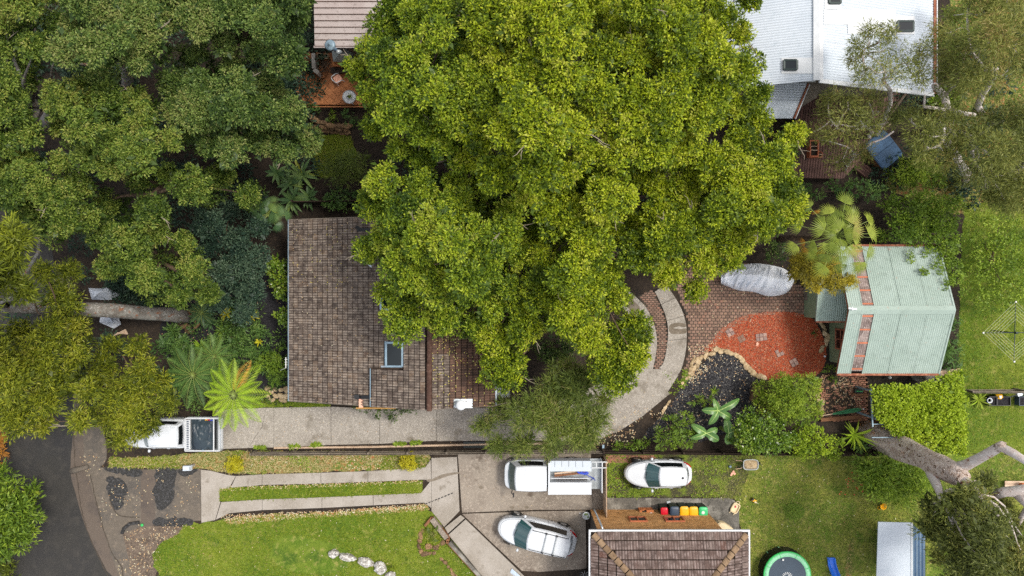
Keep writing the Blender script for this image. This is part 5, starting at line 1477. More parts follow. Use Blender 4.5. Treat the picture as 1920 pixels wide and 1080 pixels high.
def make_car(root, L, Wd, Hh, cab, top, belt=.98, nose=.74, ef=2.7, er=3.8, rails=False, wheels=(.3, -.3), rear_glass=True, grooves=False, roof_dome=.05):
	"""cab: (xf, xr, hf, hr, bf, br) at the belt, top: the same at the roof. Front is +X."""
	out = car_outline(L, Wd, 56, ef, er)
	xf = cab[0]
	def bz(x):
		if x > xf: return belt - (belt - nose) * ((x - xf) / (L / 2 - xf)) ** 1.7
		if x < cab[1]: return belt - .06 * (cab[1] - x) / max(.05, L / 2 + cab[1])
		return belt
	rings = []
	for kind in range(7):
		r = []
		for x, y in out:
			b = bz(x)
			s, z = [(.93, .2), (.985, .3), (1.0, .52), (.995, b - .2), (.975, b - .07), (.93, b - .005), (.80, b + .03)][kind]
			r.append(Vector((x * (1 - (1 - s) * .6), y * s, z)))
		rings.append(r)
	body = MB().loft(rings)
	b = body.build('body', M['car_white'], root, local=True); auto_smooth(b, 50)
	for wx in wheels:
		for sy in (-1, 1):
			y = sy * (Wd / 2 - .12)
			rot = Matrix.Rotation(R(90), 4, 'X')
			w = MB().lathe([(.2, -.1), (.31, -.11), (.335, -.08), (.335, .08), (.31, .11), (.2, .1)], (wx * L, y, .335), 22, m=rot).build('wheel', M['tyre'], root, local=True, smooth=True)
			MB().lathe([(.0, -.105), (.2, -.1), (.21, .1), (0, .105)], (wx * L, y, .335), 14, m=rot).build('rim', M['alloy'], w, local=True)
			arch = MB()
			pts = [Vector((wx * L + math.cos(a) * .4, sy * (Wd / 2 * .997 + .006), .335 + math.sin(a) * .4)) for a in [math.pi * k / 10 for k in range(11)]]
			arch.tube(pts, .03, 5).build('wheel_arch', M['dark_trim'], root, local=True)
	cb = cab_loop(*cab); ct = cab_loop(*top)
	zb = belt + .0
	ringA = [Vector((x, y, zb)) for x, y in cb]
	ringB = [Vector((x, y, Hh - .05)) for x, y in ct]
	mx = (top[0] + top[1]) / 2
	ringC = [Vector((mx + (x - mx) * .97, y * .95, Hh - .012)) for x, y in ct]
	ringD = [Vector((mx + (x - mx) * .7, y * .6, Hh - .012 + roof_dome)) for x, y in ct]
	c = MB().loft([ringA, ringB, ringC, ringD]).build('cabin', M['car_white'], root, local=True)
	auto_smooth(c, 35)
	nf, ns = 11, 10
	N = len(cb)
	def glass(i0, i1, t0, t1, name, mat, off=.012):
		mb = MB(); vs = []; fs = []
		idx = [i % N for i in range(i0, i1 + 1)]
		cen = Vector((mx, 0, zb))
		for t in (t0, (t0 + t1) / 2, t1):
			for i in idx:
				p = ringA[i].lerp(ringB[i], t)
				q0, q1 = ringA[(i - 1) % N], ringA[(i + 1) % N]
				tn = (q1 - q0).normalized()
				nr = tn.cross((ringB[i] - ringA[i]).normalized())
				if nr.dot(p - cen) < 0: nr = -nr
				vs.append(p + nr * off)
		m = len(idx)
		for j in range(2):
			for k in range(m - 1):
				fs.append((j * m + k, j * m + k + 1, (j + 1) * m + k + 1, (j + 1) * m + k))
		mb.add(vs, fs)
		return mb.build(name, mat, root, local=True, smooth=True)
	ws_ = glass(0, nf - 1, .03, .97, 'windscreen', M['windscreen'])
	a0, a1 = ringA[1], ringA[nf - 2]
	for s in (.25, -.3):
		p0 = ringA[5].lerp(ringB[5], .03) + Vector((.02, s, .02)); p1 = ringA[5].lerp(ringB[5], .12) + Vector((-.02, s - .45, .04))
		MB().tube([p0, p1], .012, 5).build('wiper', M['dark_trim'], ws_, local=True)
	glass(nf, nf + ns - 2, .12, .88, 'side_window', M['glass_dark'])
	glass(nf + ns - 2 + nf + 1, nf + ns - 2 + nf + ns - 1, .12, .88, 'side_window', M['glass_dark'])
	if rear_glass: glass(nf + ns, nf + ns + nf - 3, .2, .92, 'rear_window', M['glass_dark'])
	ring = rings[5]
	fr = [k for k in list(range(-13, 14))]
	MB().tube([ring[k % 56] + Vector((-.06, 0, .006)) for k in fr], .012, 5).build('bonnet_gap', M['dark_trim'], root, local=True)
	for sgn in (1, -1):
		seg = [ring_k for ring_k in (range(5, 12) if sgn > 0 else range(-11, -4))]
		mb = MB(); vs = []
		for zz in (0, 1):
			for k in seg:
				p = rings[3 + zz][k % 56]
				d = Vector((p.x, p.y, 0)).normalized()
				vs.append(p + d * .012 + Vector((0, 0, .02)))
		m = len(seg)
		mb.add(vs, [(i, i + 1, m + i + 1, m + i) for i in range(m - 1)])
		mb.build('headlight', M['lamp_clear'], root, local=True)
		seg = [ring_k for ring_k in (range(20, 26) if sgn > 0 else range(31, 37))]
		mb = MB(); vs = []
		for zz in (0, 1, 2):
			for k in seg:
				p = rings[3 + zz][k % 56]
				d = Vector((p.x, p.y, 0)).normalized()
				vs.append(p + d * .014 + Vector((0, 0, .015)))
		m = len(seg)
		mb.add(vs, [(j * m + i, j * m + i + 1, (j + 1) * m + i + 1, (j + 1) * m + i) for j in (0, 1) for i in range(m - 1)])
		mb.build('tail_light', M['lamp_red'], root, local=True)
		mr = MB().lathe([(.0, -.1), (.07, -.07), (.085, 0), (.07, .07), (0, .1)], (cab[0] - .42, sgn * (Wd / 2 + .1), belt + .06), 10, m=Matrix.Rotation(R(90), 4, 'X'))
		mr.build('mirror', M['car_white'], root, local=True, smooth=True)
		MB().beam((cab[0] - .45, sgn * (Wd / 2 - .04), belt - .02), (cab[0] - .42, sgn * (Wd / 2 + .06), belt + .03), .06, .04).build('mirror_arm', M['dark_trim'], root, local=True)
		for xx in (.06, -.16):
			MB().beam((xx * L, sgn * (Wd / 2 + .012), belt - .16), (xx * L - .2, sgn * (Wd / 2 + .012), belt - .16), .03, .035).build('door_handle', M['alloy'], root, local=True)
	for sgn in (1, -1):
		for xx in (cab[0] - .55, (cab[0] + cab[1]) / 2 - .1):
			MB().tube([(xx, sgn * (Wd / 2 + .004), .45), (xx, sgn * (Wd / 2 + .002), belt - .2), (xx, sgn * (Wd / 2 * .975 + .004), belt - .06)], .008, 4).build('door_gap', M['dark_trim'], root, local=True)
	for xx in (top[0] - .02, top[1] + .06):
		MB().tube([(xx - .05 * abs(y) , y * top[2] * .9, Hh + .004 + roof_dome * (1 - abs(y)) * .55) for y in (-1, -.5, 0, .5, 1)], .007, 4).build('roof_seam', M['zinc'], root, local=True)
	seg = range(-4, 5); mb = MB(); vs = []
	for zz in (0, 1):
		for k in seg:
			p = rings[2][k % 56].lerp(rings[3][k % 56], .35 + .5 * zz)
			vs.append(p + Vector((.012, 0, 0)))
	mb.add(vs, [(i, i + 1, 9 + i + 1, 9 + i) for i in range(8)]); mb.build('grille', M['dark_trim'], root, local=True)
	zt = Hh + .02
	if rails:
		for sgn in (1, -1):
			y = sgn * (top[2] - .1)
			pth = [(top[0] - .15, y, zt - .02), (top[0] - .3, y, zt + .05), (top[1] + .35, y, zt + .05), (top[1] + .2, y, zt - .02)]
			MB().tube(pth, .02, 6).build('roof_rail', M['dark_trim'], root, local=True)
		for xx in (-.42, -1.05):
			MB().beam((xx, -top[2] + .06, zt + .09), (xx, top[2] - .06, zt + .09), .05, .035).build('roof_bar', M['galv'], root, local=True)
			for sgn in (1, -1):
				MB().obox((xx, sgn * (top[2] - .1), zt + .06), .1, .09, .1).build('bar_foot', M['dark_trim'], root, local=True)
	else:
		for sgn in (1, -1):
			y = sgn * (top[2] - .09)
			MB().beam((top[0] - .2, y, Hh - .005), (top[1] + .15, y * .97, Hh - .005), .025, .03).build('roof_seam', M['zinc'], root, local=True)
	if grooves:
		for k in range(5):
			y = (k - 2) * top[2] * .36
			MB().beam((top[0] - .2, y, Hh + roof_dome - .018 - abs(k - 2) * .008), (top[1] + .15, y, Hh + roof_dome - .018 - abs(k - 2) * .008), .03, .03).build('roof_rib', M['car_white'], root, local=True)
	return root
hatch = thing('hatchback', 'small white hatchback nosed in on grass by the boundary fence', 'car', W(1235, 889, .8) - Vector((0, 0, .8)), R(180.5))
make_car(hatch, 4.15, 1.74, 1.5, (.86, -1.85, .74, .70, .20, .22), (.12, -1.62, .57, .52, .1, .12), belt=.93, nose=.72, ef=2.35, er=3.2)
MB().lathe([(.07, 0), (.05, .06), (.0, .09)], (-1.3, .05, 1.54), 8).build('aerial', M['dark_trim'], hatch, local=True)
van = thing('people_mover', 'white people mover with roof bars parked askew beside the diagonal path', 'car', W(1007, 1004, .8) - Vector((0, 0, .8)), R(180 - 13.5))
make_car(van, 4.95, 1.9, 1.75, (1.42, -2.2, .83, .80, .22, .2), (.62, -2.0, .68, .64, .12, .14), belt=1.02, nose=.8, ef=2.5, er=3.6, rails=True)
ute = thing('tool_box_ute', 'white work ute with open alloy tool boxes on its tray', 'ute', W(1036, 889, .8) - Vector((0, 0, .8)), R(180))
c0 = 1.62
cabr = bpy.data.objects.new('cab_unit', None)
bpy.data.objects.remove(cabr)
out = car_outline(2.65, 1.82, 56, 4.2, 8)
rings = []
for s, z in ((.95, .3), (1, .45), (1, .95), (.985, 1.02), (.9, 1.06)):
	rings.append([Vector((x * (1 if s > .94 else .97) + c0, y * s, z)) for x, y in out])
auto_smooth(MB().loft(rings).build('body', M['car_white'], ute, local=True), 50)
cb = cab_loop(c0 + 1.12, c0 - 1.25, .84, .84, .12, .02); ct = cab_loop(c0 + .70, c0 - 1.22, .72, .74, .07, .02)
rA = [Vector((x, y, 1.03)) for x, y in cb]; rB = [Vector((x, y, 1.82)) for x, y in ct]; rC = [Vector((c0 - .25 + (x - c0 + .25) * .95, y * .93, 1.87)) for x, y in ct]
auto_smooth(MB().loft([rA, rB, rC]).build('cabin', M['car_white'], ute, local=True), 35)
for k in range(5):
	MB().beam((c0 + .5, (k - 2) * .26, 1.875), (c0 - 1.05, (k - 2) * .26, 1.875), .03, .02).build('roof_rib', M['car_white'], ute, local=True)
mb = MB(); vs = []
for t in (.06, .95):
	for i in range(11): vs.append(rA[i].lerp(rB[i], t) + Vector((.015, 0, .006)))
mb.add(vs, [(i, i + 1, 11 + i + 1, 11 + i) for i in range(10)]); mb.build('windscreen', M['windscreen'], ute, local=True)
for sg, i0 in ((1, 11), (-1, 31)):
	vs = []
	for t in (.12, .88):
		for i in range(i0, i0 + 8):
			vs.append(rA[i % 40].lerp(rB[i % 40], t) + Vector((0, sg * .014, .004)))
	MB().add(vs, [(i, i + 1, 8 + i + 1, 8 + i) for i in range(7)]).build('side_window', M['glass_dark'], ute, local=True)
	MB().tube([(c0 + .85, sg * .9, 1.1), (c0 + .9, sg * 1.04, 1.2), (c0 + .8, sg * 1.12, 1.25)], .03, 6).build('mirror_arm', M['dark_trim'], ute, local=True)
	MB().obox((c0 + .78, sg * 1.14, 1.3), .08, .2, .26).build('mirror', M['dark_trim'], ute, local=True)
MB().box(-2.95, .22, -.93, .93, .62, .72).build('tray_floor', M['galv'], ute, local=True)
MB().box(.22, .32, -.95, .95, .72, 1.85).build('headboard', M['car_white'], ute, local=True)
for wx in (2.2, -1.2):
	for sy in (-1, 1):
		w = MB().lathe([(.2, -.1), (.32, -.11), (.34, -.08), (.34, .08), (.32, .11), (.2, .1)], (wx, sy * .78, .34), 22, m=Matrix.Rotation(R(90), 4, 'X')).build('wheel', M['tyre'], ute, local=True, smooth=True)
		MB().lathe([(.0, -.105), (.2, -.1), (.21, .1), (0, .105)], (wx, sy * .78, .34), 14, m=Matrix.Rotation(R(90), 4, 'X')).build('rim', M['alloy'], ute, local=True)
for y0, y1, nm in ((.32, .98, 'tool_box'), (-.98, -.42, 'tool_box')):
	bx = MB().box(-2.25, .16, y0, y1, .73, 1.5).build(nm, M['car_white'], ute, local=True)
	MB().box(-2.3, .2, y0 - .02, y1 + .05, 1.505, 1.55).build('lid', M['white_iron'] if y0 < 0 else M['car_white'], bx, local=True)
	if y0 < 0:
		for k in range(5): MB().beam((-.1 - k * .42, y0, 1.57), (-.1 - k * .42, y0 + .34, 1.57), .015, .02).build('lid_rib', M['galv'], bx, local=True)
MB().box(-2.2, .15, .10, .14, .73, 1.35).build('divider', M['car_white'], ute, local=True)
MB().beam((-.1, .02, 1.1), (-2.1, -.2, 1.15), .12, .04).build('plank', M['timber_brown'], ute, local=True)
MB().beam((-.1, -.12, 1.1), (-1.9, -.3, 1.05), .1, .04).build('plank', M['pale_timber'], ute, local=True)
MB().beam((-.2, .22, 1.0), (-2.1, .25, 1.0), .1, .04).build('plank', M['timber_dark'], ute, local=True)
sb = MB()
for k in range(7):
	p = [(-1.5 - random.random() * .5, -.3 + random.random() * .15, 1.2 + random.random() * .05) for _ in range(2)]
	sb.tube(bend_path((-1.35 - random.random() * .3, -.32 + random.random() * .12, 1.25), (-2.1 - random.random() * .1, -.25 + random.random() * .16, 1.22), 4, .5), .025, 5)
sb.tube([(-1.9, -.2, 1.2), (-2.15, .0, 1.15), (-2.4, .2, .8), (-2.55, .3, .76), (-2.35, .4, .76), (-2.5, .2, .78), (-2.62, .4, .77)], .022, 5)
sb.build('strap', M['blue_strap'], ute, local=True, kind='stuff')
rk = MB()
for a, b in (((-2.95, -.93, 1.5), (-2.95, .93, 1.5)), ((-2.95, -.93, .7), (-2.95, -.93, 1.5)), ((-2.95, .93, .7), (-2.95, .93, 1.5)), ((-2.3, -.95, 1.6), (-3.2, -.95, 1.6)), ((-2.3, -.6, 1.6), (-3.2, -.6, 1.6)), ((-2.6, -.95, 1.6), (-2.6, -.6, 1.6)), ((-2.95, -.95, 1.6), (-2.95, -.6, 1.6))):
	rk.beam(a, b, .05, .05)
rk.build('rack', M['white_paint'], ute, local=True)
MB().box(-3.0, -2.96, -.93, .93, .5, 1.0).build('tailgate', M['white_iron'], ute, local=True)
pu = thing('pickup', 'white dual cab ute with black tarp lashed over its tray', 'ute', W(324, 812, .8) - Vector((0, 0, .8)), R(180))
make_car(pu, 4.15, 1.84, 1.72, (.72, -1.78, .76, .76, .18, .05), (.12, -1.72, .64, .66, .08, .03), belt=1.05, nose=.92, ef=3.2, er=9, grooves=True, wheels=(.26, -.70), rear_glass=True)
for o in [x for x in pu.children]:
	o.location.x += .98 if o.name.split('.')[0] not in ('x',) else 0
MB().box(2.9, 3.14, -.85, .85, .35, .78).build('bull_bar', M['black_plastic'], pu, local=True)
MB().box(-3.05, -.98, -.98, .98, .68, .78).build('tray_floor', M['galv'], pu, local=True)
for a, b in (((-3.05, -.98), (-.98, -.98)), ((-3.05, .98), (-.98, .98)), ((-3.05, -.98), (-3.05, .98)), ((-.98, -.98), (-.98, .98)), ((-2.72, -.95), (-2.72, .95))):
	MB().beam((a[0], a[1], 1.28), (b[0], b[1], 1.28), .06, .05).build('tray_rail', M['white_paint'], pu, local=True)
for a, b in (((-3.05, -1.0), (-1.0, -1.0)), ((-3.05, 1.0), (-1.0, 1.0)), ((-3.06, -.98), (-3.06, .98))):
	MB().beam((a[0], a[1], .92), (b[0], b[1], .92), .04, .3).build('dropside', M['car_white'], pu, local=True)
for x, y in ((-3.05, -.98), (-3.05, .98), (-.98, -.98), (-.98, .98)):
	MB().box(x - .03, x + .03, y - .03, y + .03, .78, 1.26).build('tray_post', M['white_paint'], pu, local=True)
MB().box(-1.28, -1.02, -.9, .9, 1.18, 1.3).build('headboard', M['white_paint'], pu, local=True)
for k in range(16):
	MB().box(-1.22, -1.08, -.84 + k * .108, -.78 + k * .108, 1.3, 1.312).build('mesh_slot', M['navy'], pu, local=True)
tp = thing('tarpaulin', 'crumpled black tarpaulin heaped over the load of the dual cab ute', 'tarp', (pu.location.x, pu.location.y, .78))
nx, ny = 34, 32
vs, fs = [], []
for j in range(ny + 1):
	for i in range(nx + 1):
		x = -2.68 + 1.38 * i / nx; y = -.93 + 1.86 * j / ny
		e = min(i, nx - i) / nx * 6; f = min(j, ny - j) / ny * 6
		h = 1.05 + .22 * min(1, e) * min(1, f)
		q = Vector((x * 2.1 + y * .9, y * 1.3 - x * .5, 1.7))
		h += .16 * abs(mnoise.noise(q * 1.3)) + .09 * abs(mnoise.noise(Vector((x * 5 + y * 3, y * 2.2 - x * 2.5, 4)))) + .03 * mnoise.noise(Vector((x * 12, y * 9, 2)))
		if x > -2.3 and x < -1.6 and y > .32 and y < .9: h = 1.33 + .01 * mnoise.noise(q * 4)
		vs.append((-x, -y, h - .78)); 
for j in range(ny):
	for i in range(nx):
		a = j * (nx + 1) + i
		fs.append((a, a + 1, a + nx + 2, a + nx + 1))
tarp = MB().add(vs, fs).build('sheet', M['black_tarp'], tp, local=True, smooth=True)
MB().box(1.28, 2.7, -.93, .93, .02, .2).build('load', M['black_plastic'], tp, local=True)
for k, (x, y, mt_) in enumerate(((2.2, .88, 'yellow'), (2.35, .88, 'red'), (2.5, .86, 'blue_strap'), (2.0, -.95, 'flash_blue'))):
	MB().tube([(x, y, .5), (x + .05, y + .04, .5), (x + .16, y, .5)], .03, 6).build('cord', M[mt_], tp, local=True)
# ------------------------------------------------------------------ bins
def wheelie(px, py, lid, body, label, h=1.05, w=.56, d=.66, name='wheelie_bin', nub=False):
	c = W(px, py, 0)
	t = thing(name, label, 'bin', c, R(random.uniform(-2, 2)), 'wheelie bins along the brick wall')
	MB().loft([[Vector((a * w * .40, b * d * .38, 0.04)) for a, b in ((-1, -1), (1, -1), (1, 1), (-1, 1))], [Vector((a * w * .48, b * d * .47, h)) for a, b in ((-1, -1), (1, -1), (1, 1), (-1, 1))]]).build('body', M[body], t, local=True)
	ring = lambda s, z: [Vector((w * .5 * s * math.copysign(abs(math.cos(a)) ** .45, math.cos(a)), d * .5 * s * math.copysign(abs(math.sin(a)) ** .45, math.sin(a)), z)) for a in [2 * math.pi * k / 24 for k in range(24)]]
	l = MB().loft([ring(1.0, h + .005), ring(1.02, h + .04), ring(.9, h + .075), ring(.5, h + .09)]).build('lid', M[lid], t, local=True)
	auto_smooth(l, 40)
	for s in (-1, 1):
		MB().obox((s * w * .34, -d * .53, h + .03), .05, .1, .05).build('hinge', M[lid], t, local=True)
		MB().lathe([(0, -.04), (.1, -.04), (.1, .04), (0, .04)], (s * w * .4, -d * .36, .1), 12, m=Matrix.Rotation(R(90), 4, 'Y')).build('wheel', M['tyre'], t, local=True)
	MB().tube([(-w * .34, -d * .53, h - .02), (-w * .34, -d * .62, h + .01), (w * .34, -d * .62, h + .01), (w * .34, -d * .53, h - .02)], .018, 6).build('handle', M[body], t, local=True)
	if nub: MB().lathe([(0.0, .004), (.1, .0), (.08, -.01)], (-.02, .0, h + .095), 10).build('sticker', M['white'], l, local=True)
	return t
wheelie(1239, 949, 'red', 'bin_body', 'small red lidded bin, smallest of the bin row', .95, .44, .46)
wheelie(1257, 949, 'navy', 'bin_body', 'wheelie bin with navy lid next to the red bin', 1.08, .56, .66)
wheelie(1275, 949, 'yellow', 'bin_body', 'yellow lidded wheelie bin beside the navy bin', 1.05, .54, .66)
wheelie(1292, 949.5, 'yellow', 'bin_body', 'yellow lidded wheelie bin beside the green bin', 1.05, .54, .66)
wheelie(1309.5, 950, 'green', 'bin_body', 'green lidded wheelie bin with a white sticker', 1.05, .54, .66, nub=True)
MB().obox(W(1253, 941, 1.0), .22, .12, .1, .3).build('handle_cover', M['zinc'], [o for o in bpy.data.objects if o.name == 'wheelie_bin.001'][0])
bq = thing('brick_barbecue', 'low orange brick barbecue with a black hole against the brick wall', 'barbecue', W(1209, 957, 0))
c = W(1209, 957, 0)
for k in range(6):
	for r in range(5):
		if r == 4 and k in (1, 2): continue
		if r >= 3 and k == 2: continue
		MB().obox((c.x - .36 + k * .145, c.y + .08 + (.0 if r % 2 else .01), .06 + r * .115), .14, .22, .108, 0).build('brick', M['orange_brick'], bq)
MB().obox((c.x - .1, c.y + .05, .4), .28, .16, .2).build('ash_box', M['dark_trim'], bq)
MB().lathe([(.1, 0), (.12, .06), (.08, .06), (.06, .02), (0, .02)], (c.x + .26, c.y - .02, .64), 14).build('pot', M['white_paint'], bq)
ty = thing('toddler_chair', 'cream plastic toddler seat lying at the end of the concrete path', 'toy', W(1377, 951, 0), R(62))
def rrect(l, w, e=4, n=24): return [(l / 2 * math.copysign(abs(math.cos(a)) ** (2 / e), math.cos(a)), w / 2 * math.copysign(abs(math.sin(a)) ** (2 / e), math.sin(a))) for a in [2 * math.pi * k / n for k in range(n)]]
MB().loft([[Vector((x, y, .03)) for x, y in rrect(.62, .44)], [Vector((x, y, .2)) for x, y in rrect(.66, .48)], [Vector((x, y, .22)) for x, y in rrect(.56, .38)], [Vector((x, y, .12)) for x, y in rrect(.5, .32)]]).build('seat', M['cream'], ty, local=True)
MB().tube([(.3, -.1, .15), (.42, -.09, .15), (.46, 0, .15), (.42, .09, .15), (.3, .1, .15)], .025, 6).build('handle', M['cream'], ty, local=True)
for s in (-.14, .14): MB().beam((-.3, s, .1), (-.44, s, .06), .05, .05).build('leg', M['cream'], ty, local=True)
MB().obox((.08, .02, .16), .12, .06, .05, .4).build('rag', M['rag_red'], ty, local=True)
pl = thing('playhouse_panel', 'cream plastic arched playhouse panel leaning on the corner of the brick house', 'toy', W(1356, 986, 0), R(-38))
arch_o = [(-.8, -.3)] + [(-.8 + 1.6 * k / 12, -.3 + .62 * math.sin(math.pi * min(1, k / 12 * .5 + .0 + .25 * (k > 0))) ) for k in range(13)] + [(.8, -.3)]
pn = MB()
prof = [(-.82, -.22), (-.7, .12), (-.45, .27), (0, .32), (.45, .28), (.74, .12), (.84, -.2), (.6, -.25), (0, -.1), (-.5, -.2)]
pn.prism(prof, .5, .95, bevel=.06); pn.build('panel', M['cream'], pl, local=True)
MB().prism([(.1, .0), (.4, -.02), (.42, .16), (.12, .18)], .951, .956).build('opening', M['dark_trim'], pl, local=True)
MB().prism([(-.15, -.02), (.08, -.03), (.08, .06), (-.15, .08)], .951, .958).build('sill', M['flash_blue'], pl, local=True)
MB().prism([(.55, -.1), (.68, -.1), (.68, .0), (.55, .0)], .951, .956).build('opening', M['dark_trim'], pl, local=True)
for x in (-.6, .6): MB().box(x - .05, x + .05, -.1, .02, 0, .5).build('leg', M['cream'], pl, local=True)
TZ = .85
tc = W(1476, 1079, TZ)
tr = thing('trampoline', 'round trampoline with green padded rim and dark net skirt on the back lawn', 'trampoline', (tc.x, tc.y, 0))
r = 44.5 / 30 * .98
def ringband(r0, r1, z0, z1, n=64): return [[(r_ * math.cos(2 * math.pi * k / n), r_ * math.sin(2 * math.pi * k / n), z) for k in range(n)] for r_, z in ((r0, z0), (r1, z1))]
MB().lathe([(r - .31, TZ + .01), (r - .28, TZ + .045), (r - .05, TZ + .045), (r - .045, TZ + .01)], (0, 0, 0), 64, op=True).build('rim_pad', M['pad_green'], tr, local=True, smooth=True)
MB().lathe([(r - .045, TZ - .05), (r - .05, TZ + .05), (r, TZ + .04), (r + .02, TZ - .02)], (0, 0, 0), 64, op=True).build('pad_edge', M['pad_edge'], tr, local=True, smooth=True)
MB().lathe([(0.0, TZ + .004), (r - .29, TZ + .012)], (0, 0, 0), 64).build('jump_mat', M['mat_navy'], tr, local=True)
mnet, nt_, b_ = new_mat('net_mesh')
b_.inputs['Base Color'].default_value = (.010, .012, .008, 1); b_.inputs['Roughness'].default_value = .9; b_.inputs['Alpha'].default_value = .62
MB().lathe([(r - .02, .04), (r - .01, TZ - .06)], (0, 0, 0), 64, op=True).build('net_skirt', mnet, tr, local=True)
for k in range(8):
	a = R(20 + k * 45)
	MB().tube([(math.cos(a) * (r - .04), math.sin(a) * (r - .04), TZ - .05), (math.cos(a) * (r - .02), math.sin(a) * (r - .02), .03)], .022, 6).build('leg', M['post_dark'], tr, local=True)
	MB().beam((math.cos(a) * (r - .3), math.sin(a) * (r - .3), TZ + .052), (math.cos(a) * r, math.sin(a) * r, TZ + .052), .03, .012).build('pad_tie', M['pad_edge'], tr, local=True)
MB().tube([(math.cos(2 * math.pi * k / 48) * r, math.sin(2 * math.pi * k / 48) * r, .03) for k in range(49)], .022, 6).build('base_ring', M['net'], tr, local=True)
for k in range(9):
	a = R(10 + k * 20)
	MB().beam((math.cos(a) * .2, math.sin(a) * .2 - .12, TZ + .014), (math.cos(a) * .34, math.sin(a) * .34 - .12, TZ + .014), .028, .006).build('printed_ray', M['white'], tr, local=True)
MB().prism([(-.02, -.16), (.04, -.16), (.16, .0), (.06, .0)], TZ + .012, TZ + .017).build('printed_mark', M['white'], tr, local=True)
MB().obox((-.28, .98, TZ + .05), .1, .1, .06).build('net_clip', M['white'], tr, local=True)
for a in (100, 130): 
	p = (math.cos(R(a)) * (r + .03), math.sin(R(a)) * (r + .03))
	MB().lathe([(.03, 0), (.03, .16), (0, .18)], (p[0], p[1], .02), 8).build('foot_cap', M['pad_green'], tr, local=True)
sl_ = thing('slide', 'blue plastic slide lying on the lawn next to the trampoline', 'slide', W(1558, 1062, 0))
pth = [W(1557, 1046, .06), W(1558, 1056, .06), W(1561, 1066, .12), W(1566, 1078, .35), W(1572, 1092, .8)]
vs, fs = [], []
prof = [(-.26, .14), (-.24, .2), (-.19, .18), (-.16, .03), (0, 0), (.16, .03), (.19, .18), (.24, .2), (.26, .14)]
for i, p in enumerate(pth):
	d = (pth[min(i + 1, 4)] - pth[max(i - 1, 0)]).normalized(); s = Vector((-d.y, d.x, 0)).normalized()
	for a, z in prof: vs.append(p + s * a + Vector((0, 0, z)))
for i in range(4):
	for k in range(8): fs.append((i * 9 + k, i * 9 + k + 1, (i + 1) * 9 + k + 1, (i + 1) * 9 + k))
MB().add(vs, fs).build('chute', M['blue'], sl_, smooth=True)
MB().beam(pth[0] + Vector((-.24, .02, .06)), pth[0] + Vector((.24, .02, .06)), .05, .1).build('lip', M['blue'], sl_)
MB().beam(pth[3] + Vector((-.2, 0, -.35)), pth[3] + Vector((-.2, 0, .05)), .05, .05).build('leg', M['blue'], sl_)
MB().beam(pth[3] + Vector((.2, 0, -.35)), pth[3] + Vector((.2, 0, .05)), .05, .05).build('leg', M['blue'], sl_)
bk = thing('bucket', 'bright yellow bucket lying on the lawn beside the dark flowering bush', 'bucket', W(1653, 948, 0))
MB().lathe([(.0, .02), (.15, .02), (.19, .2), (.2, .22), (.16, .2), (.13, .1), (0, .06)], W(1653, 948, 0), 18).build('body', M['yellow'], bk, smooth=True)
MB().tube([W(1647, 949, .18), W(1645, 953, .1), W(1650, 956, .06)], .015, 6).build('handle', M['yellow'], bk)
pt = thing('plant_pot', 'round white pot with green plant beside the brick house corner', 'pot', W(1098, 963, 0))
c = W(1098, 963, 0)
MB().lathe([(.12, 0), (.2, .36), (.24, .42), (.19, .42), (.17, .36), (0, .36)], c, 20).build('pot', M['white_paint'], pt, smooth=True)
P_, D_, N_, LL_, WW_, T_ = lobe_leaves([(c.x + .02, c.y - .03, .42, .12, .12, .5)], dens=60, per=8, tuft=.05, L=.07, Wd=.04, inner=False)
leaves_object('foliage', P_, D_, N_, LL_, WW_, T_, M['leaf_bush'], pt)
MB().obox((c.x - .36, c.y + .05, .04), .08, .06, .08).build('saucer_stone', M['white'], pt)
lb = thing('letterbox', 'pale metal letterbox at the end of the twin strip driveway', 'letterbox', W(364, 871, 0))
c = W(364, 871, 0)
MB().box(c.x - .07, c.x + .07, c.y - .07, c.y + .07, 0, .75).build('post', M['concrete'], lb)
MB().prism([(c.x - .26, c.y - .15), (c.x + .24, c.y - .13), (c.x + .24, c.y + .17), (c.x - .25, c.y + .15)], .75, .98, bevel=.02).build('box', M['white_iron'], lb)
MB().box(c.x + .15, c.x + .245, c.y - .1, c.y + .12, .981, .987).build('slot', M['galv'], lb)
vc = thing('valve_cover', 'small round green valve cover at the end of the curved kerb', 'valve cover', W(267, 984, 0))
MB().lathe([(.0, .0), (.09, .02), (.09, .07), (.05, .09), (0, .09)], W(267, 984, 0), 14).build('cap', M['pad_edge'], vc, smooth=True)
# ------------------------------------------------------------------ rocks
def rock_mesh(name, sx, sy, sz, mat, seed, sub=2, flat=.35):
	bm = bmesh.new()
	bmesh.ops.create_icosphere(bm, subdivisions=sub, radius=1)
	for v in bm.verts:
		n = v.co.normalized()
		k = 1 + .32 * mnoise.noise(n * 1.4 + Vector((seed * 3.1, seed * 1.7, seed))) + .12 * mnoise.noise(n * 3.5 + Vector((seed, 0, seed * 2)))
		q = n * k
		if q.z > .55: q.z = .55 + (q.z - .55) * .35
		if q.z < -flat: q.z = -flat
		v.co = Vector((q.x * sx, q.y * sy, (q.z + flat) * sz))
	me = bpy.data.meshes.new(name); bm.to_mesh(me); bm.free()
	me.materials.append(mat); me.update()
	return me
ROCKS = {}
for mk in ('sandstone', 'brown_stone', 'lichen_rock'):
	ROCKS[mk] = [rock_mesh('stone', .5, .36, .3, M[mk], i * 2.7 + 1, 2) for i in range(5)]
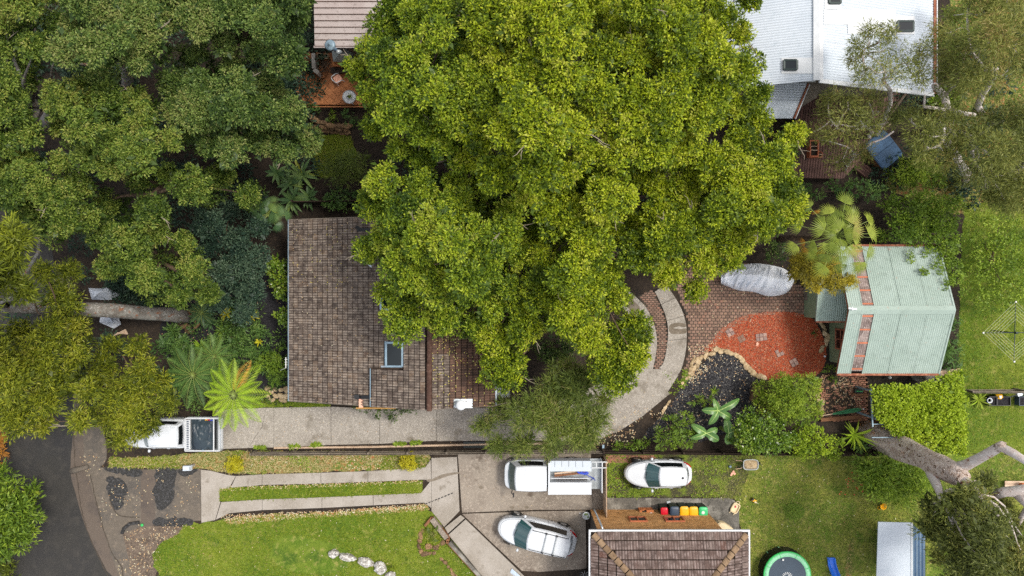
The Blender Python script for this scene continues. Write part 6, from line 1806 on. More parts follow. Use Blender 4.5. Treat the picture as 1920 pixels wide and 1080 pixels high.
def stones(parent, pts, mk, smin, smax, name='stone', z=0.0, along=None):
	l = root_loc(parent)
	for i, (x, y) in enumerate(pts):
		o = link(name, random.choice(ROCKS[mk]), parent)
		w = W(x, y, 0)
		s = random.uniform(smin, smax)
		o.location = (w.x - l.x, w.y - l.y, z - l.z)
		o.scale = (s * random.uniform(.85, 1.25), s * random.uniform(.8, 1.1), s * random.uniform(.8, 1.3))
		o.rotation_euler = (random.uniform(-.12, .12), random.uniform(-.12, .12), (along[i] if along else random.uniform(0, 6.28)))
def row(pts, step, jit=1.2):
	q = smooth_poly(pts, 12, False)
	out, ang, acc = [], [], 0
	last = q[0]
	for i in range(1, len(q)):
		d = math.hypot(q[i][0] - q[i - 1][0], q[i][1] - q[i - 1][1])
		acc += d
		if acc >= step:
			acc = 0
			out.append((q[i][0] + random.uniform(-jit, jit), q[i][1] + random.uniform(-jit, jit)))
			ang.append(math.atan2(-(q[i][1] - q[i - 1][1]), q[i][0] - q[i - 1][0]) + random.uniform(-.3, .3))
	return out, ang
def edging(label, pts, step, mk, smin, smax, name='rock_edging', jit=1.2, tag_cat='stone edging'):
	p, a = row(pts, step, jit)
	c = p[len(p) // 2]
	t = thing(name, label, tag_cat, W(c[0], c[1], 0))
	stones(t, p, mk, smin, smax, along=a)
	return t
edging('sandstone block edging between the black mulch and the orange mulch', [(1352, 656), (1372, 662), (1388, 672), (1402, 690), (1416, 702), (1428, 706)], 8.5, 'sandstone', .40, .58)
edging('pale rubble edging round the west tip of the orange mulch', [(1356, 656), (1340, 658), (1325, 664), (1312, 676), (1304, 690), (1296, 702)], 7, 'sandstone', .3, .5, jit=3)
edging('loose pale stones beside the outer edge of the looping driveway', [(1310, 668), (1300, 680), (1298, 695), (1290, 706), (1283, 714), (1276, 722)], 7, 'sandstone', .26, .44, jit=3.5)
edging('small tan stones edging the driveway bend below the loop', [(1258, 748), (1252, 758), (1246, 766), (1241, 776)], 6, 'sandstone', .22, .34)
edging('tan stones scattered at the shed corner beside the orange mulch', [(1530, 598), (1540, 606), (1548, 622), (1556, 632), (1552, 640), (1546, 650), (1540, 656)], 6, 'sandstone', .22, .42, jit=4)
edging('grey round stones along the brown dirt beside the lime green bush', [(1532, 738), (1536, 748), (1542, 752), (1538, 762), (1536, 776)], 6, 'sandstone', .2, .4, jit=3)
rt = thing('retaining_wall', 'curved dry stone retaining wall below the orange patio', 'retaining wall', W(620, 235, 0))
for k in range(3):
	p, a = row([(582, 218 + k * 7), (600, 229 + k * 7), (625, 238 + k * 5), (656, 240 + k * 5)], 8, 1.5)
	stones(rt, p, 'brown_stone', .36, .55, z=.42 - k * .2, along=a)
sw = thing('stone_steps', 'mossy brown stone steps beside the big gum trunk in the fern garden', 'stone steps', W(350, 590, 0))
stones(sw, [(342, 584), (345, 594), (340, 602), (350, 606), (354, 615), (366, 600), (371, 610), (360, 622), (375, 596), (347, 612)], 'brown_stone', .4, .6, z=.05)
rw2 = thing('stone_path', 'row of brown stone slabs at the corner between fern and tiled roof', 'paving stones', W(520, 740, 0))
stones(rw2, [(502, 728), (509, 735), (503, 744), (516, 730), (517, 742), (528, 731), (527, 742), (537, 730), (538, 743), (511, 750), (531, 750)], 'sandstone', .34, .48, z=.0)
for k, (x, y, sx, sy, rz_, lab) in enumerate(((627, 1036, .30, .26, 0, 'smallest rounded lichen boulder at the west end of the lawn rocks'), (652, 1043, .52, .24, -.25, 'long low lichen boulder on the front lawn, second from the west'), (686, 1052, .50, .30, -.3, 'white speckled lichen boulder in the middle of the lawn rocks'),
									   (714, 1062, .40, .42, .2, 'tall grey and white boulder beside a green tuft on the lawn'), (733, 1079, .36, .3, .1, 'lichen boulder at the bottom edge of the front lawn'))):
	me = rock_mesh('lawn_boulder', sx, sy, .34 + .06 * (k == 3), M['lichen_rock'], k * 5.3 + 2, 3)
	o = link('lawn_boulder', me); o.location = W(x, y, -.03); o.rotation_euler = (0, 0, rz_)
	tag(o, lab, 'boulder', 'lichen boulders on the front lawn')
gr = thing('garden_rocks', 'ring of brown rocks round the small corner garden by the front path', 'garden rocks', W(805, 1018, 0))
stones(gr, [(789, 1004), (787, 1014), (786, 1024), (789, 1033), (797, 1038), (806, 1037), (814, 1036), (817, 1026), (822, 1022), (830, 1017), (804, 1024), (793, 995)], 'brown_stone', .3, .55)
edging('line of stones edging the lawn corner south of the garden rocks', [(820, 1042), (832, 1052), (845, 1068), (855, 1084)], 8, 'brown_stone', .26, .4)
st = link('standing_stone', rock_mesh('standing_stone', .26, .55, .5, M['brown_stone'], 31.3, 3))
st.location = W(1413, 735, -.05); st.rotation_euler = (0, 0, -.35); tag(st, 'upright brown stone between black mulch and the lime green bush', 'stone')
for k, (x, y, a, n, lab) in enumerate(((1368.5, 623, .5, (2, 2), 'four paver stepping stone at the west tip of the orange mulch'), (1390, 635, .5, (2, 2), 'mulch-covered stepping pavers beside the largest paver cluster'), (1427, 632, .12, (3, 2), 'largest cluster of six pavers in the middle of the orange mulch'),
								 (1461, 661, .45, (2, 2), 'four pavers with one gap near the south of the orange mulch'), (1488, 679.5, .5, (2, 2), 'neat diamond of four pavers close to the lime green bush'))):
	c = W(x, y, 0)
	t = thing('stepping_stone', lab, 'stepping stone', (c.x, c.y, .02), a, 'paver stepping stones in the orange mulch')
	s = .235 if k != 1 else .22
	for i in range(n[0]):
		for j in range(n[1]):
			if k == 3 and i == 1 and j == 1: continue
			p = MB().prism([(-s / 2 + .01, -s / 2 + .01), (s / 2 - .01, -s / 2 + .01), (s / 2 - .01, s / 2 - .01), (-s / 2 + .01, s / 2 - .01)], -.01, .05 if k != 1 else .02, bevel=.01).build('paver', M['pink_paver'] if k != 1 else M['paver'], t, local=True)
			p.location = ((i - (n[0] - 1) / 2) * s, (j - (n[1] - 1) / 2) * s, random.uniform(0, .012))
			p.rotation_euler = (0, 0, random.uniform(-.05, .05))
cl = thing('cloth_scrap', 'pink cloth scrap lying on orange mulch under the largest pavers', 'cloth', W(1420, 645, .03))
MB().add([W(1417, 649, .05), W(1418, 644, .07), W(1420, 641, .06), W(1423, 644, .08), W(1422, 648, .05), W(1419, 646, .09)], [(0, 1, 5), (1, 2, 5), (2, 3, 5), (3, 4, 5), (4, 0, 5)]).build('fabric', M['peach'], cl)
# ------------------------------------------------------------------ tarps, spa, furniture
bt_ = thing('covered_boat', 'silver tarpaulin over a small boat on the brick courtyard', 'covered boat', W(1420, 528, 0))
secs = []
n = 66
hem_lo = smooth_poly([(1352, 532), (1372, 540), (1388, 545), (1412, 547), (1440, 555), (1468, 552), (1482, 542), (1489, 528)], 10, False)
hem_up = smooth_poly([(1352, 514), (1372, 502), (1395, 496), (1420, 494), (1445, 497), (1468, 503), (1482, 512), (1489, 522)], 10, False)
for i in range(n + 1):
	t = i / n
	q = t * (len(hem_lo) - 1)
	k0 = min(int(q), len(hem_lo) - 2); g = q - k0
	lo = Vector(hem_lo[k0]).lerp(Vector(hem_lo[k0 + 1]), g); up = Vector(hem_up[k0]).lerp(Vector(hem_up[k0 + 1]), g)
	hh = .45 + .45 * math.sin(math.pi * (.1 + .8 * t))
	r = []
	for k in range(21):
		s = k / 20
		w2 = up.lerp(lo, s)
		tri = 1 - abs(s - .42) / (.42 if s < .42 else .58)
		u = t * 17 + (s - .42) * 3.2 * math.sin(t * 5)
		fold = abs(mnoise.noise(Vector((u, s * 1.1, 1.7)))) * .6 + abs(mnoise.noise(Vector((u * 2.3 + s * 4, s * 2.0, 5.1)))) * .3
		z = .04 + hh * max(0, tri) ** .75 + fold * (.25 + .75 * (1 - tri)) * min(1, s * 8, (1 - s) * 8)
		r.append(W(w2.x, w2.y, z))
	secs.append(r)
auto_smooth(MB().loft(secs, closed=False).build('tarp', M['silver_tarp'], bt_), 14)
MB().prism([W(1368, 512, 0).xy, W(1470, 510, 0).xy, W(1478, 530, 0).xy, W(1465, 546, 0).xy, W(1370, 530, 0).xy], .02, .3).build('hull', M['dark_trim'], bt_)
fl = [W(1354, 531, .06), W(1388, 543, .06), W(1388, 536, .3), W(1358, 522, .3)]
MB().slab(*fl, .01).build('flap', M['silver_tarp'], bt_)
for nm, lab, ridge, base in (('white_tent', 'white canvas ridge cover behind the big gum trunk', [(199, 539, 1.3), (178, 556, 1.2)], [(166, 540, .3), (200, 541, .3), (209, 562, .2), (172, 562, .2), (226, 552, .1)]),
							 ('white_tarp', 'crumpled white tarp on the ground below the gum trunk', [(198, 583, .7), (215, 606, .6)], [(192, 582, .2), (218, 581, .2), (227, 608, .1), (214, 616, .1), (186, 604, .2)])):
	a = [W(x, y, z) for x, y, z in ridge]
	b = [W(x, y, z) for x, y, z in base]
	t = thing(nm, lab, 'tarp', (b[0].x, b[0].y, 0))
	mb = MB()
	cen = (a[0] + a[1]) / 2
	P0 = [b[0], b[1], b[2], b[3], b[4]] if nm == 'white_tarp' else [b[0], b[1], b[4], b[2], b[3]]
	vs, fs = [], []
	N_ = 40
	rings = []
	for q in range(6):
		s = q / 5
		r = []
		for k in range(N_):
			u = k / N_ * 5
			i = int(u); f = u - i
			edge = P0[i].lerp(P0[(i + 1) % 5], f)
			top = a[0].lerp(a[1], abs(((k / N_ * 2 + .3) % 2) - 1))
			p = edge.lerp(top, s ** .9)
			p = p + Vector((0, 0, .07 * mnoise.noise(Vector((k * .7, q * .9, 3))) + .05 * mnoise.noise(Vector((k * 1.9, q * .4, 8)))))
			p.z = max(p.z, .02)
			r.append(p)
		rings.append(r)
	MB().loft(rings).build('sheet', M['white_canvas'], t, smooth=False)
spa = thing('spa_pool', 'spa pool under a slate blue folding cover beside the timber deck', 'spa', W(1642, 286, 0), R(-52))
def rr(l, w, z, e=7, n=40): return [Vector((x, y, z)) for x, y in rrect(l, w, e, n)]
MB().loft([rr(1.75, 1.45, .02), rr(1.8, 1.5, .85)]).build('cabinet', M['timber_brown'], spa, local=True)
MB().loft([[Vector((min(v.x, -.012), v.y, v.z)) for v in r] for r in (rr(2.0, 1.6, .86), rr(2.0, 1.6, .93), rr(1.9, 1.5, .97))]).build('cover_leaf', M['spa_cover'], spa, local=True)
MB().loft([[Vector((max(v.x, .012), v.y, v.z)) for v in r] for r in (rr(2.0, 1.6, .86), rr(2.0, 1.6, .93), rr(1.9, 1.5, .97))]).build('cover_leaf', M['spa_cover'], spa, local=True)
spd = thing('spa_steps', 'dark timber steps at the foot of the blue spa cover', 'steps', W(1610, 315, 0), R(-38))
for k in range(4): MB().box(-.7, .7, -.3 + k * .16, -.16 + k * .16, .02, .3).build('step_board', M['deck'], spd, local=True)
ps_ = thing('timber_post_screen', 'pale timber post with grey panel leaning between deck and gum trees', 'screen', W(1650, 235, 0))
MB().beam(W(1650, 240, 1.0), W(1700, 172, 3.2), .14, .14).build('post', M['pale_timber'], ps_)
MB().slab(W(1630, 248, .7), W(1652, 243, .7), W(1660, 228, 1.2), W(1645, 232, 1.2), .04).build('panel', M['grey_iron'], ps_)
MB().box(W(1650, 240).x - .07, W(1650, 240).x + .07, W(1650, 240).y - .07, W(1650, 240).y + .07, 0, 1.05).build('footing', M['pale_timber'], ps_)
kt = thing('kettle_grill', 'dark kettle shaped pot on the mulch right of the spa cover', 'kettle', W(1680, 314, 0))
MB().lathe([(.12, 0), (.22, .2), (.24, .35), (.2, .5), (.08, .58), (0, .59)], W(1680, 314, 0), 18).build('bowl', M['navy'], kt, smooth=True)
pb = thing('planter_box', 'narrow orange timber planter box with greenery on the dark deck', 'planter', W(1521, 281, .88))
c = W(1521, 281, .9)
for a, b in (((-.24, -.5), (-.24, .5)), ((.24, -.5), (.24, .5)), ((-.2, -.47), (.2, -.47)), ((-.2, .47), (.2, .47))):
	MB().beam((c.x + a[0], c.y + a[1], 1.12), (c.x + b[0], c.y + b[1], 1.12), .07, .45).build('board', M['copper_wood'], pb)
MB().box(c.x - .2, c.x + .2, c.y - .43, c.y + .43, .9, 1.22).build('soil_fill', M['soil'], pb)
for dy in (-.1, .14): MB().beam((c.x - .2, c.y + dy, 1.3), (c.x + .2, c.y + dy, 1.3), .04, .03).build('slat', M['pale_timber'], pb)
hr = thing('hose_reel', 'small round timber hose reel on the deck beside the orange planter', 'hose reel', W(1536, 290, .88))
c = W(1536, 290, .9)
for rr_ in (.2, .15): MB().tube([(c.x + math.cos(2 * math.pi * k / 20) * rr_, c.y + math.sin(2 * math.pi * k / 20) * rr_, .93 + (.2 - rr_)) for k in range(21)], .03, 6).build('coil', M['rust'], hr)
MB().beam((c.x - .2, c.y, .98), (c.x + .2, c.y, .98), .04, .03).build('spoke', M['pale_timber'], hr)
tb = thing('patio_table', 'round white patio table with a potted plant on the orange tiles', 'table', W(655, 183, .5))
c = W(655, 183, .5); c1 = W(655, 182, 1.2)
MB().lathe([(.0, 1.2), (.39, 1.2), (.41, 1.215), (.41, 1.235), (.36, 1.24), (.0, 1.24)], (c1.x, c1.y, 0), 32).build('tabletop', M['white_paint'], tb, smooth=False)
MB().lathe([(.37, 1.25), (.39, 1.262), (.41, 1.25)], (c1.x, c1.y, 0), 32, op=True).build('rim', M['galv'], tb)
for a in (45, 165, 285): MB().tube([(c1.x, c1.y, 1.2), (c1.x + .15 * math.cos(R(a)), c1.y + .15 * math.sin(R(a)), .85), (c1.x + .3 * math.cos(R(a)), c1.y + .3 * math.sin(R(a)), .53)], .022, 6).build('leg', M['white_paint'], tb)
tpot = thing('table_plant', 'small dark leafy pot plant on the round white patio table', 'pot plant', (c1.x + .04, c1.y - .03, 1.25))
MB().lathe([(.05, 0), (.09, .1), (.09, .13), (0, .12)], (0, 0, 0), 12).build('pot', M['sandstone'], tpot, local=True)
P_, D_, N_, LL_, WW_, T_ = lobe_leaves([(c1.x + .04, c1.y - .03, 1.42, .1, .08, .4)], dens=90, per=7, tuft=.05, L=.1, Wd=.05, inner=False)
leaves_object('foliage', P_, D_, N_, LL_, WW_, T_, M['leaf_bush'], tpot)
ch = thing('patio_chair', 'pale pink outdoor chair on the orange patio half under leaves', 'chair', W(637, 152, .5), R(35))
MB().prism(rrect(.46, .46, 4), .93, .96).build('seat', M['peach'], ch, local=True)
ch.location.z = .0
MB().tube([(-.22, -.24, 1.2), (-.28, -.1, 1.36), (-.3, 0, 1.4), (-.28, .1, 1.36), (-.22, .24, 1.2), (.1, .26, 1.14), (.2, .24, 1.0)], .025, 6).build('backrest', M['white_paint'], ch, local=True)
MB().tube([(-.22, -.24, 1.2), (.1, -.26, 1.14), (.2, -.24, 1.0)], .025, 6).build('arm', M['white_paint'], ch, local=True)
for x, y in ((-.2, -.2), (-.2, .2), (.2, -.2), (.2, .2)): MB().tube([(x, y, .93), (x * 1.15, y * 1.15, .53)], .02, 6).build('leg', M['white_paint'], ch, local=True)
an = thing('tv_antenna', 'thin white television antenna at the west gutter of the tiled house', 'antenna', W(536, 678, 0))
MB().tube([W(538, 678, .0), W(536, 678, 3.9)], .02, 6).build('mast', M['galv'], an)
MB().beam(W(536, 670, 3.9), W(536, 690, 3.9), .035, .035).build('boom', M['white'], an)
for k in range(3): MB().beam(W(534 , 674 + k * 5, 3.92), W(539, 674 + k * 5, 3.92), .02, .02).build('element', M['white'], an)
MB().beam(W(536, 690, 3.88), W(526, 694, 3.7), .012, .012).build('cable', M['white'], an)
# ------------------------------------------------------------------ fences
def fence(name, label, a, b, h, mat, cat='fence', pal=.1, step=2.4, rails=True, gap=.012, stuff=True, pwid=None):
	A, B = W(*a, 0), W(*b, 0)
	t = thing(name, label, cat, A.lerp(B, .5))
	d = (B - A); L = d.length; d.normalize()
	s = Vector((-d.y, d.x, 0))
	mb = MB()
	n = int(L / pal)
	for i in range(n):
		p = A + d * ((i + .5) * L / n)
		hh = h + random.uniform(-.015, .015)
		q = Matrix((d, s, Vector((0, 0, 1)))).transposed().to_4x4()
		mb.obox(p + Vector((0, 0, hh / 2)) + s * random.uniform(-.003, .003), L / n - gap, .022, hh, 0, random.random() * .98 + .01, q)
	mb.build('paling', M[mat], t, kind='stuff')
	k = max(2, int(L / step) + 1)
	for i in range(k):
		p = A + d * (L * i / (k - 1)) + s * .075
		MB().obox(p + Vector((0, 0, h / 2 - .02)), .1, .1, h - .04, math.atan2(d.y, d.x)).build('post', M[mat], t)
	for z in (.3, h - .25):
		MB().beam(A + s * .045 + Vector((0, 0, z)), B + s * .045 + Vector((0, 0, z)), .045, .08).build('rail', M[mat], t)
	return t
fence('boundary_fence', 'long grey timber boundary fence along the driveway and car yards', (480, 847), (1128, 843), 1.0, 'timber_grey')
fence('boundary_fence', 'dark timber boundary fence behind the banana plants and shrubs', (1128, 843), (1640, 847), 1.15, 'timber_dark')
fence('yard_fence', 'short pale timber paling fence behind the tool box ute', (1130, 856), (1131, 966), 1.55, 'pale_timber')
fence('garden_fence', 'grey timber fence between the two lawns above the black planters', (1800, 731), (2000, 731), 1.3, 'timber_grey')
fence('upper_fence', 'dark fence in deep shade behind the tiled house', (560, 384), (1340, 372), 1.5, 'timber_dark')
kbm = MB()
q = [(514, 840), (700, 838), (915, 833), (1040, 832)]
kbm.tube([W(x, y, .06) for x, y in q], .07, 6); kbm.build('driveway_edge', M['pale_timber'], kind='structure')
gt = thing('drain_grate', 'dark green slotted drain grate at the driveway edge by the she-oak', 'drain grate', W(889, 834, 0))
for k in range(12):
	c = W(872 + k * 3.2, 834, .08); MB().obox(c, .05, .34, .04).build('bar', M['bin_body'], gt)
MB().obox(W(889, 834, .05), 1.35, .4, .04).build('tray', M['dark_trim'], gt)
bl = thing('blue_post_cap', 'small bright blue cap on the dark fence below the driveway bend', 'cap', W(1131, 838, 0))
MB().tube([W(1131, 838, 0), W(1131, 838, 1.2)], .05, 8).build('post', M['timber_dark'], bl); MB().obox(W(1131, 837, 1.27), .12, .2, .1).build('cap', M['flash_blue'], bl)
# ------------------------------------------------------------------ clothes line, folded umbrella, planters
cw = thing('clothes_hoist', 'rotary clothes hoist with four arms and pale wires on the side lawn', 'clothes line', W(1903, 624, 0))
HZ = 2.0
c = W(1905, 624, HZ)
cg = W(1892, 622, 0)
MB().tube([(c.x, c.y, 0), (c.x, c.y, HZ + .1)], .035, 8).build('post', M['post_dark'], cw)
arms = [W(1843, 624, HZ + .15), W(1901, 678, HZ + .15), W(1965, 622, HZ + .15), W(1904, 566, HZ + .15)]
for p in arms:
	MB().tube([(c.x, c.y, HZ - .1), p], [.028, .02], 6).build('arm', M['post_dark'], cw)
	MB().lathe([(.05, 0), (.05, .06), (0, .07)], p, 8).build('arm_tip', M['white'], cw)
for k in range(6):
	f = .45 + .11 * k
	mb = MB()
	q = [Vector((c.x, c.y, HZ)).lerp(p, f) + Vector((0, 0, .02)) for p in arms]
	for i in range(4): mb.tube([q[i], q[(i + 1) % 4]], .0065, 4)
	mb.build('wire', M['rope_line'], cw)
MB().lathe([(.07, 0), (.07, .14), (0, .16)], (c.x, c.y, HZ - .05), 10).build('hub', M['post_dark'], cw)
um = thing('folded_umbrella', 'folded green garden umbrella lying on the brown dirt south of the shed', 'umbrella', W(1575, 775, .25))
a, b = W(1537, 780, .22), W(1617, 767, .28)
MB().tube([a, b], .022, 8).build('pole', M['pale_timber'], um)
pth = [a.lerp(b, t) for t in (.3, .45, .6, .75, .9, .97)]
sec = []
d = (b - a).normalized(); s = Vector((-d.y, d.x, 0)); u = d.cross(s)
for i, p in enumerate(pth):
	r = (.05, .09, .12, .14, .12, .05)[i]
	sec.append([p + s * math.cos(2 * math.pi * k / 16) * r * (1 if k % 2 else .6) + u * math.sin(2 * math.pi * k / 16) * r * (1 if k % 2 else .6) for k in range(16)])
MB().loft(sec).build('canopy', M['canvas_green'], um)
MB().lathe([(.04, 0), (.05, .06), (0, .09)], b + d * .02, 8, m=Matrix.Rotation(R(75), 4, 'Y')).build('finial', M['white'], um)
sp = thing('timber_sleeper', 'dark timber sleeper on the dirt under the folded green umbrella', 'sleeper', W(1575, 785, 0))
MB().beam(W(1538, 787, .1), W(1612, 781, .1), .22, .2).build('beam', M['timber_brown'], sp)
sp = thing('timber_sleeper', 'short brown timber edging board by the green hose box', 'sleeper', W(1612, 739, 0))
MB().beam(W(1597, 739, .1), W(1626, 740, .1), .12, .2).build('beam', M['timber_brown'], sp)
hb = thing('hose_box', 'dark green plastic hose box on the paving beside the leafy pergola', 'hose box', W(1607, 732, 0))
c = W(1607, 732, 0)
MB().loft([[Vector((c.x + x, c.y + y, .02)) for x, y in rrect(.5, .3)], [Vector((c.x + x, c.y + y, .25)) for x, y in rrect(.52, .32)], [Vector((c.x + x, c.y + y, .3)) for x, y in rrect(.4, .22)]]).build('body', M['bin_body'], hb)
MB().tube([(c.x - .2, c.y, .3), (c.x, c.y, .4), (c.x + .2, c.y, .3)], .02, 6).build('handle', M['pad_edge'], hb)
for k, (x0, x1, lab) in enumerate(((1846, 1860, 'black planter box with blue and white pot beside the spiky plant'), (1861, 1885, 'black planter box holding a yellow bag below the grey fence'), (1902, 1936, 'navy planter box at the frame edge below the grey fence'))):
	a, b = W(x0, 742, 0), W(x1, 758, 0)
	t = thing('planter_box', lab, 'planter', ((a.x + b.x) / 2, (a.y + b.y) / 2, 0), 0, 'planters below the grey fence')
	for (p, q) in (((a.x, a.y), (b.x, a.y)), ((b.x, a.y), (b.x, b.y)), ((b.x, b.y), (a.x, b.y)), ((a.x, b.y), (a.x, a.y))):
		MB().beam((p[0], p[1], .22), (q[0], q[1], .22), .04, .44).build('side', M['navy'] if k == 2 else M['black_plastic'], t)
	MB().box(a.x + .03, b.x - .03, b.y + .03, a.y - .03, .02, .36).build('soil_fill', M['black_mulch'], t)
pot = thing('plant_pot', 'blue and white glazed pot in the black planter', 'pot', W(1852, 750, .36))
MB().lathe([(.1, 0), (.15, .14), (.17, .2), (.13, .2), (.11, .12), (0, .12)], W(1852, 750, .36), 18).build('pot', M['white_paint'], pot, smooth=True)
MB().lathe([(.17, .14), (.18, .17), (.17, .19)], W(1852, 750, .36), 18, op=True).build('blue_band', M['blue_strap'], pot)
MB().lathe([(0, .135), (.11, .135)], W(1852, 750, .36), 12).build('soil_fill', M['terracotta'], pot)
bag = thing('fertiliser_bag', 'yellow and white bag slumped on the black planter soil', 'bag', W(1873, 743, .36))
c = W(1873, 743, .38)
vs = [(c.x + x, c.y + y, .4 + z) for x, y, z in ((-.22, .12, 0), (.18, .14, 0), (.26, -.06, 0), (.12, -.18, 0), (-.1, -.16, 0), (-.08, .04, .12), (.12, .02, .12))]
MB().add(vs, [(0, 5, 6, 1), (1, 6, 2), (2, 6, 3), (3, 6, 5, 4), (4, 5, 0)]).build('bag', M['yellow'], bag)
MB().slab((c.x - .06, c.y - .1, .53), (c.x + .06, c.y - .12, .53), (c.x + .08, c.y + .06, .55), (c.x - .1, c.y + .06, .55), .01).build('label', M['white'], bag)
tap = thing('sprinkler_stand', 'silver sprinkler on a bent pipe leaning at the grey fence', 'sprinkler', W(1906, 740, 0))
MB().tube([W(1886, 747, .05), W(1900, 742, .5), W(1912, 739, .9), W(1926, 738, 1.0)], .03, 6).build('pipe', M['galv'], tap); MB().obox(W(1911, 739, 1.0), .3, .2, .16, .3).build('head', M['zinc'], tap)
pp_ = thing('terracotta_pot', 'terracotta pot standing on weathered boards at the lawn edge', 'pot', W(1916, 908, .3))
MB().lathe([(.12, 0), (.18, .25), (.21, .27), (.21, .33), (.17, .33), (.14, .2), (0, .2)], W(1914, 909, .3), 20).build('pot', M['terracotta'], pp_, smooth=True)
bd = thing('timber_pallet', 'low platform of weathered timber boards under the terracotta pot', 'pallet', W(1905, 908, 0))
for k in range(4): MB().beam(W(1884, 903.5 + k * 3.6, .24), W(1945, 903.5 + k * 3.6, .24), .11, .05).build('board', M['pale_timber'], bd)
for x in (1890, 1925): MB().beam(W(x, 902, .11), W(x, 916, .11), .1, .2).build('bearer', M['pale_timber'], bd)
wb = thing('wheelbarrow', 'grey wheelbarrow full of sand on the weedy grass', 'wheelbarrow', W(1402, 867, 0), R(180))
def rr2(l, w, z, e=4): return [Vector((x, y, z)) for x, y in rrect(l, w, e, 24)]
MB().loft([rr2(.6, .38, .28), rr2(.95, .66, .58), rr2(.9, .6, .58), rr2(.6, .4, .4)]).build('tray', M['galv'], wb, local=True)
vs = rr2(.84, .54, .52); MB().loft([rr2(.86, .56, .5), rr2(.6, .36, .58), rr2(.2, .1, .64)]).build('sand', M['sandstone'], wb, local=True)
for s in (-.2, .2): MB().tube([(.3, s * .6, .32), (.62, s * 1.2, .52), (.95, s * 1.3, .58)], .022, 6).build('handle', M['pale_timber'], wb, local=True)
MB().lathe([(.0, -.03), (.18, -.04), (.18, .04), (0, .03)], (-.55, 0, .18), 16, m=Matrix.Rotation(R(90), 4, 'X')).build('wheel', M['tyre'], wb, local=True)
for s in (-.2, .2): MB().tube([(.25, s, .3), (.4, s, .02)], .02, 6).build('leg', M['galv'], wb, local=True)
bp = thing('toy_ball', 'pale blue ball on the weedy grass beside the wheelbarrow handles', 'ball', W(1368, 874, 0))
MB().lathe([(0, 0), (.07, .03), (.1, .1), (.07, .17), (0, .2)], W(1368, 874, 0), 14).build('ball', M['flash_blue'], bp, smooth=True)
sn = thing('broken_bricks', 'few broken pink bricks on bare soil near the wheelbarrow', 'bricks', W(1373, 887, 0))
for dx, dy in ((0, 0), (4, 1), (2, -3), (-2, 3)): MB().obox(W(1373 + dx, 887 + dy, .05), .13, .11, .1, random.random() * 3).build('brick', M['peach'], sn)
cn = thing('toy_truck', 'black and yellow toy truck lying on the lawn north of the green patch', 'toy', W(1412, 937, 0), R(-30))
MB().obox((0, 0, .12), .3, .16, .1).build('tray', M['yellow'], cn, local=True); MB().obox((-.12, .02, .2), .1, .14, .12).build('cab', M['dark_trim'], cn, local=True); MB().obox((.12, -.04, .2), .14, .08, .04).build('blade', M['cream'], cn, local=True)
for x in (-.1, .1):
	for y in (-.09, .09): MB().lathe([(0, -.02), (.06, -.02), (.06, .02), (0, .02)], (x, y, .06), 10, m=Matrix.Rotation(R(90), 4, 'X')).build('wheel', M['tyre'], cn, local=True)
bw_ = thing('spare_wheel', 'spoked black wheel at the foot of the brick house wall', 'wheel', W(1096, 1078, 0))
c = W(1096, 1078, .5)
MB().lathe([(.26, -.05), (.31, -.04), (.33, 0), (.31, .04), (.26, .05)], c, 26, op=True).build('tyre', M['tyre'], bw_, smooth=True)
for k in range(8): MB().beam(c, c + Vector((math.cos(k * .785) * .27, math.sin(k * .785) * .27, 0)), .03, .02).build('spoke', M['alloy'], bw_)
MB().lathe([(.06, -.03), (.06, .04), (0, .05)], c, 12).build('hub', M['dark_trim'], bw_)
MB().box(c.x - .15, c.x + .15, c.y - .15, c.y + .15, 0, .44).build('stand', M['timber_dark'], bw_)
cs_ = thing('iron_offcut', 'pale blue corrugated iron offcut at the end of the front path', 'iron sheet', W(968, 1078, 0))
corrugated(W(960, 1066, .25), W(978, 1082, .2), W(952, 1082, .06), W(966, 1096, .05), .1, .015).build('sheet', M['pale_blue_iron'], cs_, smooth=True)
tk = thing('water_tank', 'round grey concrete tank under the south eave of the green shed', 'tank', W(1728, 703, 0))
MB().lathe([(.5, 0), (.5, 1.5), (.46, 1.55), (0, 1.6)], W(1722, 700, 0), 26).build('drum', M['concrete'], tk, smooth=False)
bx2 = thing('timber_planks', 'stack of pale planks beside the tank at the shed corner', 'planks', W(1750, 702, 0))
for k in range(4): MB().beam(W(1738, 700 + k * 3, .2 + k * .02), W(1800, 692 + k * 3, .2 + k * .02), .1, .05).build('plank', M['pale_timber'], bx2)
MB().obox(W(1765, 700, .08), .9, .5, .14, .2).build('bearer', M['timber_grey'], bx2)
wp = thing('marker_post', 'short white pipe post beside the shed wall at the orange mulch', 'post', W(1547, 668, 0))
MB().tube([W(1546, 668, 0), W(1546, 668, .7)], .05, 8).build('pipe', M['white_paint'], wp); MB().lathe([(.06, 0), (.06, .05), (0, .07)], W(1546, 668, .7), 8).build('cap', M['white_paint'], wp)
dl = thing('garden_light', 'small white globe light on the dirt under the shed eave', 'garden light', W(1662, 706, 0))
MB().lathe([(.03, 0), (.03, .3), (.08, .33), (.1, .4), (.07, .47), (0, .5)], W(1662, 706, 0), 14).build('globe', M['white'], dl, smooth=True)
bn = thing('timber_offcuts', 'loose pale timber offcuts below the white tarp near the gum trunk', 'timber', W(225, 625, 0))
for k in range(5): MB().beam(W(212 + k * 2, 630 - k * 1.5, .1 + k * .05), W(236 + k, 618 + k * 2, .1 + k * .05), .08, .04).build('board', M['pale_timber'], bn)
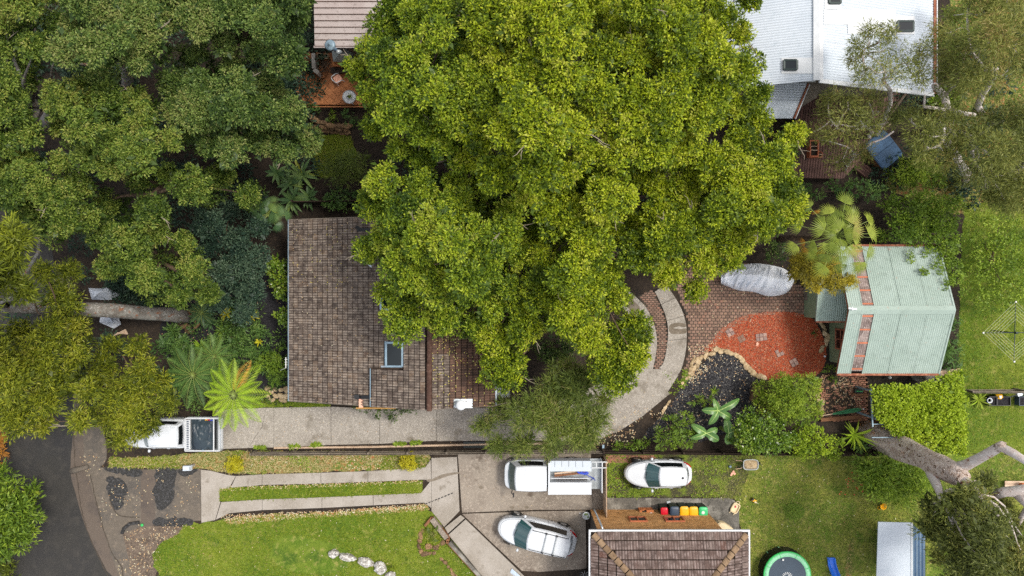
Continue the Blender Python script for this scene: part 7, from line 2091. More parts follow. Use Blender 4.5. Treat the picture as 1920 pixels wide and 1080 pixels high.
# ------------------------------------------------------------------ trees
def sub_lobes(lobes, k=7, f=.40, keep=.74, tv=.13):
	"""Break every clump into a core and smaller rounded sprays over its upper side."""
	out = []
	for (x, y, z, r, rz, t) in lobes:
		out.append((x, y, z - .12 * rz, r * keep, rz * keep, t - .06))
		a0 = random.uniform(0, 6.28)
		for i in range(k):
			a = a0 + 2 * math.pi * i / (k - 1) + random.uniform(-.3, .3)
			e = 0.0 if i < 1 else random.uniform(.55, .72)
			h = math.sqrt(max(0, 1 - e * e)) * .62
			out.append((x + math.cos(a) * r * e, y + math.sin(a) * r * e, z + rz * (h - .12) + random.uniform(-.1, .1) * r, r * f * random.uniform(.8, 1.2), rz * f * random.uniform(.8, 1.1), t + random.gauss(0, tv)))
	return out
def grow(poly, k=1.05):
	cx = sum(p[0] for p in poly) / len(poly); cy = sum(p[1] for p in poly) / len(poly)
	return [(cx + (x - cx) * k, cy + (y - cy) * k) for x, y in poly]
def clump_tree(label, base, top, poly, leaf, ztop, zedge, rpx=39, spacing=45, extra=(), bark='bark_brown', r0=.32, group=None, tint=.45, kw=None, reach=130, limbs=8, name='leafy_tree', flat=.95, sub=9, zj=1.35):
	lob = fill_lobes(poly if len(poly) < 6 else grow(poly), rpx, spacing, ztop, zedge, reach=reach, flat=flat, extra=extra, tint=tint, zj=zj)
	fine = sub_lobes(lob, sub) if sub else lob
	if ztop > 7: fine = fine + fill_lobes(poly, rpx * 1.2, spacing * 1.2, ztop - 3.0, zedge - 1.7, reach=reach, flat=.7, tint=tint - .2, zj=.4)  # lower layer tinted darker, painting shade into the gaps between clumps
	k = dict(dens=20, per=12, tuft=.16, L=.145, Wd=.068, down=-.1, inner=True, tintv=.28, rough_s=.13)
	if kw: k.update(kw)
	b = W(*base, 0); tp = W(*top[:2], top[2])
	t = thing(name, label, 'tree', b, 0, group)
	path = bend_path(b, tp, 6, .25)
	MB().tube(path, [r0 * (1.3 if i == 0 else 1) * (1 - .4 * i / 6) for i in range(7)], 10, wob=.25).build('trunk', M[bark], t, smooth=True)
	order = sorted(lob, key=lambda l: random.random())
	for l in order[:limbs]:
		s = path[random.choice((4, 5, 6))]
		e = Vector((l[0], l[1], l[2] + l[4] * .1))
		pth = bend_path(s, e, 7, .5, .05)
		r = r0 * .45 * random.uniform(.7, 1.1)
		MB().tube(pth, [max(.02, r * (1 - .85 * q / 7)) for q in range(8)], 6).build('limb', M[bark], t, smooth=True)
	if len(order) > limbs:
		m3 = MB()
		for l in order[limbs:]:
			e = Vector((l[0], l[1], l[2] + .2 * l[4]))
			m3.tube(bend_path(path[random.choice((4, 5, 6))], e, 5, .5, .05), [r0 * .3, r0 * .25, r0 * .2, r0 * .14, r0 * .08, .015], 5)
		m3.build('branches', M[bark], t, smooth=True, kind='stuff')
	if ztop > 7:
		m4 = MB()
		for q in range(int(len(lob) * .3)):
			l = random.choice(lob)
			a = random.uniform(0, 6.28)
			s0 = Vector((l[0] + math.cos(a) * l[3] * .7, l[1] + math.sin(a) * l[3] * .7, l[2] + l[4] * .35))
			e0 = s0 + Vector((math.cos(a), math.sin(a), .25)) * random.uniform(.5, 1.1)
			m4.tube(bend_path(s0, e0, 4, .5), [.03, .024, .018, .012, .006], 5)
			m4.tube(bend_path(s0.lerp(e0, .5), e0 + Vector((random.uniform(-.4, .4), random.uniform(-.4, .4), .1)), 3, .5), [.015, .012, .009, .005], 4)
		m4.build('dead_twigs', M['twig_grey'], t, kind='stuff')
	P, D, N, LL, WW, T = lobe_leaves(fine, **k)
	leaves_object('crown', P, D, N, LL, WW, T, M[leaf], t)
	return t
CG = 'big lime green trees over the middle of the block'
clump_tree('lime green tree overhanging the right edge of the pink metal roof', (800, 215), (790, 190, 7),
		   [(750, -50), (712, 18), (692, 55), (664, 112), (640, 142), (660, 165), (684, 195), (672, 225), (700, 262), (726, 272), (720, 300), (800, 330), (900, 310), (930, 180), (930, -50)], 'leaf_lime2', 13, 9, group=CG, tint=.46)
clump_tree('tallest lime green tree at the top edge between pink and white roofs', (990, 260), (985, 190, 8),
		   [(880, -60), (1150, -60), (1155, 150), (1120, 300), (1000, 380), (870, 340), (868, 180)], 'leaf_lime', 15, 12, group=CG, tint=.55)
clump_tree('lime green tree leaning over the west slope of the white roof', (1220, 280), (1230, 190, 8),
		   [(1120, -60), (1450, -60), (1440, 0), (1402, 40), (1396, 75), (1432, 105), (1438, 180), (1400, 200), (1350, 250), (1240, 330), (1115, 300), (1135, 150)], 'leaf_lime', 14, 9.5, group=CG, tint=.53)
clump_tree('lime green tree beside the dark deck, reaching the fan palm', (1290, 420), (1300, 380, 6),
		   [(1350, 262), (1400, 205), (1450, 205), (1505, 255), (1490, 290), (1505, 340), (1512, 395), (1480, 430), (1415, 452), (1392, 482), (1335, 522), (1305, 566), (1270, 540), (1200, 522), (1150, 470), (1195, 380), (1240, 330)], 'leaf_lime', 11, 7.5, group=CG, tint=.52)
clump_tree('lime green tree hanging over the tiled roof and its skylight', (960, 470), (900, 450, 6),
		   [(722, 300), (690, 312), (668, 395), (705, 425), (665, 462), (682, 492), (710, 510), (718, 552), (760, 560), (800, 612), (890, 640), (960, 560), (1000, 470), (1000, 375), (880, 318), (800, 330)], 'leaf_lime2', 12.5, 8.2, extra=((760, 597, 41, 8.6), (690, 470, 24, 8.6), (705, 385, 36, 9)), group=CG, tint=.53)
clump_tree('lime green tree over the concrete loop and the she-oak', (1060, 520), (1050, 500, 6),
		   [(1000, 375), (1110, 298), (1240, 330), (1195, 380), (1150, 480), (1175, 560), (1218, 600), (1214, 660), (1195, 700), (1150, 735), (1105, 722), (1092, 660), (1050, 625), (985, 650), (990, 720), (960, 735), (905, 690), (890, 635), (960, 560), (1000, 470)], 'leaf_lime', 12.5, 7.5, extra=((1150, 690, 48, 7.6), (945, 690, 42, 7.4), (1185, 620, 36, 7.6)), group=CG, tint=.52)
WG = 'dense dark green trees at the north-west of the block'
wk = dict(dens=20, per=12, tuft=.15, L=.125, Wd=.056, tintv=.28, rough_s=.15)
clump_tree('dark green tree filling the top left corner of the view', (90, 230), (60, 190, 8), [(-60, -60), (125, -60), (128, 60), (85, 110), (60, 170), (105, 235), (60, 285), (-60, 290)], 'leaf_mid', 13, 9, group=WG, tint=.52, kw=wk, bark='bark_grey')
clump_tree('pale grey green tree at the top edge, second from the corner', (240, 160), (225, 110, 8), [(120, -60), (335, -60), (335, 40), (312, 110), (222, 162), (150, 142), (72, 112), (92, 80), (132, 30)], 'leaf_deep', 13.5, 9.5, group=WG, tint=.72, kw=wk, bark='bark_grey')
clump_tree('dark green tree touching the left edge of the pink metal roof', (480, 110), (470, 80, 8), [(335, -60), (595, -60), (592, 52), (566, 72), (593, 112), (575, 142), (530, 150), (470, 112), (400, 92), (340, 60)], 'leaf_deep', 12.5, 8, group=WG, tint=.54, kw=wk)
clump_tree('dark green tree standing just left of the stone retaining wall', (470, 260), (450, 230, 7), [(332, 62), (400, 92), (470, 112), (532, 150), (542, 172), (572, 202), (596, 258), (582, 302), (545, 306), (500, 292), (440, 312), (400, 292), (330, 262), (302, 190)], 'leaf_deep', 12, 7.5, group=WG, tint=.54, kw=wk)
clump_tree('grey green tree in the middle of the north-west tree group', (200, 260), (200, 240, 8), [(150, 142), (222, 162), (302, 190), (330, 262), (312, 312), (260, 332), (180, 332), (132, 292), (102, 232), (62, 170)], 'leaf_mid', 13.5, 9, group=WG, tint=.58, kw=wk)
clump_tree('mid green tree at the left edge above the gum sprig', (60, 380), (40, 350, 7), [(-60, 290), (60, 284), (132, 292), (190, 350), (196, 420), (142, 432), (100, 472), (58, 420), (0, 402), (-60, 380)], 'leaf_mid', 11, 7.5, group=WG, tint=.54, kw=wk)
clump_tree('low spreading green tree between grey green crowns and dark understorey', (330, 360), (320, 350, 6), [(190, 340), (320, 312), (400, 300), (440, 312), (452, 340), (522, 350), (500, 386), (440, 382), (360, 396), (330, 422), (190, 432)], 'leaf_mid', 9.5, 6.5, group=WG, tint=.36, kw=wk, rpx=40, spacing=54)
clump_tree('rounded olive green tree above the gum trunk and white tent', (320, 500), (300, 490, 5), [(176, 422), (230, 405), (292, 415), (352, 440), (382, 480), (402, 530), (412, 562), (370, 562), (330, 572), (262, 566), (222, 538), (176, 490)], 'leaf_mid', 9, 6.2, tint=.55, kw=wk, rpx=40, spacing=50, reach=100, zj=.5, name='rounded_tree')
clump_tree('dark blue green understorey tree in front of the rounded olive tree', (450, 500), (445, 495, 3), [(335, 420), (400, 385), (470, 392), (512, 430), (505, 500), (495, 560), (478, 602), (420, 606), (392, 570), (400, 520), (372, 452)], 'leaf_blue', 5, 3.6, tint=.5, kw=dict(dens=20, per=11, tuft=.2, L=.14, Wd=.06), rpx=32, spacing=40, zj=.35, name='understorey_tree', r0=.14, sub=6)
wt = dict(dens=13, per=14, tuft=.26, L=.23, Wd=.046, rough_s=.4, updir=.45, tintv=.3)
SWG = 'olive yellow wattles along the road'
clump_tree('olive yellow wattle hanging over the dark road', (110, 720), (60, 680, 5), [(-60, 606), (80, 604), (92, 560), (66, 500), (150, 508), (162, 590), (172, 690), (185, 760), (196, 822), (150, 805), (112, 775), (82, 805), (0, 812), (-60, 800)], 'leaf_olive', 9.5, 6.5, group=SWG, tint=.5, kw=wt, rpx=36, spacing=44, sub=6)
clump_tree('olive wattle spreading over the bonnet of the dual cab ute', (270, 740), (250, 720, 4), [(166, 606), (186, 648), (246, 622), (300, 655), (312, 700), (342, 735), (330, 772), (290, 800), (262, 838), (205, 835), (180, 760), (168, 690)], 'leaf_olive', 6.8, 4.0, extra=((258, 806, 24, 3.4), (286, 792, 20, 3.4), (226, 822, 20, 3.4)), group=SWG, tint=.44, kw=wt, rpx=32, spacing=38, sub=6)
gum = thing('tall_gum', 'tall gum with long bare grey trunk leaning over the road edge', 'tree', W(342, 588, 0))
gpath = [W(350, 592, -.1), W(320, 590, 1.0), W(280, 588, 2.2), W(210, 582, 3.8), W(120, 578, 5.4), W(20, 573, 7), W(-60, 570, 8.4)]
MB().tube(gpath, [.55, .42, .40, .39, .38, .37, .33], 14, wob=.2).build('trunk', M['bark_grey'], gum, smooth=True)
MB().tube([W(330, 592, .0), W(345, 590, .25), W(372, 580, .02)], [.2, .28, .1], 8).build('root_flare', M['rust'], gum, smooth=True)
glob = [(W(x, y, z).x, W(x, y, z).y, z, r / 46, r / 55, .38) for x, y, z, r in ((14, 470, 15, 34), (38, 448, 15.5, 24), (8, 520, 14.5, 30), (46, 545, 14, 20), (-40, 500, 16, 40), (-60, 600, 17, 60), (-90, 540, 18, 70), (20, 440, 15, 22))]
for l in glob[:6]: MB().tube(bend_path(gpath[5], (l[0], l[1], l[2]), 5, .4), [.12, .1, .08, .06, .04, .02], 6).build('limb', M['bark_grey'], gum, smooth=True)
for q in ((52, 545, 7.6), (78, 600, 6.8)):
	MB().tube(bend_path(W(68, 576, 6.6), W(*q), 4, .5), [.06, .04, .03, .02, .01], 5).build('twig', M['bark_brown'], gum)
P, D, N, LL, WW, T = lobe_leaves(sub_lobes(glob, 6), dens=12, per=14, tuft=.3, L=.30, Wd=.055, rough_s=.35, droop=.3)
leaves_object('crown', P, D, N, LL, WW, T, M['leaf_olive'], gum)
ek = dict(dens=10, per=14, tuft=.30, L=.24, Wd=.034, down=-.35, droop=.5, rough_s=.45, updir=.3, inner=False, lay=.7)
EG = 'sparse brown green gums right of the white roof'
def gum_tree(label, base, fork, poly, ztop, zedge, r0=.2, tint=.5, n_limbs=9, rpx=26, spacing=30, group=EG, kw=None, leaf='leaf_gum', bark='bark_pale', via=()):
	lob = fill_lobes(poly, rpx, spacing, ztop, zedge, reach=80, flat=.75, tint=tint, zj=.9)
	b = W(*base, 0)
	t = thing('gum_tree', label, 'tree', b, 0, group)
	fk = W(*fork)
	path = [b.copy()] + [W(*v) for v in via] + [fk]
	if not via: path = bend_path(b, fk, 5, .4)
	n = len(path)
	MB().tube(path, [r0 * (1.2 - .6 * i / (n - 1)) for i in range(n)], 9, wob=.2).build('trunk', M[bark], t, smooth=True)
	anchors = list(path[n // 2:])
	for l in random.sample(lob, min(n_limbs, len(lob))):
		e = Vector((l[0], l[1], l[2]))
		s = min(anchors, key=lambda q: (q - e).length + random.random() * 1.5)
		pth = bend_path(s, e, 6, .7, .05)
		MB().tube(pth, [max(.012, r0 * .45 * (1 - .85 * q / 6)) for q in range(7)], 6).build('limb', M[bark], t, smooth=True)
		anchors += pth[2:5]
	m3 = MB()
	for l in lob:
		e = Vector((l[0], l[1], l[2]))
		s = min(anchors, key=lambda q: (q - e).length)
		m3.tube(bend_path(s, e, 4, .7), [r0 * .16, r0 * .13, r0 * .1, .02, .01], 5)
	m3.build('branches', M[bark], t, smooth=True, kind='stuff')
	k = dict(ek)
	if kw: k.update(kw)
	P, D, N, LL, WW, T = lobe_leaves(sub_lobes(lob, 5, .5, .8), **k)
	leaves_object('crown', P, D, N, LL, WW, T, M[leaf], t)
	return t
gum_tree('open gum with see-through crown over the white roof', (1640, 260), (1655, 150, 8), [(1585, 110), (1600, 60), (1660, 35), (1682, 60), (1690, 90), (1745, 70), (1750, 140), (1720, 165), (1640, 168), (1580, 155)], 10.5, 9, r0=.14, kw=dict(dens=5), n_limbs=12, tint=.45)
gum_tree('sparse gum drooping over the dark timber deck', (1640, 275), (1610, 225, 5), [(1502, 255), (1545, 172), (1620, 165), (1690, 185), (1690, 235), (1650, 250), (1600, 275), (1560, 270), (1530, 268)], 7.5, 6, r0=.12, kw=dict(dens=4.5), n_limbs=12)
gum_tree('small gum sprays between deck corner and blue spa cover', (1590, 318), (1596, 290, 4), [(1540, 300), (1590, 262), (1640, 262), (1630, 300), (1590, 325), (1550, 330)], 5.5, 4.5, r0=.08, kw=dict(dens=3), n_limbs=8, rpx=20, spacing=26)
gum_tree('brown green gum at the top right beside the white roof gutter', (1840, 210), (1850, 130, 7), [(1745, 130), (1742, 60), (1790, 10), (1870, -50), (1980, -50), (1980, 120), (1900, 150), (1830, 190), (1760, 200)], 11, 7.5, r0=.18, tint=.55, rpx=32, spacing=36, kw=dict(dens=14))
gum_tree('spreading gum with pale crooked limb right of the spa cover', (1800, 345), (1830, 260, 6), [(1690, 200), (1780, 195), (1860, 200), (1980, 180), (1980, 360), (1880, 400), (1800, 340), (1720, 320), (1688, 270)], 9, 6, r0=.24, tint=.45, rpx=32, spacing=36, kw=dict(dens=14), via=((1815, 330, 1.5), (1790, 290, 3.5), (1760, 240, 5)))
gum_tree('gum at the right edge above the clothes hoist lawn', (1900, 330), (1930, 300, 6), [(1830, 300), (1980, 260), (1980, 400), (1900, 400), (1850, 380)], 8, 5.5, r0=.2, tint=.4, rpx=30, spacing=32, kw=dict(dens=12))
lm = thing('bare_gum', 'bare pale crooked gum limb above the mulch beside the spa', 'tree', W(1790, 250, 0))
MB().tube([W(1742, 250, 0), W(1758, 225, 2.0), W(1777, 205, 4), W(1770, 180, 5), W(1752, 160, 6)], [.24, .22, .2, .18, .16], 8, wob=.2).build('trunk', M['bark_pale'], lm, smooth=True)
MB().tube([W(1777, 206, 4), W(1755, 203, 4.6), W(1732, 200, 5.2), W(1734, 178, 6)], [.13, .1, .08, .04], 7).build('limb', M['bark_pale'], lm, smooth=True)
MB().tube([W(1770, 182, 5), W(1784, 165, 6), W(1795, 160, 6.4)], [.1, .07, .03], 6).build('limb', M['bark_pale'], lm, smooth=True)
MB().tube([W(1776, 206, 4), W(1800, 212, 4.6), W(1830, 216, 5)], [.16, .14, .1], 7).build('limb', M['bark_pale'], lm, smooth=True)
dd = thing('fallen_branch', 'forked bare white branch lying across the deck corner', 'branch', W(1580, 290, 0))
MB().tube([W(1538, 262, 4.2), W(1560, 266, 4.3), W(1590, 276, 4.4), W(1606, 292, 4.2), W(1590, 308, 3.2), W(1584, 322, .2)], [.02, .03, .045, .05, .05, .06], 7).build('limb', M['bark_pale'], dd, smooth=True)
MB().tube([W(1590, 276, 4.4), W(1580, 300, 4.5), W(1588, 312, 4.5)], [.035, .025, .012], 6).build('limb', M['bark_pale'], dd, smooth=True)
MB().tube([W(1676, 246, 4.4), W(1656, 260, 4.2), W(1634, 268, 4.2), W(1606, 292, 4.2)], [.05, .05, .06, .06], 7).build('limb', M['bark_pale'], dd, smooth=True)
# ------------------------------------------------------------------ the old gum with the thick trunk
og = thing('old_gum', 'huge old gum with thick furrowed trunk at the corner of the leafy pergola', 'tree', W(1642, 822, 0))
tp_ = [W(1630, 812, -.1), W(1655, 824, 1.0), W(1692, 842, 2.8), W(1728, 858, 4.6), W(1765, 876, 6.4), W(1792, 888, 7.4), W(1806, 897, 8.0)]
MB().tube(tp_, [.86, .72, .64, .60, .57, .5, .4], 22, wob=.45).build('trunk', M['bark_big'], og, smooth=True)
MB().tube([W(1780, 882, 6.9), W(1812, 872, 7.8), W(1842, 856, 8.6), W(1870, 840, 9.3), W(1878, 838, 9.5), W(1900, 850, 10), W(1925, 866, 10.5), W(1960, 880, 11)], [.36, .27, .24, .23, .21, .19, .17, .15], 12, wob=.2).build('limb', M['bark_pale'], og, smooth=True)
MB().tube([W(1870, 840, 9.3), W(1880, 834, 9.6), W(1884, 836, 9.65)], [.24, .2, .17], 10).build('burl', M['bark_big'], og, smooth=True)
MB().tube([W(1740, 866, 5.4), W(1748, 890, 6.3), W(1758, 912, 7.2), W(1768, 940, 8.2)], [.34, .28, .22, .14], 10, wob=.2).build('limb', M['bark_pale'], og, smooth=True)
MB().tube([W(1752, 945, 6.6), W(1765, 930, 7.2), W(1782, 920, 7.8), W(1810, 936, 8.3)], [.2, .18, .16, .1], 9, wob=.2).build('limb', M['bark_pale'], og, smooth=True)
MB().tube([W(1800, 892, 7.6), W(1830, 925, 8.6), W(1850, 950, 9.2), W(1872, 968, 9.8)], [.3, .2, .14, .08], 9, wob=.2).build('limb', M['bark_pale'], og, smooth=True)
hc = W(1770, 872, 6.6)
MB().lathe([(.30, .0), (.26, .12), (.17, .16), (.15, .02), (0, -.05)], hc + Vector((0, 0, .48)), 16).build('knot_rim', M['bark_big'], og, smooth=True)
MB().lathe([(.165, .12), (.0, .10)], hc + Vector((0, 0, .48)), 14).build('hollow', M['hollow'], og)
MB().tube([W(1865, 927, 7.6), W(1885, 922, 8.0), W(1910, 922, 8.3), W(1960, 912, 9)], [.26, .26, .3, .3], 10, wob=.2).build('limb', M['bark_pale'], og, smooth=True)
MB().tube([W(1905, 926, 8.2), W(1925, 945, 8.8), W(1960, 965, 9.5)], [.24, .2, .15], 9, wob=.2).build('limb', M['bark_pale'], og, smooth=True)
MB().tube([W(1945, 930, 9), W(1918, 965, 8), W(1905, 990, 7.5), W(1912, 1025, 7)], [.2, .14, .1, .05], 8, wob=.2).build('limb', M['bark_pale'], og, smooth=True)
ol = fill_lobes([(1700, 965), (1742, 922), (1800, 905), (1850, 890), (1890, 930), (1930, 1000), (1980, 1000), (1980, 1150), (1800, 1150), (1752, 1070), (1738, 1015), (1702, 990)], 30, 34, 9.5, 7, reach=80, flat=.75, tint=.32, zj=.8)
m3 = MB()
for l in ol:
	e = Vector((l[0], l[1], l[2])); m3.tube(bend_path(W(1830, 925, 8.6) if random.random() < .5 else W(1768, 940, 8.2), e, 5, .5), [.07, .06, .05, .04, .025, .012], 5)
m3.build('branches', M['bark_pale'], og, smooth=True, kind='stuff')
P, D, N, LL, WW, T = lobe_leaves(sub_lobes(ol, 6, .5, .8), dens=11, per=14, tuft=.28, L=.24, Wd=.04, down=-.3, droop=.4, rough_s=.4, updir=.35)
leaves_object('crown', P, D, N, LL, WW, T, M['leaf_gum'], og)
# ------------------------------------------------------------------ she-oak, wattle, fan palm
so = clump_tree('soft grey green she-oak hanging over the long concrete driveway', (1010, 790), (1015, 770, 4),
				[(905, 775), (945, 742), (1000, 735), (1040, 665), (1095, 680), (1138, 742), (1147, 790), (1130, 832), (1060, 850), (930, 848), (893, 800)], 'leaf_oak', 6.5, 4.2, rpx=34, spacing=36, sub=6, r0=.2, tint=.45, reach=80, name='she_oak',
				kw=dict(dens=17, per=16, tuft=.26, L=.30, Wd=.026, rough_s=.35, droop=.1, updir=.45, lay=.6, down=-.2, tintv=.3), bark='bark_grey', zj=.5)
tw = MB()
for k in range(42):
	a = random.choice((W(965, 755, 5.4), W(1045, 720, 5.2), W(1090, 765, 5.4), W(985, 790, 5.6)))
	e = a + Vector((random.gauss(0, .7), random.gauss(0, .55), random.uniform(.05, .6)))
	tw.tube(bend_path(a, e, 4, .5), [.022, .018, .014, .01, .006], 4)
tw.build('dead_twigs', M['twig_grey'], so, kind='stuff')
bush('leaf_shrub', 'dark leafy shrub at the left edge of the she-oak on the driveway', [(900, 776), (912, 770), (930, 776), (932, 800), (912, 806), (902, 796)], 'leaf_deep', 1.6, 12, 12, tint=.4)
clump_tree('golden olive wattle between the silver boat cover and green shed', (1530, 500), (1530, 495, 3), [(1462, 490), (1490, 470), (1540, 475), (1580, 490), (1602, 520), (1590, 545), (1560, 548), (1530, 552), (1500, 530), (1470, 515)], 'leaf_wattle', 4.6, 3.2, rpx=24, spacing=26, sub=6, r0=.09, tint=.5, reach=50, name='wattle_tree',
		   kw=dict(dens=20, per=14, tuft=.16, L=.16, Wd=.03, rough_s=.35, inner=True), zj=.3)
def fan_leaf(P, D, N, LL, WW, T, c, az, tilt, rad, nseg, tint, spread=R(165)):
	h = Vector((math.cos(az), math.sin(az), 0)); s = Vector((-h.y, h.x, 0)); up = Vector((0, 0, 1))
	h2 = (h * math.cos(tilt) + up * math.sin(tilt)).normalized()
	n = s.cross(h2) * -1
	if n.z < 0: n = -n
	for k in range(nseg):
		a = -spread / 2 + spread * (k + .5) / nseg
		d = h2 * math.cos(a) + s * math.sin(a)
		P.append(c); D.append(d - up * .12); N.append(n + s * math.sin(a) * .25)
		LL.append(rad * (1 - .28 * (abs(a) / (spread / 2)) ** 2) * random.uniform(.93, 1.05)); WW.append(rad * .066); T.append(tint + random.gauss(0, .06))
def fan_palm(label, base, crown, nleaf, rad, pet, leaf, trunk_r=.16, name='fan_palm', yellow=(), nseg=15, brown=3):
	b = W(*base, 0); c = W(*crown)
	t = thing(name, label, 'palm', b)
	MB().tube(bend_path(b, c - Vector((0, 0, .1)), 6, .1), [trunk_r * 1.3] + [trunk_r] * 6, 10, wob=.1).build('trunk', M['bark_brown'], t, smooth=True)
	for i in range(nleaf):
		az = i * 2.39996 + random.uniform(-.2, .2)
		lv = i / nleaf
		el = R(66 - 80 * lv + random.uniform(-8, 8))
		p = pet * (.3 + .85 * lv) * random.uniform(.8, 1.15)
		h = Vector((math.cos(az), math.sin(az), 0))
		tip = c + h * (math.cos(el) * p) + Vector((0, 0, math.sin(el) * p))
		P, D, N, LL, WW, T = [], [], [], [], [], []
		tn = (.75 if i in yellow else .42 + random.gauss(0, .24))
		fan_leaf(P, D, N, LL, WW, T, tip, az + random.gauss(0, .35), el * .5 - .25 + random.gauss(0, .3), rad * random.uniform(.85, 1.12), nseg, tn)
		o = leaves_object('frond', np.array(P), np.array(D), np.array(N), np.array(LL), np.array(WW), np.array(T), M[leaf], t, fold=.4, bend=.22)
		MB().tube([c, c.lerp(tip, .5) + Vector((0, 0, .06)), tip], [.028, .022, .014], 5).build('petiole', M['stalk'], o)
	for i in range(brown):
		az = random.uniform(0, 6.28); h = Vector((math.cos(az), math.sin(az), 0))
		P, D, N, LL, WW, T = [], [], [], [], [], []
		fan_leaf(P, D, N, LL, WW, T, c + h * pet * .8 - Vector((0, 0, .5)), az, -.9, rad * .7, 12, .5, R(120))
		leaves_object('dead_frond', np.array(P), np.array(D), np.array(N), np.array(LL), np.array(WW), np.array(T), M['frond_brown'], t)
	return t
M['stalk'] = plain('green_stalk', rgb('6f7d3a'), .6)
fan_palm('large fan palm with pale green fronds beside the green shed', (1462, 449), (1568, 442, 7.0), 40, .74, 1.75, 'leaf_palm', .17, brown=7)
fan_palm('dark green fan palm at the shaded corner of the tiled house', (515, 420), (505, 402, 3.2), 14, .62, .75, 'leaf_palm_dark', .1, yellow=(3,), nseg=22, brown=0)
# ------------------------------------------------------------------ tree ferns, straps, bananas
def feather_plant(name, label, cat, centre, n, length, rise, drop, npin, plen, pw, leaf, trunk_r=.1, lean=None, tint=.5, old=(), zbase=0, group=None, start=.1, sweep=.35, jitter=.2, droop=.25):
	c = W(*centre)
	b = W(*(lean or centre[:2]), zbase)
	t = thing(name, label, cat, b, 0, group)
	if trunk_r: MB().tube(bend_path(b, c - Vector((0, 0, .03)), 4, .15), [trunk_r * 1.2] + [trunk_r] * 4, 9, wob=.2).build('trunk', M['bark_brown'], t, smooth=True)
	for i in range(n):
		az = 2 * math.pi * (i + random.uniform(-jitter, jitter)) / n
		L_ = length * random.uniform(.82, 1.1)
		pts, P, D, N, LL, WW = frond_leaves(c, az, L_, rise * random.uniform(.8, 1.2), drop * random.uniform(.8, 1.2), npin, plen * L_ / length, pw, start=start, sweep=sweep, droop=droop)
		isold = i in old
		T = np.clip(np.random.default_rng(i).normal(tint, .1, len(P)) + random.gauss(0, .08), 0, 1)
		o = leaves_object('frond', np.array(P), np.array(D), np.array(N), np.array(LL), np.array(WW), T, M['frond_brown' if isold else leaf], t, fold=.12, bend=.12)
		MB().tube(pts[::3], [.02, .016, .012, .008, .004], 5).build('stem', M['stalk'], o)
	return t
feather_plant('tree_fern', 'bright lime tree fern at the back of the dual cab ute', 'tree fern', (439, 740, 3.2), 16, 2.25, .45, .75, 22, .50, .058, 'leaf_fern', .12, (434, 730), .5, old=(3,))
feather_plant('tree_fern', 'dark green tree fern in the shaded garden behind the bright one', 'tree fern', (362, 703, 2.4), 14, 2.1, .4, .7, 20, .46, .055, 'leaf_fern_dark', .12, (366, 700), .5)
feather_plant('tree_fern', 'smaller dark tree fern north of the dark tree fern', 'tree fern', (402, 668, 1.7), 11, 1.5, .35, .5, 17, .36, .05, 'leaf_fern_dark', .1, None, .6)
feather_plant('cycad', 'dark stiff cycad rosette below the rounded olive tree', 'cycad', (379, 587, 1.0), 13, 1.0, .3, .3, 26, .2, .035, 'leaf_palm_dark', .12, None, .35)
def strap_plant(name, label, cat, px, py, z, n, L, Wd, leaf, tint=.5, up=.5, group=None, bend=.5, spread=1.0):
	c = W(px, py, z)
	t = thing(name, label, cat, (c.x, c.y, 0), 0, group)
	vs, fs, tt = [], [], []
	mb = MB()
	for i in range(n):
		az = i * 2.39996 + random.uniform(-.3, .3)
		h = Vector((math.cos(az), math.sin(az), 0)); s = Vector((-h.y, h.x, 0))
		l = L * random.uniform(.7, 1.15); u = up * random.uniform(.5, 1.3) * (1.6 - 1.2 * i / n)
		w = Wd * random.uniform(.8, 1.2)
		base = len(vs); v = []
		tv = max(.002, min(1, tint + random.gauss(0, .14)))
		for k in range(6):
			q = k / 5
			p = c + h * (l * spread * q * (1 - .1 * q)) + Vector((0, 0, l * (u * q - bend * q * q)))
			ww = w * math.sin(math.pi * (.18 + .8 * q)) * .5 if k < 5 else .004
			v += [p - s * ww + Vector((0, 0, ww * .35)), p, p + s * ww + Vector((0, 0, ww * .35))]
		f = []
		for k in range(5):
			a = k * 3
			f += [(a, a + 1, a + 4, a + 3), (a + 1, a + 2, a + 5, a + 4)]
		mb.add(v, f, tv)
	if z > .2: MB().tube([(c.x, c.y, 0), c], [.09, .06], 7).build('stem', M['bark_brown'], t)
	mb.build('foliage', M[leaf], t)
	return t
strap_plant('yucca', 'spiky yellow green yucca beside the folded green umbrella', 'yucca', 1600, 815, .5, 30, 1.0, .1, 'leaf_fern', .7, .9)
strap_plant('spiky_plant', 'spiky yellow striped plant beside the black planter and grey fence', 'plant', 1834, 750, .2, 20, .75, .09, 'leaf_fern', .9, .7)
strap_plant('dark_strap_plant', 'dark strappy plant at the east wall of the green shed', 'plant', 1772, 662, .6, 30, 1.0, .09, 'leaf_fern_dark', .5, .6)
for k, (x, y, l, lab) in enumerate(((567, 328, 1.25, 'broad leaved dark ginger plant below the small lawn'), (545, 345, 1.0, 'dark ginger plant close under the ginger beside the brown soil'), (520, 325, .9, 'dark strappy ginger at the foot of the dark green trees'), (578, 368, 1.0, 'ginger plant in deep shade above the tiled roof'), (548, 375, 1.05, 'hanging broad leaf ginger at the shaded house corner'))):
	strap_plant('ginger_plant', lab, 'plant', x, y, .6, 16, l, .2, 'leaf_palm_dark', .5 if k else .75, .7, 'ginger plants behind the tiled house')
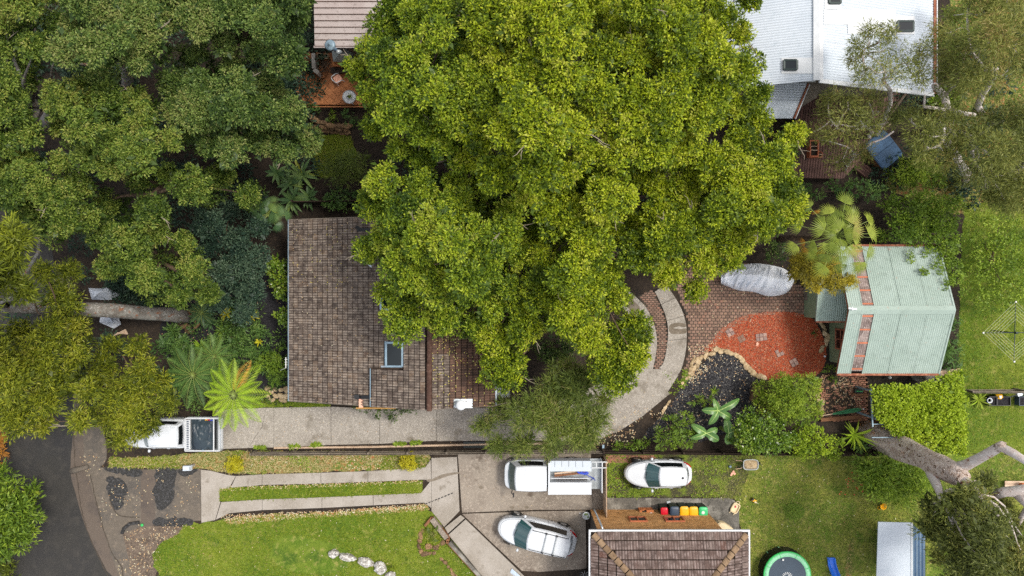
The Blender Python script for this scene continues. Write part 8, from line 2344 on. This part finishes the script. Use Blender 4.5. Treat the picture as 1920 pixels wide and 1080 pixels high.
FP = [(325, 622, .8, 'leaf_fern_dark', .6, 'dark strappy clump under the orange bromeliad nearest the wattle'), (345, 640, .7, 'leaf_fern_dark', .4, 'dark clump just south of the stone steps'), (420, 620, .8, 'leaf_bush', .2, 'bright strappy clump at the foot of the dark understorey tree'), (405, 640, .7, 'leaf_fern_dark', .7, 'dark clump under the eastern orange bromeliad'), (440, 625, .7, 'leaf_fern_dark', .5, 'dark clump beside the middle fern garden shrub'), (455, 615, .6, 'leaf_palm_dark', .6, 'glossy dark clump north of the middle fern garden shrub'), (486, 620, .6, 'leaf_fern_dark', .8, 'palest green strappy clump alone on the black mulch'), (470, 660, .6, 'leaf_fern_dark', .6, 'dark clump north of the bright lime tree fern'), (430, 655, .7, 'leaf_palm_dark', .5, 'glossy dark clump beside the smaller dark tree fern'), (500, 690, .6, 'leaf_fern_dark', .3, 'dark clump between lime tree fern and antenna shrub'), (310, 640, .6, 'leaf_palm_dark', .5, 'dark clump at the edge of the olive wattle'), (378, 650, .6, 'leaf_fern', .2, 'lime green clump between the two dark tree ferns'), (395, 605, .7, 'leaf_palm_dark', .4, 'dark clump between cycad and understorey tree')]
for x, y, l, lf, tn, lab in FP:
	strap_plant('garden_fern', lab, 'plant', x, y, .2, 22, l, .10, lf, tn, .6, 'strappy clumps in the fern garden')
strap_plant('croton', 'yellow leaved croton stem in the black mulch beside the tiled house', 'plant', 472, 592, .8, 14, .55, .09, 'leaf_yellow', .5, .9)
strap_plant('croton', 'yellow green croton beside the dark understorey tree', 'plant', 425, 588, .7, 12, .45, .09, 'leaf_yellow', .3, .9)
strap_plant('croton', 'bright yellow young croton in the black mulch', 'plant', 486, 641, .5, 10, .35, .08, 'leaf_yellow', .6, .9)
def banana(label, px, py, leaves, z=1.6):
	c = W(px, py, z)
	t = thing('banana_plant', label, 'banana plant', (c.x, c.y, 0), 0, 'banana plants on the black mulch')
	MB().tube([(c.x, c.y, 0), (c.x, c.y, z)], [.12, .07], 9).build('stem', M['stalk'], t)
	for az, L_, w in leaves:
		az = R(az); h = Vector((math.cos(az), math.sin(az), 0)); s = Vector((-h.y, h.x, 0))
		vs, rib = [], []
		n = 14
		for k in range(n + 1):
			q = k / n
			p = c + h * (L_ * q) + Vector((0, 0, L_ * (.55 * q - .62 * q * q)))
			ww = w * .5 * (math.sin(math.pi * min(1, .06 + q * .93)) ** .55) * (1 + .12 * random.uniform(-1, 1) * (k % 2))
			vs += [p - s * ww + Vector((0, 0, ww * .3)), p - s * ww * .5 + Vector((0, 0, ww * .22)), p, p + s * ww * .5 + Vector((0, 0, ww * .22)), p + s * ww + Vector((0, 0, ww * .3))]
			rib.append(p + Vector((0, 0, .02)))
		fs = []
		for k in range(n):
			for j in range(4):
				a = k * 5 + j; fs.append((a, a + 1, a + 6, a + 5))
		m = MB(); m.add(vs, fs, .45 + random.gauss(0, .1))
		o = m.build('leaf', M['leaf_banana'], t, smooth=True)
		MB().tube(rib[::2], [.03 * (1 - .12 * k) for k in range(8)], 5).build('midrib', M['rib_pale'], o)
M['rib_pale'] = plain('pale_midrib', rgb('9db36a'), .5)
banana('banana plant with five spread leaves on the black mulch', 1346, 770, ((28, 1.5, .42), (110, .75, .35), (178, .95, .42), (238, 1.0, .4), (-30, 1.0, .45)))
banana('banana plant with two broad upright leaves against the dark fence', 1366, 812, ((100, .9, .55), (30, .7, .5), (-95, .7, .5)))
banana('banana plant with arching leaves left of the two leaved one', 1324, 812, ((150, 1.0, .45), (20, .75, .45), (-30, .9, .5), (200, 1.0, .35)))
# ------------------------------------------------------------------ shrubs, hedge, vines
bush('lime_shrub', 'rounded lime green bush between the orange mulch and brown dirt', [(1416, 728), (1432, 704), (1470, 700), (1500, 702), (1530, 692), (1540, 725), (1538, 780), (1500, 797), (1440, 782), (1418, 755)], 'leaf_bush', 1.5, 22, 22, ztop=2.4, kw=dict(dens=26, per=13, tuft=.16, L=.15, Wd=.045, updir=.3), tint=.6)
bush('glossy_shrub', 'glossy dark green shrub with bright flecks right of the banana plants', [(1372, 800), (1400, 762), (1440, 775), (1485, 790), (1500, 845), (1400, 850), (1372, 835)], 'leaf_gloss', 1.6, 22, 22, ztop=2.6, kw=dict(dens=24, per=10, tuft=.18, L=.16, Wd=.085, lay=.7), tint=.5)
bush('yellow_green_shrub', 'yellow green shrub between the glossy shrub and the yucca', [(1480, 800), (1520, 795), (1560, 810), (1580, 830), (1570, 858), (1500, 858), (1482, 840)], 'leaf_hedge', 1.5, 20, 20, ztop=2.2, kw=dict(dens=26, per=11, tuft=.14, L=.11, Wd=.06), tint=.25)
bush('feathery_shrub', 'soft dark green shrub at the foot of the black mulch by the fence', [(1222, 838), (1228, 805), (1262, 768), (1300, 775), (1318, 805), (1300, 838)], 'leaf_bush', 1.0, 18, 19, ztop=1.6, kw=dict(dens=20, per=11, tuft=.16, L=.13, Wd=.05), tint=.22)
bush('fine_shrub', 'small feathery green shrub above the banana plants on black mulch', [(1290, 742), (1320, 738), (1342, 748), (1330, 765), (1300, 762)], 'leaf_bush', .7, 12, 13, kw=dict(dens=20, per=10, tuft=.12, L=.12, Wd=.035), tint=.25)
strap_plant('grass_tuft', 'single small green tuft in the middle of the black mulch', 'plant', 1339, 733, .05, 24, .35, .035, 'leaf_bush', .45, .8)
bush('dwarf_shrub', 'little round green shrub on the dirt south of the shed', [(1552, 704), (1566, 702), (1570, 714), (1556, 716)], 'leaf_bush', .4, 8, 8, kw=dict(dens=24, per=9, tuft=.09, L=.08, Wd=.04), tint=.2)
bush('dwarf_shrub', 'little green shrub at the shed wall beside the white post', [(1545, 688), (1562, 682), (1572, 692), (1556, 700)], 'leaf_bush', .4, 9, 9, kw=dict(dens=24, per=9, tuft=.1, L=.1, Wd=.04), tint=.4)
bush('dwarf_shrub', 'dark green tuft between tan stones at the shed corner', [(1522, 618), (1532, 616), (1536, 630), (1526, 634)], 'leaf_deep', .4, 7, 7, kw=dict(dens=24, per=9, tuft=.1, L=.1, Wd=.04), tint=.4)
grass('weeds', [(1242, 690), (1282, 720), (1262, 742), (1250, 730)], 100, M['leaf_bush'], .14, .05)
grass('weeds', [(1283, 690), (1296, 700), (1282, 730), (1274, 722)], 260, M['leaf_bush'], .14, .05)
pg = thing('leafy_pergola', 'flat topped pergola smothered in lime green vine south of the green shed', 'pergola', W(1715, 785, 0))
PGP = [(1634, 732), (1660, 722), (1720, 722), (1742, 716), (1775, 702), (1806, 694), (1812, 850), (1770, 852), (1715, 838), (1690, 828), (1655, 795), (1640, 770)]
for x, y in ((1642, 735), (1642, 785), (1720, 735), (1780, 730), (1780, 820), (1720, 815)):
	p = W(x, y, 0); q = W(x, y, 2.3)
	MB().box(q.x - .05, q.x + .05, q.y - .05, q.y + .05, 0, 2.3).build('post', M['flash_blue'], pg)
for y in (735, 765, 795, 820):
	MB().beam(W(1634, y, 2.28), W(1800, y, 2.28), .05, .1).build('beam', M['flash_blue'], pg)
MB().beam(W(1633, 728, 2.36), W(1636, 800, 2.36), .06, .1).build('beam', M['flash_blue'], pg)
hl = fill_lobes(PGP, 20, 14.5, 2.75, 2.4, reach=26, flat=.5, tint=.55, zj=.07, tvar=.05)
P, D, N, LL, WW, T = lobe_leaves(hl, dens=22, per=10, tuft=.14, L=.115, Wd=.095, down=-.1, updir=.75, tintv=.18, lay=.4)
q = scatter([(1633, 722), (1722, 720), (1745, 712), (1806, 694), (1812, 852), (1770, 853), (1700, 832), (1655, 798), (1636, 775)], 5200)
m = len(q)
zz = 2.42 + .3 * rng.random(m)
kz = (CAM_H - zz) / CAM_H
aa = rng.uniform(0, 6.28, m)
P = np.concatenate([P, np.stack([q[:, 0] * kz, q[:, 1] * kz, zz], 1)]); D = np.concatenate([D, np.stack([np.cos(aa), np.sin(aa), rng.normal(0, .3, m)], 1)])
N = np.concatenate([N, np.array([0, 0, 1.0]) + rng.normal(0, .45, (m, 3))]); T = np.concatenate([T, rng.normal(.5, .22, m)])
LL = np.concatenate([LL, .115 * rng.uniform(.7, 1.3, m)]); WW = np.concatenate([WW, .095 * rng.uniform(.7, 1.3, m)])
leaves_object('vine', P, D, N, LL, WW, T, M['leaf_hedge'], pg)
bush('dry_shrub', 'brown dry twiggy shrub beside the old gum base and pergola post', [(1608, 782), (1632, 772), (1650, 800), (1640, 825), (1615, 815)], 'frond_brown', .7, 13, 14, kw=dict(dens=16, per=10, tuft=.2, L=.2, Wd=.012, inner=False), tint=.05)
strap_plant('dark_leaf_plant', 'dark paddle leaved plant at the foot of the old gum', 'plant', 1612, 838, .4, 26, .7, .13, 'leaf_fern_dark', .6, .6)
bush('vine_mass', 'thick bright green vine climbing over the north-east shed corner', [(1648, 372), (1700, 362), (1800, 365), (1800, 560), (1795, 600), (1786, 545), (1772, 510), (1752, 470), (1700, 458), (1640, 452), (1655, 410)], 'leaf_bush', 2.2, 22, 22, cat='vine', ztop=3.4, kw=dict(dens=18, per=11, tuft=.18, L=.14, Wd=.075), tint=.3)
rv = thing('roof_creeper', 'green creeper sprays lying on the green shed roof corner', 'creeper', W(1765, 505, 2.9))
cl_ = []
for x, y, r in ((1738, 470, 8), (1706, 476, 6), (1706, 488, 6), (1752, 492, 8), (1772, 500, 9), (1756, 508, 7), (1744, 500, 5), (1768, 524, 9), (1760, 535, 6), (1728, 508, 5), (1721, 509, 4), (1776, 480, 10), (1760, 476, 10), (1784, 520, 9), (1788, 548, 7), (1780, 462, 12)):
	cl_.append((W(x, y, 3.05).x, W(x, y, 3.05).y, 2.72 + .385 * max(0, 2.44 - W(x, y, 3).y) + .08, r / 32, .12, .35))
P, D, N, LL, WW, T = lobe_leaves(cl_, dens=24, per=8, tuft=.12, L=.13, Wd=.075, inner=False, down=0)
leaves_object('foliage', P, D, N, LL, WW, T, M['leaf_bush'], rv)
bush('vine_mass', 'straggly bright green vines on the lawn above the clothes hoist', [(1812, 405), (1900, 390), (1980, 410), (1980, 560), (1890, 590), (1850, 585), (1815, 560)], 'leaf_bush', 1.3, 20, 24, cat='vine', ztop=1.8, kw=dict(dens=9, per=9, tuft=.25, L=.15, Wd=.085, inner=False), tint=.4)
bush('leafy_shrub', 'fresh bright green shrub on the mulch right of the spa', [(1662, 330), (1690, 300), (1720, 285), (1760, 310), (1770, 345), (1700, 350)], 'leaf_bush', 1.0, 17, 18, ztop=1.6, kw=dict(dens=18, per=11, tuft=.2, L=.2, Wd=.05, droop=.1), tint=.5)
bush('leafy_shrub', 'broad leaved dark shrub tucked under the white roof corner', [(1742, 172), (1770, 165), (1795, 175), (1790, 205), (1760, 212), (1742, 195)], 'leaf_gloss', .9, 14, 15, kw=dict(dens=14, per=8, tuft=.2, L=.3, Wd=.2), tint=.4)
bush('leafy_shrub', 'bright green shrub behind the white roof gutter at the top', [(1758, 30), (1775, 10), (1800, -10), (1830, 40), (1850, 60), (1790, 110), (1765, 90)], 'leaf_bush', 2, 18, 20, ztop=3, kw=dict(dens=14), tint=.4)
bush('leafy_shrub', 'small green shrub beside the dark steps of the spa', [(1583, 318), (1600, 312), (1610, 322), (1592, 330)], 'leaf_fern_dark', .5, 9, 9, tint=.8)
bush('flowering_bush', 'broad green bush with few red flowers north of the yellow bucket', [(1592, 880), (1612, 856), (1680, 858), (1735, 880), (1745, 915), (1712, 945), (1660, 942), (1615, 915)], 'leaf_bush', 1.2, 22, 22, ztop=2.0, kw=dict(dens=22, per=12, tuft=.24, L=.24, Wd=.05, rough_s=.4), tint=.32)
rf = thing('red_flowers', 'scatter of tiny red flowers at the edge of the broad green bush', 'flowers', W(1600, 890, 0))
pos = np.array([list(W(random.gauss(1608, 14), random.gauss(905, 18), 1.0)) for _ in range(46)])
rfo = leaves_object('petals', pos, rng.normal(size=(46, 3)) * [1, 1, .3], np.tile([0, 0, 1.0], (46, 1)), .1, .07, rng.random(46), leaf_mat('petal_red', L3((.2, .01, .01), (.4, .02, .02), (.5, .05, .04)), trans=.1), rf)
rfo['kind'] = 'stuff'
for x, y in ((1600, 890), (1612, 905)): MB().tube([W(x, y, 0), W(x, y, .98)], .015, 5).build('stem', M['stalk'], rf)
bush('roadside_bush', 'bright fan leaved bush beside the road at the left edge', [(-60, 890), (12, 876), (34, 908), (80, 918), (84, 950), (60, 985), (66, 1008), (32, 1042), (-60, 1066)], 'leaf_bush', 2.0, 30, 30, ztop=3.2, kw=dict(dens=12, per=14, tuft=.3, L=.28, Wd=.075, rough_s=.4, updir=.4, tintv=.35), tint=.18, reach=50)
bush('roadside_weeds', 'brown and yellow weeds at the dark left verge', [(-40, 800), (8, 812), (14, 870), (-40, 880)], 'frond_brown', .8, 18, 20, kw=dict(dens=12, L=.2, Wd=.04), tint=.2)
bush('roadside_weeds', 'dark weeds with orange leaves at the bottom left corner', [(-40, 1040), (30, 1045), (34, 1085), (-40, 1100)], 'leaf_olive', .8, 18, 20, kw=dict(dens=12, L=.2, Wd=.04), tint=.2)
bush('wall_shrub', 'bright glossy shrub against the west wall of the tiled house', [(498, 500), (520, 470), (544, 478), (544, 560), (520, 560), (505, 530)], 'leaf_gloss', 1.6, 15, 15, ztop=2.0, kw=dict(dens=22, per=9, tuft=.16, L=.16, Wd=.09), tint=.75)
bush('wall_shrub', 'smaller glossy shrub just south of the bright wall shrub', [(515, 585), (530, 566), (543, 566), (543, 625), (522, 622)], 'leaf_gloss', 1.4, 12, 13, ztop=1.8, kw=dict(dens=22, per=9, tuft=.16, L=.16, Wd=.09), tint=.7)
bush('wall_shrub', 'fine dark shrub under the white antenna at the house wall', [(500, 660), (530, 652), (543, 662), (543, 720), (515, 725), (495, 700)], 'leaf_bush', 1.0, 14, 15, ztop=1.4, kw=dict(dens=16, per=10, tuft=.2, L=.13, Wd=.05), tint=.1)
bush('garden_shrub', 'dense dark green shrub beside the dark tree fern', [(315, 640), (345, 628), (365, 645), (360, 668), (330, 672), (318, 660)], 'leaf_fern_dark', 1.0, 14, 14, kw=dict(dens=20, per=10, tuft=.16, L=.12, Wd=.06), tint=.6)
bush('garden_shrub', 'dark green shrub in the middle of the fern garden', [(420, 630), (455, 612), (470, 630), (450, 650), (425, 650)], 'leaf_fern_dark', .9, 13, 14, kw=dict(dens=20, per=10, tuft=.16, L=.14, Wd=.06), tint=.5)
bush('bottlebrush', 'fine leaved dark green bottlebrush south of the small lawn', [(600, 320), (620, 290), (660, 285), (690, 300), (675, 340), (620, 345)], 'leaf_oak', 2.0, 18, 20, ztop=2.8, kw=dict(dens=16, per=14, tuft=.35, L=.32, Wd=.03, updir=.3), tint=.25)
bush('patio_shrub', 'rounded dark green shrub below the left end of the patio edge', [(572, 195), (590, 192), (605, 205), (600, 216), (578, 212)], 'leaf_fern_dark', .6, 10, 11, kw=dict(dens=22, per=9, tuft=.12, L=.1, Wd=.05), tint=.6)
bush('patio_shrub', 'bright green mossy mound between patio and stone retaining wall', [(612, 215), (625, 208), (632, 222), (625, 236), (614, 230)], 'leaf_bush', .5, 9, 9, kw=dict(dens=26, per=9, tuft=.1, L=.08, Wd=.035), tint=.4)
bush('patio_shrub', 'dark green shrub under the patio edge near the table', [(638, 212), (655, 205), (670, 215), (668, 235), (645, 236)], 'leaf_fern_dark', .7, 11, 12, kw=dict(dens=22, per=9, tuft=.12, L=.1, Wd=.05), tint=.5)
for k, (x, y, lab) in enumerate(((440, 871, 'round golden yellow shrub nearest the letterbox'), (766, 866, 'round golden yellow shrub at the east end of the verge'))):
	bush('golden_shrub', lab, [(x, y, 15, .35), (x - 6, y - 5, 9, .5), (x + 7, y + 4, 9, .5), (x + 3, y - 7, 8, .5), (x - 5, y + 6, 8, .48)], 'leaf_yellow', group='golden shrubs on the verge', kw=dict(dens=40, per=9, tuft=.1, L=.08, Wd=.045), tint=.5)
litter('red_ground_cover', [(622, 856), (720, 856), (716, 874), (640, 880), (622, 872)], 1500, leaf_mat('leaf_red', L3((.10, .02, .01), (.25, .06, .02), (.30, .16, .05)), trans=.15), .13, .06, .05, clump=(1.3, -.6, 31), stand=.5)
grass('verge_weeds', [(500, 852), (580, 852), (580, 880), (500, 882)], 500, M['leaf_bush'], .14, .06, (1.2, .6, 33))
bush('tuft_shrub', 'green tuft beside the tall grey and white lawn boulder', [(728, 1060), (740, 1056), (746, 1070), (734, 1076)], 'grass_lush', .3, 9, 9, kw=dict(dens=26, per=10, tuft=.12, L=.16, Wd=.03), tint=.3)
bush('garden_shrub', 'small grey leaved shrub inside the ring of garden rocks', [(799, 994), (812, 990), (822, 1004), (815, 1018), (800, 1012)], 'leaf_oak', .5, 9, 9, kw=dict(dens=22, per=10, tuft=.12, L=.12, Wd=.03), tint=.7)
grass('weeds', [(792, 985), (835, 1012), (820, 1035), (790, 1030)], 700, M['grass_lush'], .18, .04)
cre = thing('eave_creeper', 'dark green creeper hanging from the south eave over the driveway', 'creeper', W(708, 768, 0))
cl_ = [(W(x, y, z).x, W(x, y, z).y, z, r / 30, r / 30, .3) for x, y, z, r in ((672, 764, 1.2, 6), (690, 766, 1.3, 6), (704, 770, 1.4, 8), (718, 768, 1.5, 7), (732, 770, 1.4, 8), (746, 768, 1.3, 8), (760, 768, 1.4, 7), (774, 769, 1.2, 6), (735, 778, .9, 5), (708, 780, .8, 4), (738, 787, .5, 3))]
P, D, N, LL, WW, T = lobe_leaves(cl_, dens=22, per=8, tuft=.12, L=.13, Wd=.07, inner=False)
leaves_object('foliage', P, D, N, LL, WW, T, M['leaf_deep'], cre)
for l in cl_[:8]: MB().tube([(l[0], l[1], 0), (l[0], l[1], l[2])], .02, 5).build('stem', M['bark_brown'], cre)
bush('shed_side_shrub', 'dark green shrub line squeezed along the east wall of the green shed', [(1778, 600), (1800, 590), (1804, 720), (1776, 700)], 'leaf_fern_dark', .8, 11, 13, ztop=1.2, kw=dict(dens=14), tint=.5)
bush('garden_shrub', 'leafy dark shrub left of the fern garden, under the wattle edge', [(330, 690), (312, 700), (300, 735), (330, 760), (350, 740)], 'leaf_fern_dark', .9, 14, 15, kw=dict(dens=16), tint=.4)
bush('garden_shrub', 'dark shrub between the lime tree fern and the dark tree fern', [(395, 695), (420, 690), (430, 720), (400, 735)], 'leaf_fern_dark', .7, 12, 13, kw=dict(dens=16), tint=.6)
bush('garden_shrub', 'mid green shrub on the black mulch north of the antenna', [(470, 675), (500, 660), (505, 690), (478, 700)], 'leaf_bush', .8, 11, 12, kw=dict(dens=16), tint=.15)
bush('shade_shrub', 'loose green shrub below the dark deck, left of the spa steps', [(1496, 342), (1560, 340), (1640, 336), (1668, 352), (1640, 375), (1560, 372), (1505, 372)], 'leaf_fern_dark', 1.1, 17, 19, ztop=1.5, kw=dict(dens=14, L=.17), tint=.5)
bush('shade_shrub', 'dark shrub between the boat cover and the fan palm trunk', [(1425, 462), (1462, 452), (1492, 466), (1480, 490), (1440, 488)], 'leaf_deep', 1.2, 14, 16, ztop=1.6, kw=dict(dens=15), tint=.4)
bush('shade_shrub', 'dark leafy shrub in the deep shade above the tiled roof corner', [(600, 362), (640, 356), (680, 362), (676, 392), (630, 396), (604, 386)], 'leaf_fern_dark', 1.0, 15, 17, ztop=1.4, kw=dict(dens=14, L=.17), tint=.35)
bush('shade_shrub', 'dark shrub under the she-oak edge beside the concrete loop', [(1000, 650), (1040, 628), (1080, 640), (1090, 680), (1050, 690), (1010, 680)], 'leaf_deep', 1.2, 16, 18, ztop=1.6, kw=dict(dens=14), tint=.4)
bush('fence_shrub', 'low green shrub along the fence between she-oak and black mulch', [(1140, 838), (1160, 828), (1215, 826), (1220, 840), (1150, 843)], 'leaf_bush', .5, 8, 10, kw=dict(dens=14), tint=.12)
gl = []
for x, y in scatter([(320, 600), (350, 560), (480, 560), (540, 640), (540, 740), (440, 760), (340, 765), (290, 720)], 46):
	gl.append((x, y, random.uniform(.15, .5), random.uniform(.3, .6), .3, random.uniform(.2, .8)))
P, D, N, LL, WW, T = lobe_leaves(gl, dens=12, per=9, tuft=.22, L=.22, Wd=.06, inner=False)
P[:, 2] = np.maximum(P[:, 2], .03)
leaves_object('ground_ferns', P, D, N, LL, WW, T, M['leaf_fern_dark'])['kind'] = 'stuff'
grass('clover_patch', smooth_poly([(1470, 955), (1480, 944), (1498, 945), (1507, 958), (1498, 972), (1478, 972)], 4), 1100, M['leaf_bush'], .13, .05, tint=(.15, .12))
ug = []
for poly, n in (([(-40, 0), (600, 0), (590, 330), (520, 400), (0, 520), (-40, 400)], 90), ([(700, 0), (1400, 0), (1500, 330), (1480, 470), (1150, 480), (930, 380), (700, 380)], 70), ([(1650, 160), (1920, 0), (1960, 400), (1650, 350)], 26), ([(170, 420), (420, 430), (500, 560), (330, 560), (180, 600)], 22), ([(-40, 500), (140, 520), (150, 640), (330, 660), (330, 740), (200, 760), (-40, 640)], 10)):
	for x, y in scatter(poly, n):
		ug.append((x, y, random.uniform(.2, .9), random.uniform(.5, 1.1), random.uniform(.4, .7), random.uniform(.2, .7)))
P, D, N, LL, WW, T = lobe_leaves(ug, dens=7, per=8, tuft=.3, L=.26, Wd=.1, inner=False)
P[:, 2] = np.maximum(P[:, 2], .03)
o = leaves_object('undergrowth', P, D, N, LL, WW, T, M['leaf_blue'])
o['kind'] = 'stuff'
